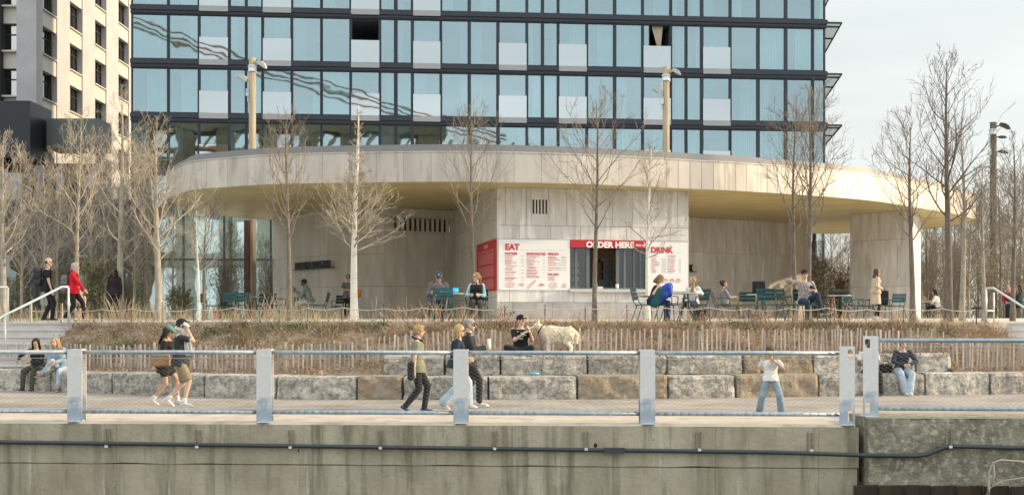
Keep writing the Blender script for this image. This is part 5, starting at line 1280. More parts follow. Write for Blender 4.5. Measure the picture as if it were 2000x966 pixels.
for px, d, yt, wp_, lab, m_, n in SH: shrub(px, d, yt, wp_, lab, m_, n, name='leafy_bush')
# far wood behind everything on the right
mb = MB(); rn = random.Random(8)
for i in range(650):
    d = rn.uniform(90, 150); x = wx(rn.uniform(1560, 2350), d); H = rn.uniform(4, 10)*(d/110)
    blade(mb, rn, (x, d, -.6), H, R(rn.uniform(0, 14)), .035, 4, .2)
    for k in range(4): blade(mb, rn, (x, d, H*rn.uniform(.2, .7)), H*.35, R(rn.uniform(20, 55)), .03, 3, .1)
props(mb.build('far_wood', M_twigr), 'far off hazy brown wood behind the right trees', 'wood', kind='stuff')

# ---------------------------------------------------------------- chairs and tables
M_green = pm('teal_green_paint', (.008, .055, .070), (.012, .075, .09), scale=8, rough=.38, rnd=0)
M_dgreen = pm('dark_green_paint', (.012, .045, .045), (.018, .06, .06), scale=8, rough=.4)
M_ptop = flat('pale_table_top', (.42, .44, .40), .4)
def chair_proto(arms, mat):
    t = thing('garden_chair', 'x', 'chair'); W_ = .25
    mb = MB()
    for i in range(5): y = -.20+i*.1; mb.box((0, y, .445-.012*abs(2-i)*(1 if i < 2 else .0)), (.46, .085, .016), (R(3), 0, 0))
    mb.build('seat', mat, t)
    mb = MB()
    for i in range(3): z = .60+i*.105; mb.box((0, -.265-(z-.45)*.22, z), (.48, .014, .09), (R(-12), 0, 0))
    mb.build('backrest', mat, t)
    mb = MB()
    for s_ in (-1, 1):
        x = s_*.24
        mb.tube([(x, -.20, .43), (x, -.27, .52), (x, -.355, .87)], .012, 6); mb.tube([(x, -.22, .435), (x, .22, .435)], .012, 6)
    mb.build('frame', mat, t)
    for s_ in (-1, 1):
        x = s_*.24
        mb = MB(); mb.tube([(x, -.18, .43), (x*1.05, -.25, .2), (x*1.1, -.33, 0)], .0125, 6); mb.build('leg', mat, t)
        mb = MB(); mb.tube([(x, .2, .43), (x*1.05, .22, .2), (x*1.1, .24, 0)], .0125, 6); mb.build('leg', mat, t)
        if arms: mb = MB(); mb.tube([(x, -.30, .64), (x*1.12, -.1, .655), (x*1.15, .12, .65), (x*1.15, .17, .62), (x*1.1, .17, .55), (x, .15, .44)], .013, 6); mb.build('armrest', mat, t)
    return t
cproto = {}
def chair(px, d, face, label, arms=False, mat=None, dark=False):
    mat = M_dgreen if dark else M_green; key = (arms, dark)
    loc = (wx(px, d), d, tz(d))
    if key not in cproto: cproto[key] = c = chair_proto(arms, mat)
    else: c = copy_tree(cproto[key])
    c.location = loc; c.rotation_euler = (0, 0, R(face)); props(c, label, 'chair', 'green metal garden chairs on the terrace'); return c
def ppl(px, d): return (wx(px, d), d)
# face: direction the sitter looks; 180 = towards the river, -90 = right, 90 = left, 0 = away
CH = [(413, 42.5, -100, 'dark green chair leftmost on the terrace, facing right', False, True), (443, 42, 20, 'dark green chair second from the left, back to the river', False, True), (456, 41, -5, 'teal chair in the left cluster seen from behind, in front of its table', False, False), (476, 41.4, 8, 'teal chair with its back high beside the left timber pole', True, False), (505, 43, 150, 'dark chair half hidden by the timber pole', True, True), (527, 42.5, 10, 'dark green chair right of the timber pole seen from behind', False, True), (548, 41.5, -80, 'dark green armchair across the table from the hoodie man', True, True),
      (622, 41.3, 90, 'dark green chair under the man in the grey hoodie', False, True), (664, 44.4, 170, 'dark chair behind the woman with the orange bag', True, True),
      (865, 30.95, 3, 'teal chair with its back to the river before the blue tray', False, False), (857, 32.6, 180, 'chair under the man in the blue cap', True, False), (932, 32.2, 172, 'chair under the blonde woman in the black vest', True, False),
      (1262, 31.7, -80, 'teal chair under the woman with the big blue bag', True, False), (1306, 31.9, -80, 'dark green empty armchair between the blue bag and the girl table', True, True), (1356, 32.3, 120, 'green chair under the blonde girl', True, False), (1412, 39, -90, 'green armchair under the woman in camouflage trousers', True, True),
      (1460, 38, 170, 'dark chair behind the table with the laptop bag', False, True), (1506, 31.3, 192, 'empty large teal armchair beside the laptop table', True, False), (1545, 32.6, -75, 'dark green armchair left of the man in the patterned sweater', True, True), (1573, 31.9, 180, 'chair under the man in the patterned sweater', False, False),
      (1668, 42, -150, 'teal chair left of the beige coat woman', True, False), (1692, 43, 100, 'dark armchair just left of the beige coat woman', True, True), (1726, 42, -100, 'dark armchair holding the black bag', True, True), (1748, 43, 8, 'teal chair seen from behind in front of the right pier', True, False),
      (1838, 50, 60, 'white seated chair under the diner in the white shirt', False, False), (1972, 46, 150, 'chair under the person in the red plaid shirt', False, True), (1992, 45.4, -130, 'chair under the person at the right edge', False, True)]
for a in CH: chair(a[0], a[1], a[2], a[3], a[4], dark=a[5])
tproto = None
def table(px, d, label, h=.73, r=.36, pale=False):
    global tproto
    if tproto is None:
        t = thing('cafe_table', 'x', 'table'); tproto = t
        mb = MB(); mb.tube([(0, 0, h-.022), (0, 0, h-.018), (0, 0, h-.003), (0, 0, h)], [r-.008, r, r, r-.006], 32); mb.build('table_top', M_ptop, t, True)
        for i in range(4):
            a = R(45+90*i); mb = MB(); mb.tube([(.06*math.cos(a), .06*math.sin(a), h-.02), (.1*math.cos(a), .1*math.sin(a), h*.5), (.3*math.cos(a), .3*math.sin(a), 0)], .013, 6); mb.build('leg', M_dgreen, t)
        mb = MB(); mb.tube([(.1*math.cos(i*math.pi/6), .1*math.sin(i*math.pi/6), h*.5) for i in range(13)], .008, 5); mb.build('brace_ring', M_dgreen, t)
    else: t = copy_tree(tproto)
    t.location = (wx(px, d), d, tz(d)); props(t, label, 'table', 'round cafe tables on the terrace'); return t
for a in ((435, 42.6, 'round table in the left chair cluster'), (497, 41.9, 'round table behind the left timber pole foot'), (579, 41.2, 'round table in front of the man in the grey hoodie'), (880, 31.6, 'round table with the blue tray between the two seated people'), (1340, 31.4, 'round table in front of the blonde girl'), (1484, 33.5, 'round table carrying the black laptop bag'), (1640, 36.5, 'round table with the folded black bag'), (1702, 43.8, 'round table by the beige coat woman'), (1812, 50, 'round table with food in front of the white shirted diner'), (1984, 46.8, 'round table at the right edge')): table(*a)
# ---------------------------------------------------------------- people
def ik(a, c, l1, l2, pole):
    a = Vector(a); c = Vector(c); d = c-a; L_ = d.length
    if L_ > (l1+l2)*.998: c = a+d*((l1+l2)*.998/L_); d = c-a; L_ = d.length
    if L_ < abs(l1-l2)+.02: L_ = abs(l1-l2)+.02
    n = d.normalized(); p = Vector(pole); p = p-n*p.dot(n)
    if p.length < 1e-4: p = Vector((0, 1, 0))
    p.normalize(); x = (l1*l1-l2*l2+L_*L_)/(2*L_); h = math.sqrt(max(0, l1*l1-x*x))
    return a+n*x+p*h, c
SKIN = {'light': (.60, .40, .31), 'tan': (.48, .30, .21), 'brown': (.16, .085, .055), 'olive': (.52, .34, .24)}
def skin(k): return pm('skin_'+k, SKIN[k], tuple(c*.88 for c in SKIN[k]), scale=9, rough=.55)
def cloth(n_, c, rough=.9, pat=None): 
    if pat: return pm('cloth_'+n_, c, pat, scale=28, rough=rough, bump=.4, bscale=14, lo=.42, hi=.58, detail=2)
    return pm('cloth_'+n_, c, tuple(x*.72 for x in c), scale=7, rough=rough, bump=.6, bscale=9)
def hairm(n_, c): return pm('hair_'+n_, c, tuple(x*.55 for x in c), scale=14, rough=.6, bump=.6, bscale=30, stretch=(3, 3, .5))
def fix_hand(mb, w_, d, n, side_s, curl=25, k=1.0):
    d = d.normalized(); n = (n-d*n.dot(d)); n = n.normalized() if n.length > 1e-3 else Vector((1, 0, 0)); s_ = d.cross(n)
    mb.cap(w_, w_+d*.03*k, (.026*k, .020*k), (.034*k, .018*k), 8, side=s_)
    mb.cap(w_+d*.03*k, w_+d*.085*k, (.036*k, .017*k), (.038*k, .015*k), 8, side=s_)
    for i, (o_, L_) in enumerate(((-.030, .060), (-.010, .072), (.010, .068), (.030, .052))):
        b = w_+d*.09*k+s_*o_*k; c1 = R(curl); c2 = R(curl*2.2)
        m = b+(d*math.cos(c1)+n*math.sin(c1)+s_*o_*2.5)*L_*.55*k; e = m+(d*math.cos(c2)+n*math.sin(c2))*L_*.5*k
        mb.cap(b-d*.015*k, m, .0098*k, .009*k, 6); mb.cap(m, e, .009*k, .008*k, 6)
    b = w_+d*.03*k-s_*.030*k*side_s; m = b+(d*.62-s_*.7*side_s+n*.35).normalized()*.045*k; e = m+(d*.9-s_*.15*side_s+n*.45).normalized()*.032*k
    mb.cap(b, m, .013*k, .0105*k, 6); mb.cap(m, e, .0105*k, .009*k, 6)
PEOPLE = {}
def person(key, label, loc, face, h=1.75, sk='light', pose=None, top=('tee', 'black', (.02, .02, .02)), bottom=('pants', 'black', (.02, .02, .022)), shoes=('white', (.7, .7, .68)), hair=('short', 'brown', (.12, .07, .04)), cap=None, glasses=False, female=False, hs=1.0, build_=1.0, voxel=.011, extra=None, socks=None):
    P_ = dict(ph=.93, lean=3, side=0, twist=0, hunch=0, L=(-.1, 0, .08), R=(.1, .03, .08), hl=(-.26, .04, .80), hr=(.26, .04, .80), head=(0, 0, 0), kl=(-.08, 1, .35), kr=(.08, 1, .35), el=(-.5, -1, -.3), er=(.5, -1, -.3), tl=(0, 0), tr=(0, 0), nl=(1, 0, 0), nr=(-1, 0, 0), cl=22, cr=22, fingers=True)
    P_.update(pose or {}); k = h/1.75; V = lambda t: Vector(t)
    t = thing('person', label, 'person', loc, R(face)); 
    u = V((math.sin(R(P_['side'])), math.sin(R(P_['lean'])), math.cos(R(P_['lean'])))).normalized()
    tw = R(P_['twist']); rt = V((math.cos(tw), math.sin(tw), 0)); rt = (rt-u*rt.dot(u)).normalized(); fw = u.cross(rt)*1.0
    rt0 = V((1, 0, 0)); rt0 = (rt0-u*rt0.dot(u)).normalized()
    p = V((P_.get('px', 0), P_.get('py', 0), P_['ph']))
    hn = P_['hunch']; u2 = (u+fw*math.tan(R(hn))).normalized()
    mid = p+u*.26; Sc = mid+u2*.18; nb = mid+u2*.24
    B = build_; sw = .175*(.92 if female else 1)
    LS, RS = Sc-rt*sw, Sc+rt*sw; LH, RH = p-rt0*.088-u*.02, p+rt0*.088-u*.02
    le, lw_ = ik(LS, P_['hl'], .29, .26, P_['el']); re, rw_ = ik(RS, P_['hr'], .29, .26, P_['er'])
    lk, la = ik(LH, P_['L'], .44, .425, P_['kl']); rk, ra = ik(RH, P_['R'], .44, .425, P_['kr'])
    hy, hp, hr_ = P_['head']; hd = (u2*.35+V((0, 0, 1))*.65).normalized()
    HM = Matrix.Rotation(tw*.5, 3, 'Z') @ Euler((R(-hp)+0, 0, R(hy)), 'XYZ').to_matrix() @ Euler((0, R(hr_), 0)).to_matrix()
    hc = nb+hd*.155+HM @ V((0, .025, 0)); HS_ = hs
    def hp_(x, y, z): return hc+HM @ V((x, y, z))*HS_
    S = lambda mb: mb
    def fin(mb, vox, sm=2):
        mb.v = [(v[0]*k, v[1]*k, v[2]*k) for v in mb.v]; return remesh(mb, vox, sm)
    wst = .128 if female else .140; chs = .150 if female else .168
    def torso(mb, g, hem, topn=.46, hw=0):
        q = [(-hem, .158+g*1.2+hw, .112+g+hw*1.6), (.0, .162+g+hw*.6, .114+g+hw*1.1), (.10, .148+g, .105+g), (.19, wst+g, .098+g)]
        pts = [p+u*a for a, _, _ in q]+[mid+u2*.03, mid+u2*.10, mid+u2*.17, mid+u2*(topn-.25)]
        rad = [(b*B, c*B) for _, b, c in q]+[(chs*.96*B+g, .108*B+g), (chs*B+g, .112*B+g), (chs*.98*B+g, .092*B+g), (.085+g, .07+g)]
        mb.tube(pts, rad, 16, True, side=rt.copy())
        if female: 
            for s_ in (-1, 1): mb.ell(mid+u2*.07+rt*.065*s_+fw*.075, (.065+g*.6, .06+g*.6, .06+g*.6))
    # body
    b = MB(); torso(b, -.004, .05)
    b.cap(nb-u2*.03, hc-HM @ V((0, .02, .05)), .058, .050, 12)
    for sh_, e_, w_, sg, nn, cu in ((LS, le, lw_, -1, P_['nl'], P_['cl']), (RS, re, rw_, 1, P_['nr'], P_['cr'])):
        b.cap(sh_, e_, .050*B, .036, 10); b.cap(e_, w_, .038, .024, 10); fix_hand(b, w_, (w_-e_), V(nn), sg, cu)
    for hpt, kn, an in ((LH, lk, la), (RH, rk, ra)):
        b.cap(hpt, kn, .082*B, .052, 12); b.cap(kn, an, .050, .034, 10); c_ = kn.lerp(an, .28); bk_ = (an-kn).normalized().cross(V((1, 0, 0))); b.cap(kn.lerp(an, .12)-fw*.01, kn.lerp(an, .5)-fw*.014, .050, .042, 10)
    def hell(mb, c, r_): mb.ell(hp_(*c), tuple(q*HS_ for q in r_), HM, 14, 10)
    hell(b, (0, -.012, .03), (.076, .094, .088)); hell(b, (0, .018, -.035), (.062, .072, .075)); hell(b, (0, .052, -.088), (.030, .028, .026)); hell(b, (0, .07, .012), (.055, .018, .014))
    b.cap(hp_(0, .086, .008), hp_(0, .108, -.026), .010, .0155, 8); hell(b, (-.079, -.005, -.012), (.011, .024, .032)); hell(b, (.079, -.005, -.012), (.011, .024, .032))
    me = fin(b, voxel*.72, 1); me.materials.append(skin(sk)); body = link_obj('body', me, t)
    # face
    f = MB(); hell(f, (-.031, .082, -.004), (.014, .008, .008)); hell(f, (.031, .082, -.004), (.014, .008, .008)); f.v = [tuple(Vector(v)*k) for v in f.v]
    f.build('eyes', flat('eye_dark', (.04, .025, .02), .25), t, True)
    f = MB(); hell(f, (0, .084, -.062), (.024, .010, .0075)); f.v = [tuple(Vector(v)*k) for v in f.v]; f.build('lips', flat('lips_'+sk, tuple(c*q for c, q in zip(SKIN[sk], (.85, .55, .55))), .5), t, True)
    if not cap or True:
        f = MB(); [f.cap(hp_(s_*.016, .086, .016), hp_(s_*.046, .078, .016), .005, .004, 6) for s_ in (-1, 1)]; f.v = [tuple(Vector(v)*k) for v in f.v]
        f.build('eyebrows', hairm(hair[1], hair[2]), t, True)
    if glasses:
        f = MB(); [hell(f, (s_*.033, .092, -.002), (.027, .008, .019)) for s_ in (-1, 1)]; [f.cap(hp_(s_*.06, .085, .004), hp_(s_*.084, .0, .004), .004, .004, 6) for s_ in (-1, 1)]; f.cap(hp_(-.01, .1, .003), hp_(.01, .1, .003), .004, .004, 6); f.v = [tuple(Vector(v)*k) for v in f.v]
        f.build('glasses', flat('dark_lenses', (.01, .01, .012), .15), t, True)
    # hair
    ht = hair[0]; f = MB()
    if ht == 'bald': hell(f, (0, -.034, .004), (.0805, .078, .052))
    elif ht != 'none':
        hell(f, (0, -.024, .036), (.087, .100, .090))
        if ht in ('long', 'mid', 'pony', 'mop', 'bun'): hell(f, (0, -.035, -.01), (.089, .085, .085))
        if ht == 'mop': hell(f, (0, .03, .075), (.078, .07, .045)); hell(f, (-.07, .02, .02), (.025, .05, .05)); hell(f, (.07, .02, .02), (.025, .05, .05))
        if ht == 'mid':
            for s_ in (-1, 1): f.cap(hp_(s_*.07, -.01, .02), hp_(s_*.085, -.01, -.12), (.030*HS_, .055*HS_), (.025*HS_, .045*HS_), 10)
            f.cap(hp_(0, -.07, 0), hp_(0, -.085, -.13), .06*HS_, .05*HS_)
        if ht == 'long':
            for s_ in (-1, 1): f.cap(hp_(s_*.068, -.0, .03), hp_(s_*.085, .005, -.12), .036, .03); f.cap(hp_(s_*.085, .005, -.12), hp_(s_*.08, .01, -.26), .03, .018)
            f.cap(hp_(0, -.06, .02), hp_(0, -.10, -.18), (.085, .04), (.085, .04), 12); f.cap(hp_(0, -.10, -.18), hp_(0, -.12, -.34), (.08, .035), (.04, .02), 12)
        if ht == 'pony': f.cap(hp_(0, -.10, .03), hp_(0, -.15, -.02), .028, .032); f.cap(hp_(0, -.15, -.02), hp_(0, -.14, -.17), .034, .016)
        if ht == 'bun': hell(f, (0, -.12, .06), (.04, .04, .04))
        for i in range(26):   # loose locks break the outline
            rn = random.Random(i+len(key)); a = rn.uniform(-2.6, -.5) if i % 2 else rn.uniform(.5, 2.6); z = rn.uniform(-.02, .09); y0 = -.03+.09*math.cos(a)*1; x0 = .082*math.sin(a)
            f.cap(hp_(x0*.95, y0 if y0 < .03 else .02, z), hp_(x0*1.08, (y0 if y0 < .03 else .02)-.015, z-.05), .014, .007, 6)
    if len(f.v): me = fin(f, voxel*.75, 1); me.materials.append(hairm(hair[1], hair[2])); link_obj('hair', me, t)
    if cap:
        f = MB(); hell(f, (0, -.016, .062), (.090, .104, .072)); 
        f.ell(hp_(0, .105, .052), (.070, .062, .010), HM @ Euler((R(-12), 0, 0)).to_matrix(), 14, 6)
        f.v = [tuple(Vector(v)*k) for v in f.v]; me = remesh(f, .008, 1); me.materials.append(cloth(cap[0], cap[1])); co = link_obj('cap', me, t)
        if len(cap) > 2: f = MB(); f.ell(hp_(0, .085, .082), (.022, .008, .014), HM); f.v = [tuple(Vector(v)*k) for v in f.v]; f.build('badge', flat('badge_white', (.7, .7, .7), .6), co)
    # upper clothing
    ty, cn, cc = top[:3]; f = MB(); loose = {'tee': .020, 'tank': .010, 'long': .022, 'hoodie': .034, 'vest': .032, 'coat': .034, 'jacket': .036, 'shirt': .026}[ty]
    hem = {'coat': .06, 'tank': .10, 'tee': .14, 'long': .10, 'hoodie': .12, 'vest': .08, 'jacket': .14, 'shirt': .14}[ty]
    if P_['ph'] < .7: hem = .02
    if hs > 1.1: hem = .06
    torso(f, loose, hem, .445, .030 if P_['ph'] > .7 else .012)
    for sh_, e_, w_ in ((LS, le, lw_), (RS, re, rw_)):
        if ty == 'tee': f.cap(sh_.lerp(e_, .04)-u2*.008, sh_.lerp(e_, .62), .057*B, .060, 12)
        elif ty in ('tank', 'vest'): f.cap(sh_-u2*.012, sh_.lerp(e_, .05)-u2*.01, .050*B, .048, 12)
        else: g = loose*.55; f.cap(sh_-u2*.006, e_, .050*B+g, .042+g, 12); f.cap(e_, e_.lerp(w_, .93), .042+g, .030+g*.7, 12)
    if ty in ('hoodie', 'jacket'): f.cap(nb-fw*.07-rt*.05+u2*.03, nb-fw*.07+rt*.05+u2*.03, .05, .05); f.tube([nb+rt*.075-fw*.02, nb+fw*.07-u2*.02, nb-rt*.075-fw*.02, nb-fw*.08+u2*.01, nb+rt*.075-fw*.02], .026, 8)
    if ty in ('coat', 'vest', 'shirt'): f.tube([nb+rt*.062, nb+fw*.06-u2*.015, nb-rt*.062, nb-fw*.065+u2*.015, nb+rt*.062], .02, 8)
    if ty == 'coat':
        f.tube([p+u*.12, p-u*.05, p-V((0, 0, .20)), p-V((0, 0, .42))], [(.17, .135), (.19, .15), (.205, .165), (.225, .18)], 18, True, side=rt.copy()); f.cap(p+u*.13-rt*.14, p+u*.13+rt*.14, .035, .035)
    me = fin(f, voxel, 2); me.materials.append(cloth(cn, cc, pat=top[3] if len(top) > 3 else None)); tp = link_obj({'tee': 't_shirt', 'tank': 'tank_top', 'long': 'long_sleeve_top', 'hoodie': 'hoodie', 'vest': 'padded_vest', 'coat': 'coat', 'jacket': 'jacket', 'shirt': 'shirt'}[ty], me, t)
    if ty == 'vest' and extra and 'sleeve' in extra:
        f = MB()
        for sh_, e_, w_ in ((LS, le, lw_), (RS, re, rw_)): f.cap(sh_.lerp(e_, .08), e_, .056, .050, 12); f.cap(e_, e_.lerp(w_, .93), .054, .040, 12)
        me = fin(f, voxel, 2); me.materials.append(cloth(*extra['sleeve'])); link_obj('sleeves', me, t)
    # lower clothing
    ty, cn, cc = bottom[:3]; f = MB()
    f.tube([p+u*.10, p+u*.02, p-u*.06], [(.150*B+.012, .106*B+.012), (.166*B+.012, .118*B+.012), (.15*B, .11*B)], 16, True, side=rt0.copy())
    for hpt, kn, an, sx_ in ((LH, lk, la, -1), (RH, rk, ra, 1)):
        hpt = hpt.copy()
        if ty == 'pants': f.cap(hpt, kn, .098*B, .068, 12); f.cap(kn, kn.lerp(an, .97), .068, .056, 12)
        elif ty == 'wide': f.cap(hpt, kn, .102*B, .088, 12); f.cap(kn, kn.lerp(an, .98), .086, .098, 12)
        elif ty == 'leggings': f.cap(hpt, kn, .088*B, .058, 12); f.cap(kn, kn.lerp(an, .93), .056, .042, 12)
        elif ty == 'crop': f.cap(hpt, kn, .096*B, .066, 12); f.cap(kn, kn.lerp(an, .80), .066, .066, 12)
        elif ty == 'shorts': f.cap(hpt, hpt.lerp(kn, .84), .100*B, .090, 12)
        elif ty == 'skirt': f.cap(hpt, hpt.lerp(kn, .5), .098*B, .100, 12)
    if ty == 'skirt': f.tube([p+u*.1, p-u*.05, p-V((0, 0, .24))], [(.15, .11), (.18, .14), (.20, .16)], 16, True, side=rt0.copy())
    me = fin(f, voxel, 2); me.materials.append(cloth(cn, cc, pat=bottom[3] if len(bottom) > 3 else None)); link_obj({'pants': 'trousers', 'wide': 'wide_jeans', 'leggings': 'leggings', 'crop': 'jeans', 'shorts': 'shorts', 'skirt': 'skirt'}[ty], me, t)
    # shoes
    for kn, an, (pit, yaw) in ((lk, la, P_['tl']), (rk, ra, P_['tr'])):
        Mf = Euler((R(pit), 0, R(yaw))).to_matrix(); A_ = lambda x, y, z: an+Mf @ V((x, y, z))
        f = MB(); f.tube([A_(0, -.075, -.045), A_(0, -.05, -.04), A_(0, .0, -.035), A_(0, .07, -.043), A_(0, .14, -.052), A_(0, .185, -.060)], [(.018, .020), (.040, .036), (.042, .040), (.044, .032), (.044, .024), (.02, .010)], 12, True, side=Mf @ V((1, 0, 0)))
        f.cap(A_(0, -.02, -.03), A_(0, -.015, .02), .044, .040, 10)
        me = fin(f, .008, 1); me.materials.append(cloth('shoe_'+shoes[0], shoes[1], .6)); so_ = link_obj('shoe', me, t)
        f = MB(); f.tube([A_(0, -.082, -.072), A_(0, .0, -.072), A_(0, .09, -.072), A_(0, .18, -.068), A_(0, .196, -.066)], [(.03, .010), (.042, .012), (.049, .012), (.036, .010), (.012, .006)], 12, True, side=Mf @ V((1, 0, 0)))
        f.v = [tuple(Vector(v)*k) for v in f.v]; f.build('sole', flat('sole_'+shoes[0], shoes[2] if len(shoes) > 2 else (.7, .7, .68), .7), so_, True)
        if socks:
            f = MB(); f.cap(an-V((0, 0, .01)), an.lerp(kn, .17), .042, .044, 10); f.v = [tuple(Vector(v)*k) for v in f.v]; f.build('sock', cloth('sock', socks), t, True)
    M = Matrix.Translation(t.location) @ Matrix.Rotation(R(face), 4, 'Z')
    W = lambda q: M @ (V(q)*k)
    r_ = dict(obj=t, hl=W(lw_+(lw_-le).normalized()*.07), hr=W(rw_+(rw_-re).normalized()*.07), back=W(mid-fw*.12), chest=W(mid+fw*.13), sh=(W(LS), W(RS)), fw=(M.to_3x3() @ fw), k=k, W=W, nb=W(nb), head=W(hc), u=M.to_3x3() @ u, rt=M.to_3x3() @ rt)
    PEOPLE[key] = r_; return r_

def at(px, d, z=None): return (wx(px, d), d, tz(d) if z is None else z)
SIT = dict(ph=.53, lean=2, L=(-.11, .42, .08), R=(.11, .44, .08), kl=(0, .3, 1), kr=(0, .3, 1), hl=(-.12, .30, .62), hr=(.12, .30, .62))
def S_(**k): d = dict(SIT); d.update(k); return d
BLK = (.018, .018, .02); NAVY = (.02, .03, .055)
# the walkers on the path
person('capman', 'man in a black cap and khaki shorts drinking from a cup as he walks', at(352, 24.3, 0), -90, 1.80, 'light', dict(ph=.905, lean=2, L=(-.09, -.26, .14), R=(.1, .10, .08), tl=(-30, 0), kl=(0, 1, .1), hr=(.10, .17, 1.48), er=(.3, .5, -1), hl=(-.22, .10, 1.0), head=(0, -8, 0), nr=(-.3, -1, 0), cr=35),
       ('tee', 'charcoal', (.03, .034, .042)), ('shorts', 'khaki', (.30, .24, .14)), ('white_runner', (.62, .63, .62)), ('short', 'dark', (.04, .025, .018)), cap=('black', (.015, .015, .017)), socks=(.75, .75, .73), voxel=.009)
person('greencap', 'woman in a green cap and black outfit walking beside the man in khaki shorts', at(321, 24.9, 0), -90, 1.68, 'tan', dict(ph=.90, lean=8, L=(-.08, .26, .09), R=(.08, -.22, .12), tr=(-25, 0), kr=(0, 1, .1), hr=(.12, .25, 1.08), hl=(-.12, .28, 1.10), head=(-10, 22, 0)),
       ('tee', 'black', BLK), ('skirt', 'black', BLK), ('white', (.66, .66, .65)), ('long', 'dark', (.05, .028, .02)), cap=('green_cap', (.10, .26, .21)), female=True, socks=(.75, .75, .73), voxel=.009)
person('greenboy', 'blond boy in a pale green t-shirt and black trousers walking right', at(814, 22.6, 0), -88, 1.68, 'light', dict(ph=.91, lean=2, L=(-.08, .14, .08), R=(.08, -.22, .12), tr=(-28, 0), kr=(0, 1, .1), hr=(.24, -.04, .80), hl=(-.22, .10, .82), head=(0, 4, 0)),
       ('tee', 'sage', (.22, .24, .15)), ('pants', 'black', BLK), ('navy_shoe', (.03, .05, .14), (.7, .7, .7)), ('mop', 'blond', (.48, .32, .15)), voxel=.009)
person('blonde', 'blonde woman in a navy sweatshirt and light flared jeans walking right behind a railing post', at(890, 23.6, 0), -90, 1.70, 'light', dict(ph=.90, lean=6, L=(-.09, .24, .09), R=(.09, -.24, .13), tr=(-25, 0), kr=(0, 1, .1), hr=(.16, .24, 1.0), hl=(-.16, .26, 1.02), head=(0, 6, 0)),
       ('long', 'navy', NAVY), ('wide', 'light_denim', (.42, .52, .62)), ('white', (.7, .7, .68)), ('mid', 'honey', (.55, .38, .18)), glasses=True, female=True, voxel=.009)
person('greycap', 'older man in a grey cap and sunglasses carrying a white cup, beside the blonde walker', at(914, 24.4, 0), -90, 1.80, 'light', dict(ph=.905, lean=2, L=(-.09, -.2, .12), R=(.1, .22, .08), tl=(-22, 0), kl=(0, 1, .1), hr=(.10, .34, 1.12), hl=(-.1, .35, 1.14), nr=(-1, 0, 0), cr=45, cl=45, head=(0, 2, 0)),
       ('shirt', 'charcoal', (.09, .075, .085)), ('pants', 'black', BLK), ('white', (.62, .62, .6)), ('short', 'grey', (.35, .33, .30)), cap=('grey_cap', (.36, .34, .33)), glasses=True, voxel=.009)
person('child', 'child in a white t-shirt and baggy blue jeans standing on the path', at(1505, 22.3, 0), 172, 1.30, 'tan', dict(ph=.86, lean=0, L=(-.26, .06, .08), R=(.25, -.10, .08), hl=(-.09, .16, 1.27), hr=(.27, .0, .87), el=(-1, -.2, -.6), head=(-12, 10, 0), tl=(0, 30), tr=(0, -20), cl=50, nl=(0, -1, 0)),
       ('tee', 'white', (.74, .74, .73)), ('wide', 'mid_denim', (.24, .33, .42)), ('black', (.03, .03, .03), (.6, .6, .6)), ('mop', 'chestnut', (.13, .075, .045)), hs=1.22, voxel=.0085)
# seated on the blocks
person('longhair', 'woman with long black hair and olive trousers leaning forward on the left block', (wx(74, 30.2), yw(wx(74, 30.2))+.34, 0), 168, 1.70, 'olive', dict(ph=.60, lean=22, side=-7, L=(-.14, .50, .08), R=(.16, .44, .08), kl=(0, .3, 1), kr=(0, .3, 1), hl=(-.06, .42, .74), hr=(.34, .36, .78), head=(20, 32, 0), el=(-1, -.2, -.4), er=(1, -.2, -.3)),
       ('long', 'black', BLK), ('pants', 'olive', (.055, .062, .035)), ('black', (.02, .02, .02), (.5, .5, .5)), ('long', 'black', (.012, .010, .010)), female=True, voxel=.009)
person('denim', 'blonde woman in a denim jacket with crossed legs on the left block', (wx(121, 30), yw(wx(121, 30))+.34, 0), 186, 1.68, 'light', dict(ph=.60, lean=10, side=12, L=(-.04, .48, .10), R=(.38, .32, .44), kl=(0, .3, 1), kr=(-.25, 1, 1), hl=(.06, .40, .74), hr=(.14, .40, .74), head=(-22, 4, 8), tr=(0, -60)),
       ('jacket', 'denim_jacket', (.25, .34, .46)), ('crop', 'light_denim', (.42, .52, .62)), ('brown_shoe', (.25, .12, .09), (.5, .45, .4)), ('long', 'blond', (.50, .34, .18)), female=True, voxel=.009)
person('crosslegged', 'man in a black cap sitting cross-legged on the upper blocks beside the dog', at(1017, 27.75, .94), 180, 1.76, 'light', dict(ph=.12, lean=4, L=(.14, .24, .07), R=(-.10, .34, .07), kl=(-1, .5, .25), kr=(1, .5, .25), hl=(-.20, .36, .52), hr=(-.04, .34, .46), el=(-.35, .1, -1), er=(.3, .1, -1), head=(40, 4, 0), tl=(0, -80), tr=(0, 80), nl=(1, 0, 0), nr=(-1, 0, 0), cl=12, cr=10),
       ('tee', 'black', BLK), ('pants', 'black', BLK), ('black_white', (.03, .03, .03), (.7, .7, .7)), ('short', 'black', (.012, .010, .010)), cap=('black', (.015, .015, .017), 1), voxel=.009)
person('whitetee', 'person in a white t-shirt and black trousers seated half hidden behind the tall end post', (wx(1697, 28.3), yw(wx(1697, 28.3))+.32, 0), 176, 1.68, 'brown', dict(ph=.60, lean=6, L=(-.20, .46, .08), R=(.06, .48, .08), kl=(0, .3, 1), kr=(0, .3, 1), hl=(-.12, .36, .70), hr=(.16, .30, .70), head=(0, 4, 0)),
       ('tee', 'white', (.74, .74, .73)), ('pants', 'black', BLK), ('black', (.02, .02, .02), (.5, .5, .5)), ('short', 'black', (.012, .010, .010)), voxel=.009)
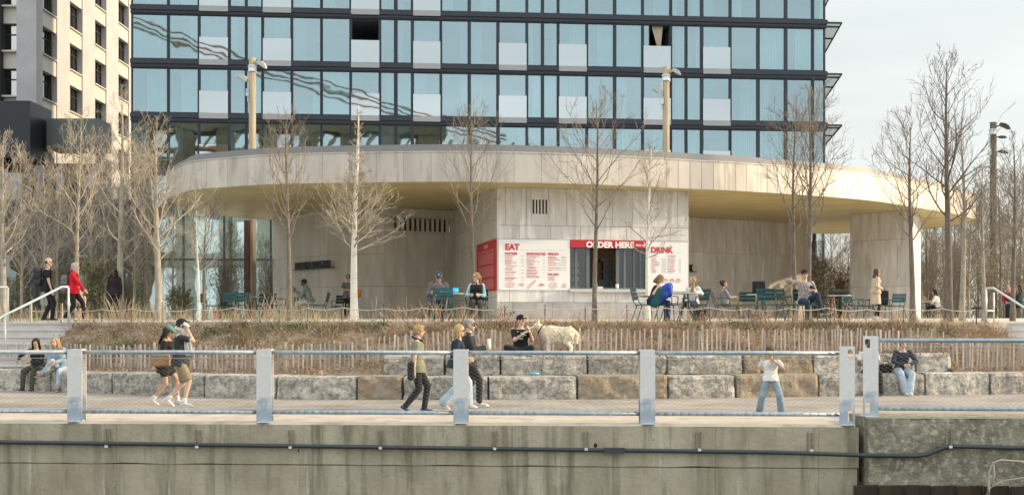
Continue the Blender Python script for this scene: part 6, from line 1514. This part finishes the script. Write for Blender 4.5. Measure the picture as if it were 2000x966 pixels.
person('navysweater', 'woman in a navy sweater and light blue jeans seated on the right blocks', (wx(1759, 28.5), yw(wx(1759, 28.5))+.32, 0), 180, 1.68, 'light', dict(ph=.60, lean=14, L=(-.03, .52, .10), R=(.05, .46, .10), kl=(-.3, .3, 1), kr=(.3, .3, 1), hl=(-.08, .38, .73), hr=(.06, .38, .73), head=(0, 6, 0), el=(-1, 0, -.5), er=(1, 0, -.5)),
       ('long', 'navy', (.015, .018, .03)), ('wide', 'light_denim', (.42, .52, .62)), ('pale_blue', (.5, .6, .68)), ('bun', 'brown', (.12, .07, .045)), female=True, voxel=.009)
# standing on the terrace
person('backpackman', 'man in black with sunglasses and a dark backpack at the top of the left steps', at(92, 33.6), -78, 1.78, 'light', dict(ph=.92, lean=2, L=(-.10, -.10, .08), R=(.1, .14, .08), hr=(.24, .16, .78), head=(0, 4, 0)),
       ('tee', 'black', BLK), ('pants', 'black', BLK), ('black_white', (.03, .03, .03), (.7, .7, .7)), ('bald', 'dark', (.04, .025, .018)), glasses=True)
person('redjacket', 'grey haired woman in a bright red jacket and black trousers walking right', at(143, 33.4), -85, 1.66, 'light', dict(ph=.90, lean=4, L=(-.08, .28, .09), R=(.08, -.22, .10), tr=(-20, 0), kr=(0, 1, .1), hr=(.22, .36, .90), hl=(-.2, -.05, .8), head=(0, 2, 0)),
       ('hoodie', 'bright_red', (.66, .012, .03)), ('pants', 'black', BLK), ('white', (.72, .72, .72)), ('mid', 'silver', (.50, .48, .46)), female=True)
person('darkwoman', 'woman in a dark open coat over a patterned top standing among the bare trees', at(224, 40.3), 178, 1.68, 'brown', dict(ph=.93, hr=(.24, .05, .82), hl=(-.24, .05, .82), head=(-20, 2, 0)),
       ('jacket', 'near_black', (.02, .016, .018)), ('pants', 'near_black', (.02, .016, .018)), ('black', (.02, .02, .02)), ('long', 'black', (.015, .010, .010)), glasses=True, female=True)
person('crouched', 'small child in a pink and black top behind the red jacket woman', at(160, 36.5), 175, 1.12, 'light', dict(ph=.62, lean=12, L=(-.1, .28, .08), R=(.1, .30, .08), kl=(0, .5, 1), kr=(0, .5, 1), hl=(-.1, .35, .8), hr=(.1, .35, .8)), ('tee', 'dusty_pink', (.5, .36, .30)), ('shorts', 'black', BLK), ('white', (.7, .7, .68)), ('short', 'black', (.02, .015, .012)), hs=1.25)
person('orangebag', 'woman in a grey tee with folded arms holding an orange bag, behind the white birch', at(680, 43.6), 178, 1.62, 'light', dict(ph=.92, hl=(.06, .22, 1.10), hr=(-.02, .20, 1.08), el=(-1, .2, -1), er=(1, .2, -1), head=(0, 0, 0)),
       ('tee', 'slate', (.14, .17, .19)), ('leggings', 'black', BLK), ('white', (.7, .7, .68)), ('short', 'dark', (.05, .03, .02)), glasses=True, female=True, build_=1.12)
person('beigecoat', 'woman in a beige trench coat and black leggings standing at the right', at(1710, 37.6), -90, 1.60, 'light', dict(ph=.93, hr=(.10, .16, 1.05), hl=(-.1, .18, 1.05), er=(.8, -.7, -.4), el=(-.8, -.7, -.4), head=(0, 4, 0), L=(-.08, .1, .08), R=(.08, -.06, .08)),
       ('coat', 'beige', (.56, .47, .36)), ('leggings', 'black', BLK), ('pinkish', (.66, .58, .56)), ('long', 'brown', (.09, .045, .028)), glasses=True, female=True)
# seated on the terrace
person('hoodieman', 'man in a grey green hoodie and cream trousers reading his phone at a table', at(606, 41.1), 90, 1.80, 'brown', S_(lean=20, hl=(-.1, .44, .86), hr=(.1, .46, .88), head=(0, 22, 0), L=(-.1, .45, .08), R=(.1, .34, .08), ph=.54), ('hoodie', 'sage_grey', (.20, .23, .20)), ('pants', 'cream', (.50, .44, .35)), ('white', (.62, .6, .58)), ('short', 'black', (.012, .010, .010)))
person('bluecap', 'man in a blue cap and grey puffer jacket bent over the round table', at(857, 32.6), 180, 1.78, 'tan', S_(lean=8, hl=(-.16, .36, .74), hr=(.18, .36, .74), head=(5, 24, 0)), ('jacket', 'mauve_grey', (.16, .14, .16)), ('pants', 'navy', NAVY), ('black', (.03, .03, .03)), ('short', 'grey', (.30, .27, .25)), cap=('blue_cap', (.04, .08, .15), 1), glasses=True, build_=1.08)
person('vest', 'blonde woman in a black vest with pale aqua sleeves looking left', at(931, 32.1), 178, 1.72, 'light', S_(hl=(-.1, .24, .70), hr=(.16, .24, .70), head=(-52, 0, 0), L=(-.12, .30, .08), R=(.08, .42, .08)), ('vest', 'black', BLK), ('pants', 'brown_grey', (.075, .06, .058)), ('grey_shoe', (.3, .3, .3)), ('pony', 'blond', (.55, .38, .18)), glasses=True, female=True, extra={'sleeve': ('aqua', (.38, .62, .64))})
person('bluebag', 'woman in a black sleeveless top leaning over a big blue bag beside the drink board', at(1272, 31.75), -84, 1.70, 'light', S_(lean=24, hl=(-.14, .30, .62), hr=(.16, .22, .66), head=(0, 40, 0)), ('tank', 'black', BLK), ('pants', 'royal_navy', (.02, .04, .12)), ('black', (.03, .03, .03)), ('mid', 'light_brown', (.28, .17, .08)), female=True)
person('girl', 'blonde girl in a white cardigan eating at the round table', at(1354, 32.2), 140, 1.58, 'light', S_(hl=(-.26, .36, .86), hr=(.1, .3, .74), head=(-18, -4, 0), cl=50), ('shirt', 'white', (.74, .74, .73)), ('shorts', 'navy', NAVY), ('white', (.7, .7, .68)), ('long', 'blond', (.58, .42, .22)), female=True, hs=1.06)
person('camo', 'woman in a grey jacket and camouflage trousers slumped in an armchair', at(1416, 39.2), -82, 1.70, 'tan', S_(lean=-6, ph=.50, L=(-.1, .56, .08), R=(.1, .5, .08), hl=(-.06, .34, .70), hr=(.06, .34, .72), head=(-10, 0, 0)), ('shirt', 'ash', (.28, .29, .31)), ('pants', 'camo', (.09, .08, .05), (.26, .22, .15)), ('black', (.03, .03, .03)), ('bun', 'dark', (.05, .028, .02)), female=True)
person('sweater', 'man in a black cap and patterned sweater with crossed legs, holding a phone', at(1572, 31.9), 178, 1.80, 'light', S_(ph=.54, lean=-2, L=(-.34, .36, .26), R=(.02, .34, .08), kl=(.0, .6, 1), hl=(-.16, .22, .80), hr=(.36, .10, 1.02), er=(1, -.1, .2), head=(0, 6, 0), tl=(0, 60), nl=(1, 0, .3), cl=40), ('long', 'patterned', (.42, .36, .36), (.20, .17, .19)), ('pants', 'dark_denim', (.025, .05, .085)), ('black', (.02, .02, .025)), ('short', 'black', (.012, .010, .010)), cap=('black', (.015, .015, .017)))
person('diner', 'dark haired diner in a white shirt seen from behind at the right table', at(1832, 50), 62, 1.66, 'olive', S_(lean=12, hl=(-.12, .42, .78), hr=(.12, .42, .78), head=(0, 10, 0)), ('shirt', 'white', (.70, .70, .69)), ('pants', 'black', BLK), ('black', (.03, .03, .03)), ('mid', 'black', (.012, .010, .010)), female=True)
person('plaid', 'person in a red plaid shirt seated behind the right handrail', at(1971, 46), 160, 1.76, 'light', S_(head=(-20, 0, 0)), ('shirt', 'plaid', (.45, .03, .04), (.07, .02, .03)), ('pants', 'grey', (.20, .20, .21)), ('grey_shoe', (.3, .3, .3)), ('short', 'auburn', (.20, .08, .04)))
person('edge', 'dark haired person in dark green at the right edge of the photo', at(1992, 45.3), 80, 1.70, 'tan', S_(head=(0, 5, 0)), ('long', 'bottle', (.03, .06, .055)), ('pants', 'black', BLK), ('black', (.03, .03, .03)), ('long', 'dark', (.04, .025, .018)), female=True)

# ---------------------------------------------------------------- what they hold or wear
def solid(name, label, cat, loc, mat, fn, rot=(0, 0, 0), vox=None, sm=2):
    mb = MB(); fn(mb)
    if vox: me = remesh(mb, vox, sm); me.materials.append(mat); o_ = link_obj(name, me)
    else: o_ = mb.build(name, mat, None, True)
    o_.location = loc; o_.rotation_euler = rot; return props(o_, label, cat)
def cup_fn(h, r): return lambda mb: (mb.tube([(0, 0, -h/2), (0, 0, h/2)], [r*.78, r], 14), mb.tube([(0, 0, h/2), (0, 0, h/2+.01)], [r*1.06, r*.9], 14))
P = PEOPLE
solid('paper_cup', 'pale cup held to the mouth by the man in khaki shorts', 'cup', P['capman']['hr']+Vector((.01, -.02, .02)), flat('cup_white', (.72, .70, .66), .6), cup_fn(.115, .036), (0, R(-55), 0))
solid('paper_cup', 'tall white cup in the hand of the man in the grey cap', 'cup', P['greycap']['hr']+Vector((.0, -.01, .06)), flat('cup_white', (.72, .70, .66), .6), cup_fn(.2, .038))
solid('phone', 'dark phone in the hands of the man in the grey green hoodie', 'phone', P['hoodieman']['hr']+Vector((-.02, -.03, .05)), M_black, lambda mb: mb.box((0, 0, 0), (.012, .08, .16)), (0, R(-25), 0))
solid('phone', 'dark phone held by the man in the patterned sweater', 'phone', P['sweater']['hl']+Vector((0, -.03, .03)), M_black, lambda mb: mb.box((0, 0, 0), (.15, .012, .08)), (0, R(10), 0))
solid('phone', 'dark phone held by the woman in camouflage trousers', 'phone', P['camo']['hr']+Vector((.03, -.02, .05)), M_black, lambda mb: mb.box((0, 0, 0), (.012, .08, .15)), (0, R(40), 0))
solid('sandwich', 'brown sandwich held up by the blonde girl', 'food', P['girl']['hl']+Vector((0, -.03, .05)), flat('bread', (.30, .14, .06), .9), lambda mb: mb.cap((0, 0, -.05), (0, 0, .06), .045, .035), (0, R(15), 0))
# tote, bags, packs
def backpack(key, label, mat, sc=1.0, low=0):
    r_ = P[key]; fw = r_['fw']; c = r_['back']-fw*.13*sc+Vector((0, 0, .02-low)); ang = math.atan2(-fw.x, fw.y)
    t = thing('backpack', label, 'backpack', c, ang)
    mb = MB()
    for z in (-.18, 0, .14): mb.cap((-.09*sc, 0, z*sc), (.09*sc, 0, z*sc), .105*sc, .105*sc, 14)
    mb.box((0, .02, 0), (.30*sc, .16*sc, .42*sc)); me = remesh(mb, .014, 4); me.materials.append(mat); link_obj('bag_body', me, t)
    mb = MB(); mb.cap((-.07*sc, -.10*sc, -.10*sc), (.07*sc, -.10*sc, -.10*sc), .065*sc, .065*sc, 12); me = remesh(mb, .012, 2); me.materials.append(mat); link_obj('front_pocket', me, t)
    Mi = t.matrix_basis.inverted(); Mi = (Matrix.Translation(c) @ Matrix.Rotation(ang, 4, 'Z')).inverted()
    for q in r_['sh']:
        s0 = Mi @ q; mb = MB(); mb.tube([(s0.x*.6, .07, .16*sc), (s0.x*.62, s0.y, s0.z+.085), (s0.x*.75, s0.y+.15, s0.z-.04), (s0.x*.8, s0.y+.14, s0.z-.2), (s0.x*.7, .08, -.14*sc)], [(.03, .008)]*5, 6, side=Vector((1, 0, 0))); mb.build('strap', mat, t)
    return t
backpack('backpackman', 'large charcoal backpack on the man in black', cloth('charcoal_bag', (.045, .045, .055)), 1.05)
backpack('redjacket', 'grey roll-top backpack on the woman in the red jacket', cloth('grey_bag', (.16, .17, .18)), .95, .12)
solid('carrier_bag', 'small white carrier bag hanging from the red jacket woman', 'bag', P['redjacket']['hl']+Vector((-.03, 0, -.17)), flat('white_plastic', (.75, .75, .74), .5), lambda mb: (mb.cap((0, 0, -.12), (0, 0, .02), (.07, .04), (.045, .02)), mb.tube([(-.02, 0, .02), (0, 0, .15), (.02, 0, .02)], .006, 5)), vox=.01)
def bag(name, label, loc, mat, w_, d_, h_, rot=0, handle=.12, soft=.05):
    t = thing(name, label, 'bag', loc, R(rot)); mb = MB()
    mb.cap((-w_/2+soft, 0, soft), (w_/2-soft, 0, soft), (soft, d_/2), (soft, d_/2), 12, side=Vector((0, 0, 1))); mb.cap((-w_/2+soft, 0, h_-soft), (w_/2-soft, 0, h_-soft), (soft, d_/2*.8), (soft, d_/2*.8), 12, side=Vector((0, 0, 1))); mb.box((0, 0, h_/2), (w_, d_*.85, h_-soft))
    me = remesh(mb, .012, 4); me.materials.append(mat); link_obj('bag_body', me, t)
    if handle: mb = MB(); mb.tube([(-w_*.25, 0, h_*.95), (-w_*.2, 0, h_+handle), (w_*.2, 0, h_+handle), (w_*.25, 0, h_*.95)], .009, 6); mb.build('handle', mat, t, True)
    return t
q = P['greencap']['W']((.20, .0, .80)); bag('shoulder_bag', 'brown leather shoulder bag on the hip of the woman in the green cap', q, cloth('tan_leather', (.34, .20, .10), .6), .34, .12, .26, 0, .32)
q = P['orangebag']['W']((-.06, .22, .80)); bag('orange_bag', 'bright orange bag held by the woman behind the white birch', (q.x+.22, q.y, q.z), cloth('bright_orange', (.80, .20, .02)), .42, .16, .30, 0, 0, .07)
solid('blue_bag', 'big royal blue bag leaning on the knees of the woman by the drink board', 'bag', (wx(1299, 31.6), 31.55, 2.50), cloth('royal_blue', (.01, .06, .42), .5), lambda mb: (mb.cap((-.14, 0, -.28), (.0, 0, .02), (.07, .08), (.13, .11), 16), mb.ell((.05, 0, .06), (.17, .12, .12), (0, R(-35), 0)), mb.ell((.10, -.02, -.02), (.09, .1, .17)), mb.ell((-.02, -.03, -.12), (.13, .1, .12))), vox=.016, sm=4)
solid('green_bag', 'dark teal cloth lying between the woman and the blue bag', 'cloth', (wx(1284, 31.55), 31.5, 2.35), cloth('deep_teal', (.02, .09, .10)), lambda mb: mb.cap((-.08, 0, -.2), (.08, 0, .14), (.12, .1), (.1, .08), 12), vox=.014)
solid('blue_tray', 'bright blue tray standing on the round table by the man in the blue cap', 'tray', (wx(880, 31.6), 31.45, tz(31.6)+.80), flat('bright_blue', (.02, .38, .68), .4), lambda mb: (mb.box((0, 0, 0), (.42, .02, .14)), mb.box((0, .06, -.065), (.40, .14, .012))), (R(-12), 0, R(5)))
bag('laptop_bag', 'black laptop bag standing on the round table left of the empty armchair', (wx(1482, 33.5), 33.5, tz(33.5)+.73), cloth('black_bag', (.012, .012, .013)), .34, .14, .36, 10, .0, .04)
bag('folded_bag', 'folded black bag lying on a small table between the patterned sweater man and the pier', (wx(1638, 36.5), 36.5, tz(36.5)+.73), cloth('dark_grey_bag', (.03, .032, .036)), .52, .26, .17, 5, 0, .06)
bag('black_backpack', 'black bag on the armchair just right of the beige coat woman', (wx(1723, 42), 42, tz(42)+.46), cloth('black_bag', (.012, .012, .013)), .40, .22, .5, 5, .08, .06)
bag('dark_handbag', 'dark handbag on the blocks between the end post and the navy sweater woman', (wx(1733, 28.5), 28.6, .51), cloth('black_bag', (.012, .012, .013)), .28, .16, .2, 5, .06, .05)
bag('brown_bag', 'dark brown bag on the ground behind the blonde girl', (wx(1368, 33), 33, tz(33)), cloth('dark_brown', (.06, .03, .025)), .36, .2, .34, 10, .1, .07)
bag('red_carton', 'small red bag under the left terrace chairs', (wx(422, 41.5), 41.5, tz(41.5)), cloth('bright_red', (.66, .012, .03)), .16, .12, .26, 0, 0, .03)
bag('orange_pack', 'yellow brown bag on the hip of the man in the grey cap', P['greycap']['W']((.17, .02, .82)), cloth('mustard', (.34, .26, .12)), .26, .12, .24, -90, 0, .05)
bag('dark_jacket_bundle', 'dark jacket carried low behind the boy in green', P['greenboy']['W']((.22, -.10, .62)), cloth('near_black2', (.02, .022, .028)), .20, .14, .36, -90, 0, .06)
# scarf of the boy and the towel of the cap man as parts of them
def part_tube(key, name, pts, rad, mat, vox=.01, flat_=None):
    r_ = P[key]; t = r_['obj']; k = r_['k']; mb = MB(); pts = [Vector(a)*k for a in pts]
    if flat_: mb.tube(pts, [(flat_, rad)]*len(pts), 10, True, side=Vector((.2, 1, 0)))
    else:
        for a, b in zip(pts, pts[1:]): mb.cap(a, b, rad, rad, 8)
    me = remesh(mb, vox, 2); me.materials.append(mat); link_obj(name, me, t)
part_tube('greenboy', 'scarf', [(-.10, -.04, 1.42), (-.06, .09, 1.38), (.0, .125, 1.30), (.06, .09, 1.38), (.10, -.04, 1.42), (0, -.085, 1.45), (-.10, -.04, 1.42)], .022, cloth('black', BLK))
part_tube('capman', 'towel', [(.10, .17, .98), (.12, .14, 1.2), (.11, .08, 1.46), (.06, -.08, 1.52), (-.06, -.08, 1.52), (-.11, .08, 1.46), (-.12, .14, 1.2), (-.1, .17, 1.02)], .014, cloth('towel', (.58, .58, .56)), .009, .05)
part_tube('camo', 'scarf', [(-.08, .0, .98), (0, .09, .94), (.08, .0, .98), (.05, .12, .80)], .045, cloth('black', BLK), .014)
def tee_print(key, fn, mat, z=1.0):
    pass
r_ = P['crosslegged']; t = r_['obj']
for (a, b, c, d_) in ((-.02, .52, .05, .03), (.05, .46, .06, .02), (.0, .40, .09, .025), (.07, .56, .03, .02), (-.04, .46, .03, .03)):
    mb = MB(); mb.ell((a, .165-.0*(c), b-.04), (c*.6, .012, d_*.7)); mb.build('shirt_print', flat('mint_print', (.25, .50, .42), .8), t, True)
r_ = P['child']; t = r_['obj']; mb = MB(); k = r_['k']
for s_ in (-1, 1): mb.tube([Vector((s_*.045+.038*math.cos(i*math.pi/5), .148+.004, 1.18+.038*math.sin(i*math.pi/5)))*k for i in range(11)], .004, 4)
mb.build('shirt_print', flat('grey_print', (.35, .35, .36), .8), t)

# ---------------------------------------------------------------- dog, leash and small things
def fur_mat():
    m, n, b = newmat('golden_fur'); L = n.links; g = N(n, 'ShaderNodeTexCoord')
    mp_ = N(n, 'ShaderNodeMapping'); mp_.inputs['Scale'].default_value = (3, 1, 3); L.new(g.outputs['Object'], mp_.inputs[0])
    t = N(n, 'ShaderNodeTexNoise'); t.inputs['Scale'].default_value = 9; t.inputs['Detail'].default_value = 8; L.new(mp_.outputs[0], t.inputs['Vector'])
    s_ = N(n, 'ShaderNodeSeparateXYZ'); L.new(g.outputs['Object'], s_.inputs[0])
    a = N(n, 'ShaderNodeMapRange'); a.inputs[1].default_value = .24; a.inputs[2].default_value = .46; L.new(s_.outputs[2], a.inputs[0])       # pale legs and belly
    f = N(n, 'ShaderNodeMapRange'); f.inputs[1].default_value = .60; f.inputs[2].default_value = .50; L.new(s_.outputs[1], f.inputs[0])       # pale face
    mu = N(n, 'ShaderNodeMath', operation='MULTIPLY'); L.new(a.outputs[0], mu.inputs[0]); L.new(f.outputs[0], mu.inputs[1])
    r = N(n, 'ShaderNodeMapRange'); r.inputs[1].default_value = .3; r.inputs[2].default_value = .62; L.new(t.outputs[0], r.inputs[0])
    gold = N(n, 'ShaderNodeMix', data_type='RGBA'); gold.inputs[6].default_value = (.48, .37, .24, 1); gold.inputs[7].default_value = (.74, .64, .48, 1); L.new(r.outputs[0], gold.inputs[0])
    x = N(n, 'ShaderNodeMix', data_type='RGBA'); x.inputs[6].default_value = (.68, .63, .54, 1); L.new(gold.outputs[2], x.inputs[7]); L.new(mu.outputs[0], x.inputs[0])
    L.new(x.outputs[2], b.inputs['Base Color']); b.inputs['Roughness'].default_value = .95
    bp = N(n, 'ShaderNodeBump'); bp.inputs['Strength'].default_value = 1; bp.inputs['Distance'].default_value = .02; L.new(t.outputs[0], bp.inputs['Height']); L.new(bp.outputs[0], b.inputs['Normal'])
    return m
M_fur = fur_mat()
dg_ = thing('dog', 'big cream and white dog standing on the upper blocks, nose at the seated man', 'dog', (wx(1090, 27.8), 27.8, .945), R(80))
mb = MB()
mb.tube([(0, .42, .50), (0, .34, .46), (0, .20, .44), (0, .0, .45), (0, -.18, .455), (0, -.33, .47), (0, -.43, .45)], [(.10, .12), (.155, .20), (.175, .225), (.15, .185), (.14, .165), (.15, .18), (.09, .11)], 16, True, side=Vector((1, 0, 0)))
mb.cap((0, .34, .50), (0, .49, .60), .145, .10, 14); mb.ell((0, .55, .635), (.095, .105, .092), None, 14, 10); mb.cap((0, .60, .615), (0, .745, .575), .056, .036, 12)
for s_ in (-1, 1):
    mb.cap((s_*.055, .53, .69), (s_*.07, .51, .80), .034, .009, 8)
    mb.cap((s_*.09, .27, .44), (s_*.095, .24, .28), .10, .07, 10); mb.cap((s_*.095, .24, .28), (s_*.095, .265, .12), .062, .045, 10); mb.cap((s_*.095, .265, .12), (s_*.095, .275, .045), .042, .038, 10); mb.cap((s_*.09, .27, .03), (s_*.09, .33, .028), .034, .028, 8)
    mb.cap((s_*.09, -.31, .45), (s_*.10, -.22, .30), .13, .085, 12); mb.cap((s_*.10, -.22, .30), (s_*.095, -.35, .17), .07, .042, 10); mb.cap((s_*.095, -.35, .17), (s_*.095, -.335, .045), .042, .036, 10); mb.cap((s_*.095, -.35, .03), (s_*.095, -.28, .028), .033, .028, 8)
mb.cap((0, -.38, .52), (0, -.47, .44), .08, .085, 10); mb.cap((0, -.47, .44), (0, -.49, .27), .085, .045, 10)
rn = random.Random(4)
for i in range(150):      # shaggy coat
    y = rn.uniform(-.42, .30); a = rn.uniform(2.6, 6.8); rx, rz_ = .16, .19; c = Vector((rx*math.cos(a), y, .455+rz_*math.sin(a))); mb.cap(c*1.0, c+Vector((.014*math.cos(a), -.03, -.03)), .020, .010, 5)
me = remesh(mb, .011, 1); me.materials.append(M_fur); link_obj('body', me, dg_)
mb = MB(); mb.ell((0, .782, .585), (.020, .014, .015)); mb.build('nose', M_black, dg_, True)
for s_ in (-1, 1): mb = MB(); mb.ell((s_*.045, .622, .658), (.012, .012, .010)); mb.build('eye', M_black, dg_, True)
mb = MB(); mb.tube([(.118*math.cos(i*.5236), .455-.075*math.sin(i*.5236), .575+.095*math.sin(i*.5236)) for i in range(13)], .014, 6); mb.build('collar', flat('dark_collar', (.03, .03, .035), .6), dg_, True)
dg_.scale = (1, .86, 1)
M = Matrix.Translation(dg_.location) @ Matrix.Rotation(R(80), 4, 'Z'); c = M @ Vector((.02, .46, .47)); e = Vector((wx(1058, 27.0), yw(wx(1058, 27))+.5, .525))
mb = MB(); mb.tube([c, c.lerp(Vector((wx(1062, 27.1), 27.1, .98)), .5), (wx(1062, 27.1), 27.12, .95), (wx(1059, 27), yw(wx(1059, 27))+.66, .75), e, e+Vector((.12, .02, 0))], .007, 5); props(mb.build('leash', M_black, None, True), 'thin black leash hanging from the dog collar down to the lower blocks', 'leash')
bb = thing('water_bottle', 'small blue water bottle lying at the foot of the upper block below the dog', 'bottle', (wx(1043, 27), yw(0)+.5, .545)); mb = MB(); mb.tube([(-.1, 0, 0), (-.09, 0, 0), (.04, 0, 0), (.07, 0, 0)], [.02, .036, .036, .018], 12); mb.build('bottle_body', flat('sky_blue_plastic', (.10, .42, .62), .3), bb, True); mb = MB(); mb.tube([(.07, 0, 0), (.11, 0, 0)], .018, 10); mb.build('bottle_cap', M_white, bb, True)
solid('paper_cup', 'small white cup standing on the upper blocks left of the cross-legged man', 'cup', (wx(970, 27.5), 27.45, .99), M_white, cup_fn(.08, .035))
solid('white_stone', 'pale flat stone on the bank at the right', 'stone', (wx(1920, 31), 31.0, 1.22), M_stone, lambda mb: mb.ell((0, 0, 0), (.11, .09, .05)))
# food on the far right table
fd = thing('food_plate', 'plate of food on the table of the white shirted diner', 'plate', (wx(1812, 50), 49.95, tz(50)+.735)); mb = MB(); mb.tube([(0, 0, 0), (0, 0, .015)], [.1, .14], 18); mb.build('plate', M_white, fd, True); mb = MB(); mb.ell((0, 0, .03), (.08, .08, .04)); mb.build('meal', flat('bread', (.30, .14, .06), .9), fd, True)
solid('red_cup', 'red drink cup on the table of the white shirted diner', 'cup', (wx(1806, 50), 49.9, tz(50)+.80), M_red, cup_fn(.14, .045))
# small service box on a stake at the right
sx = thing('path_light', 'small black path light on a stake right of the tallest tree', 'light', (wx(1907, 32.4), 32.4, 1.6)); mb = MB(); mb.tube([(0, 0, 0), (0, 0, .42)], .015, 6); mb.build('stake', M_black, sx); mb = MB(); mb.box((0, 0, .45), (.24, .12, .05)); mb.build('light_head', M_black, sx)
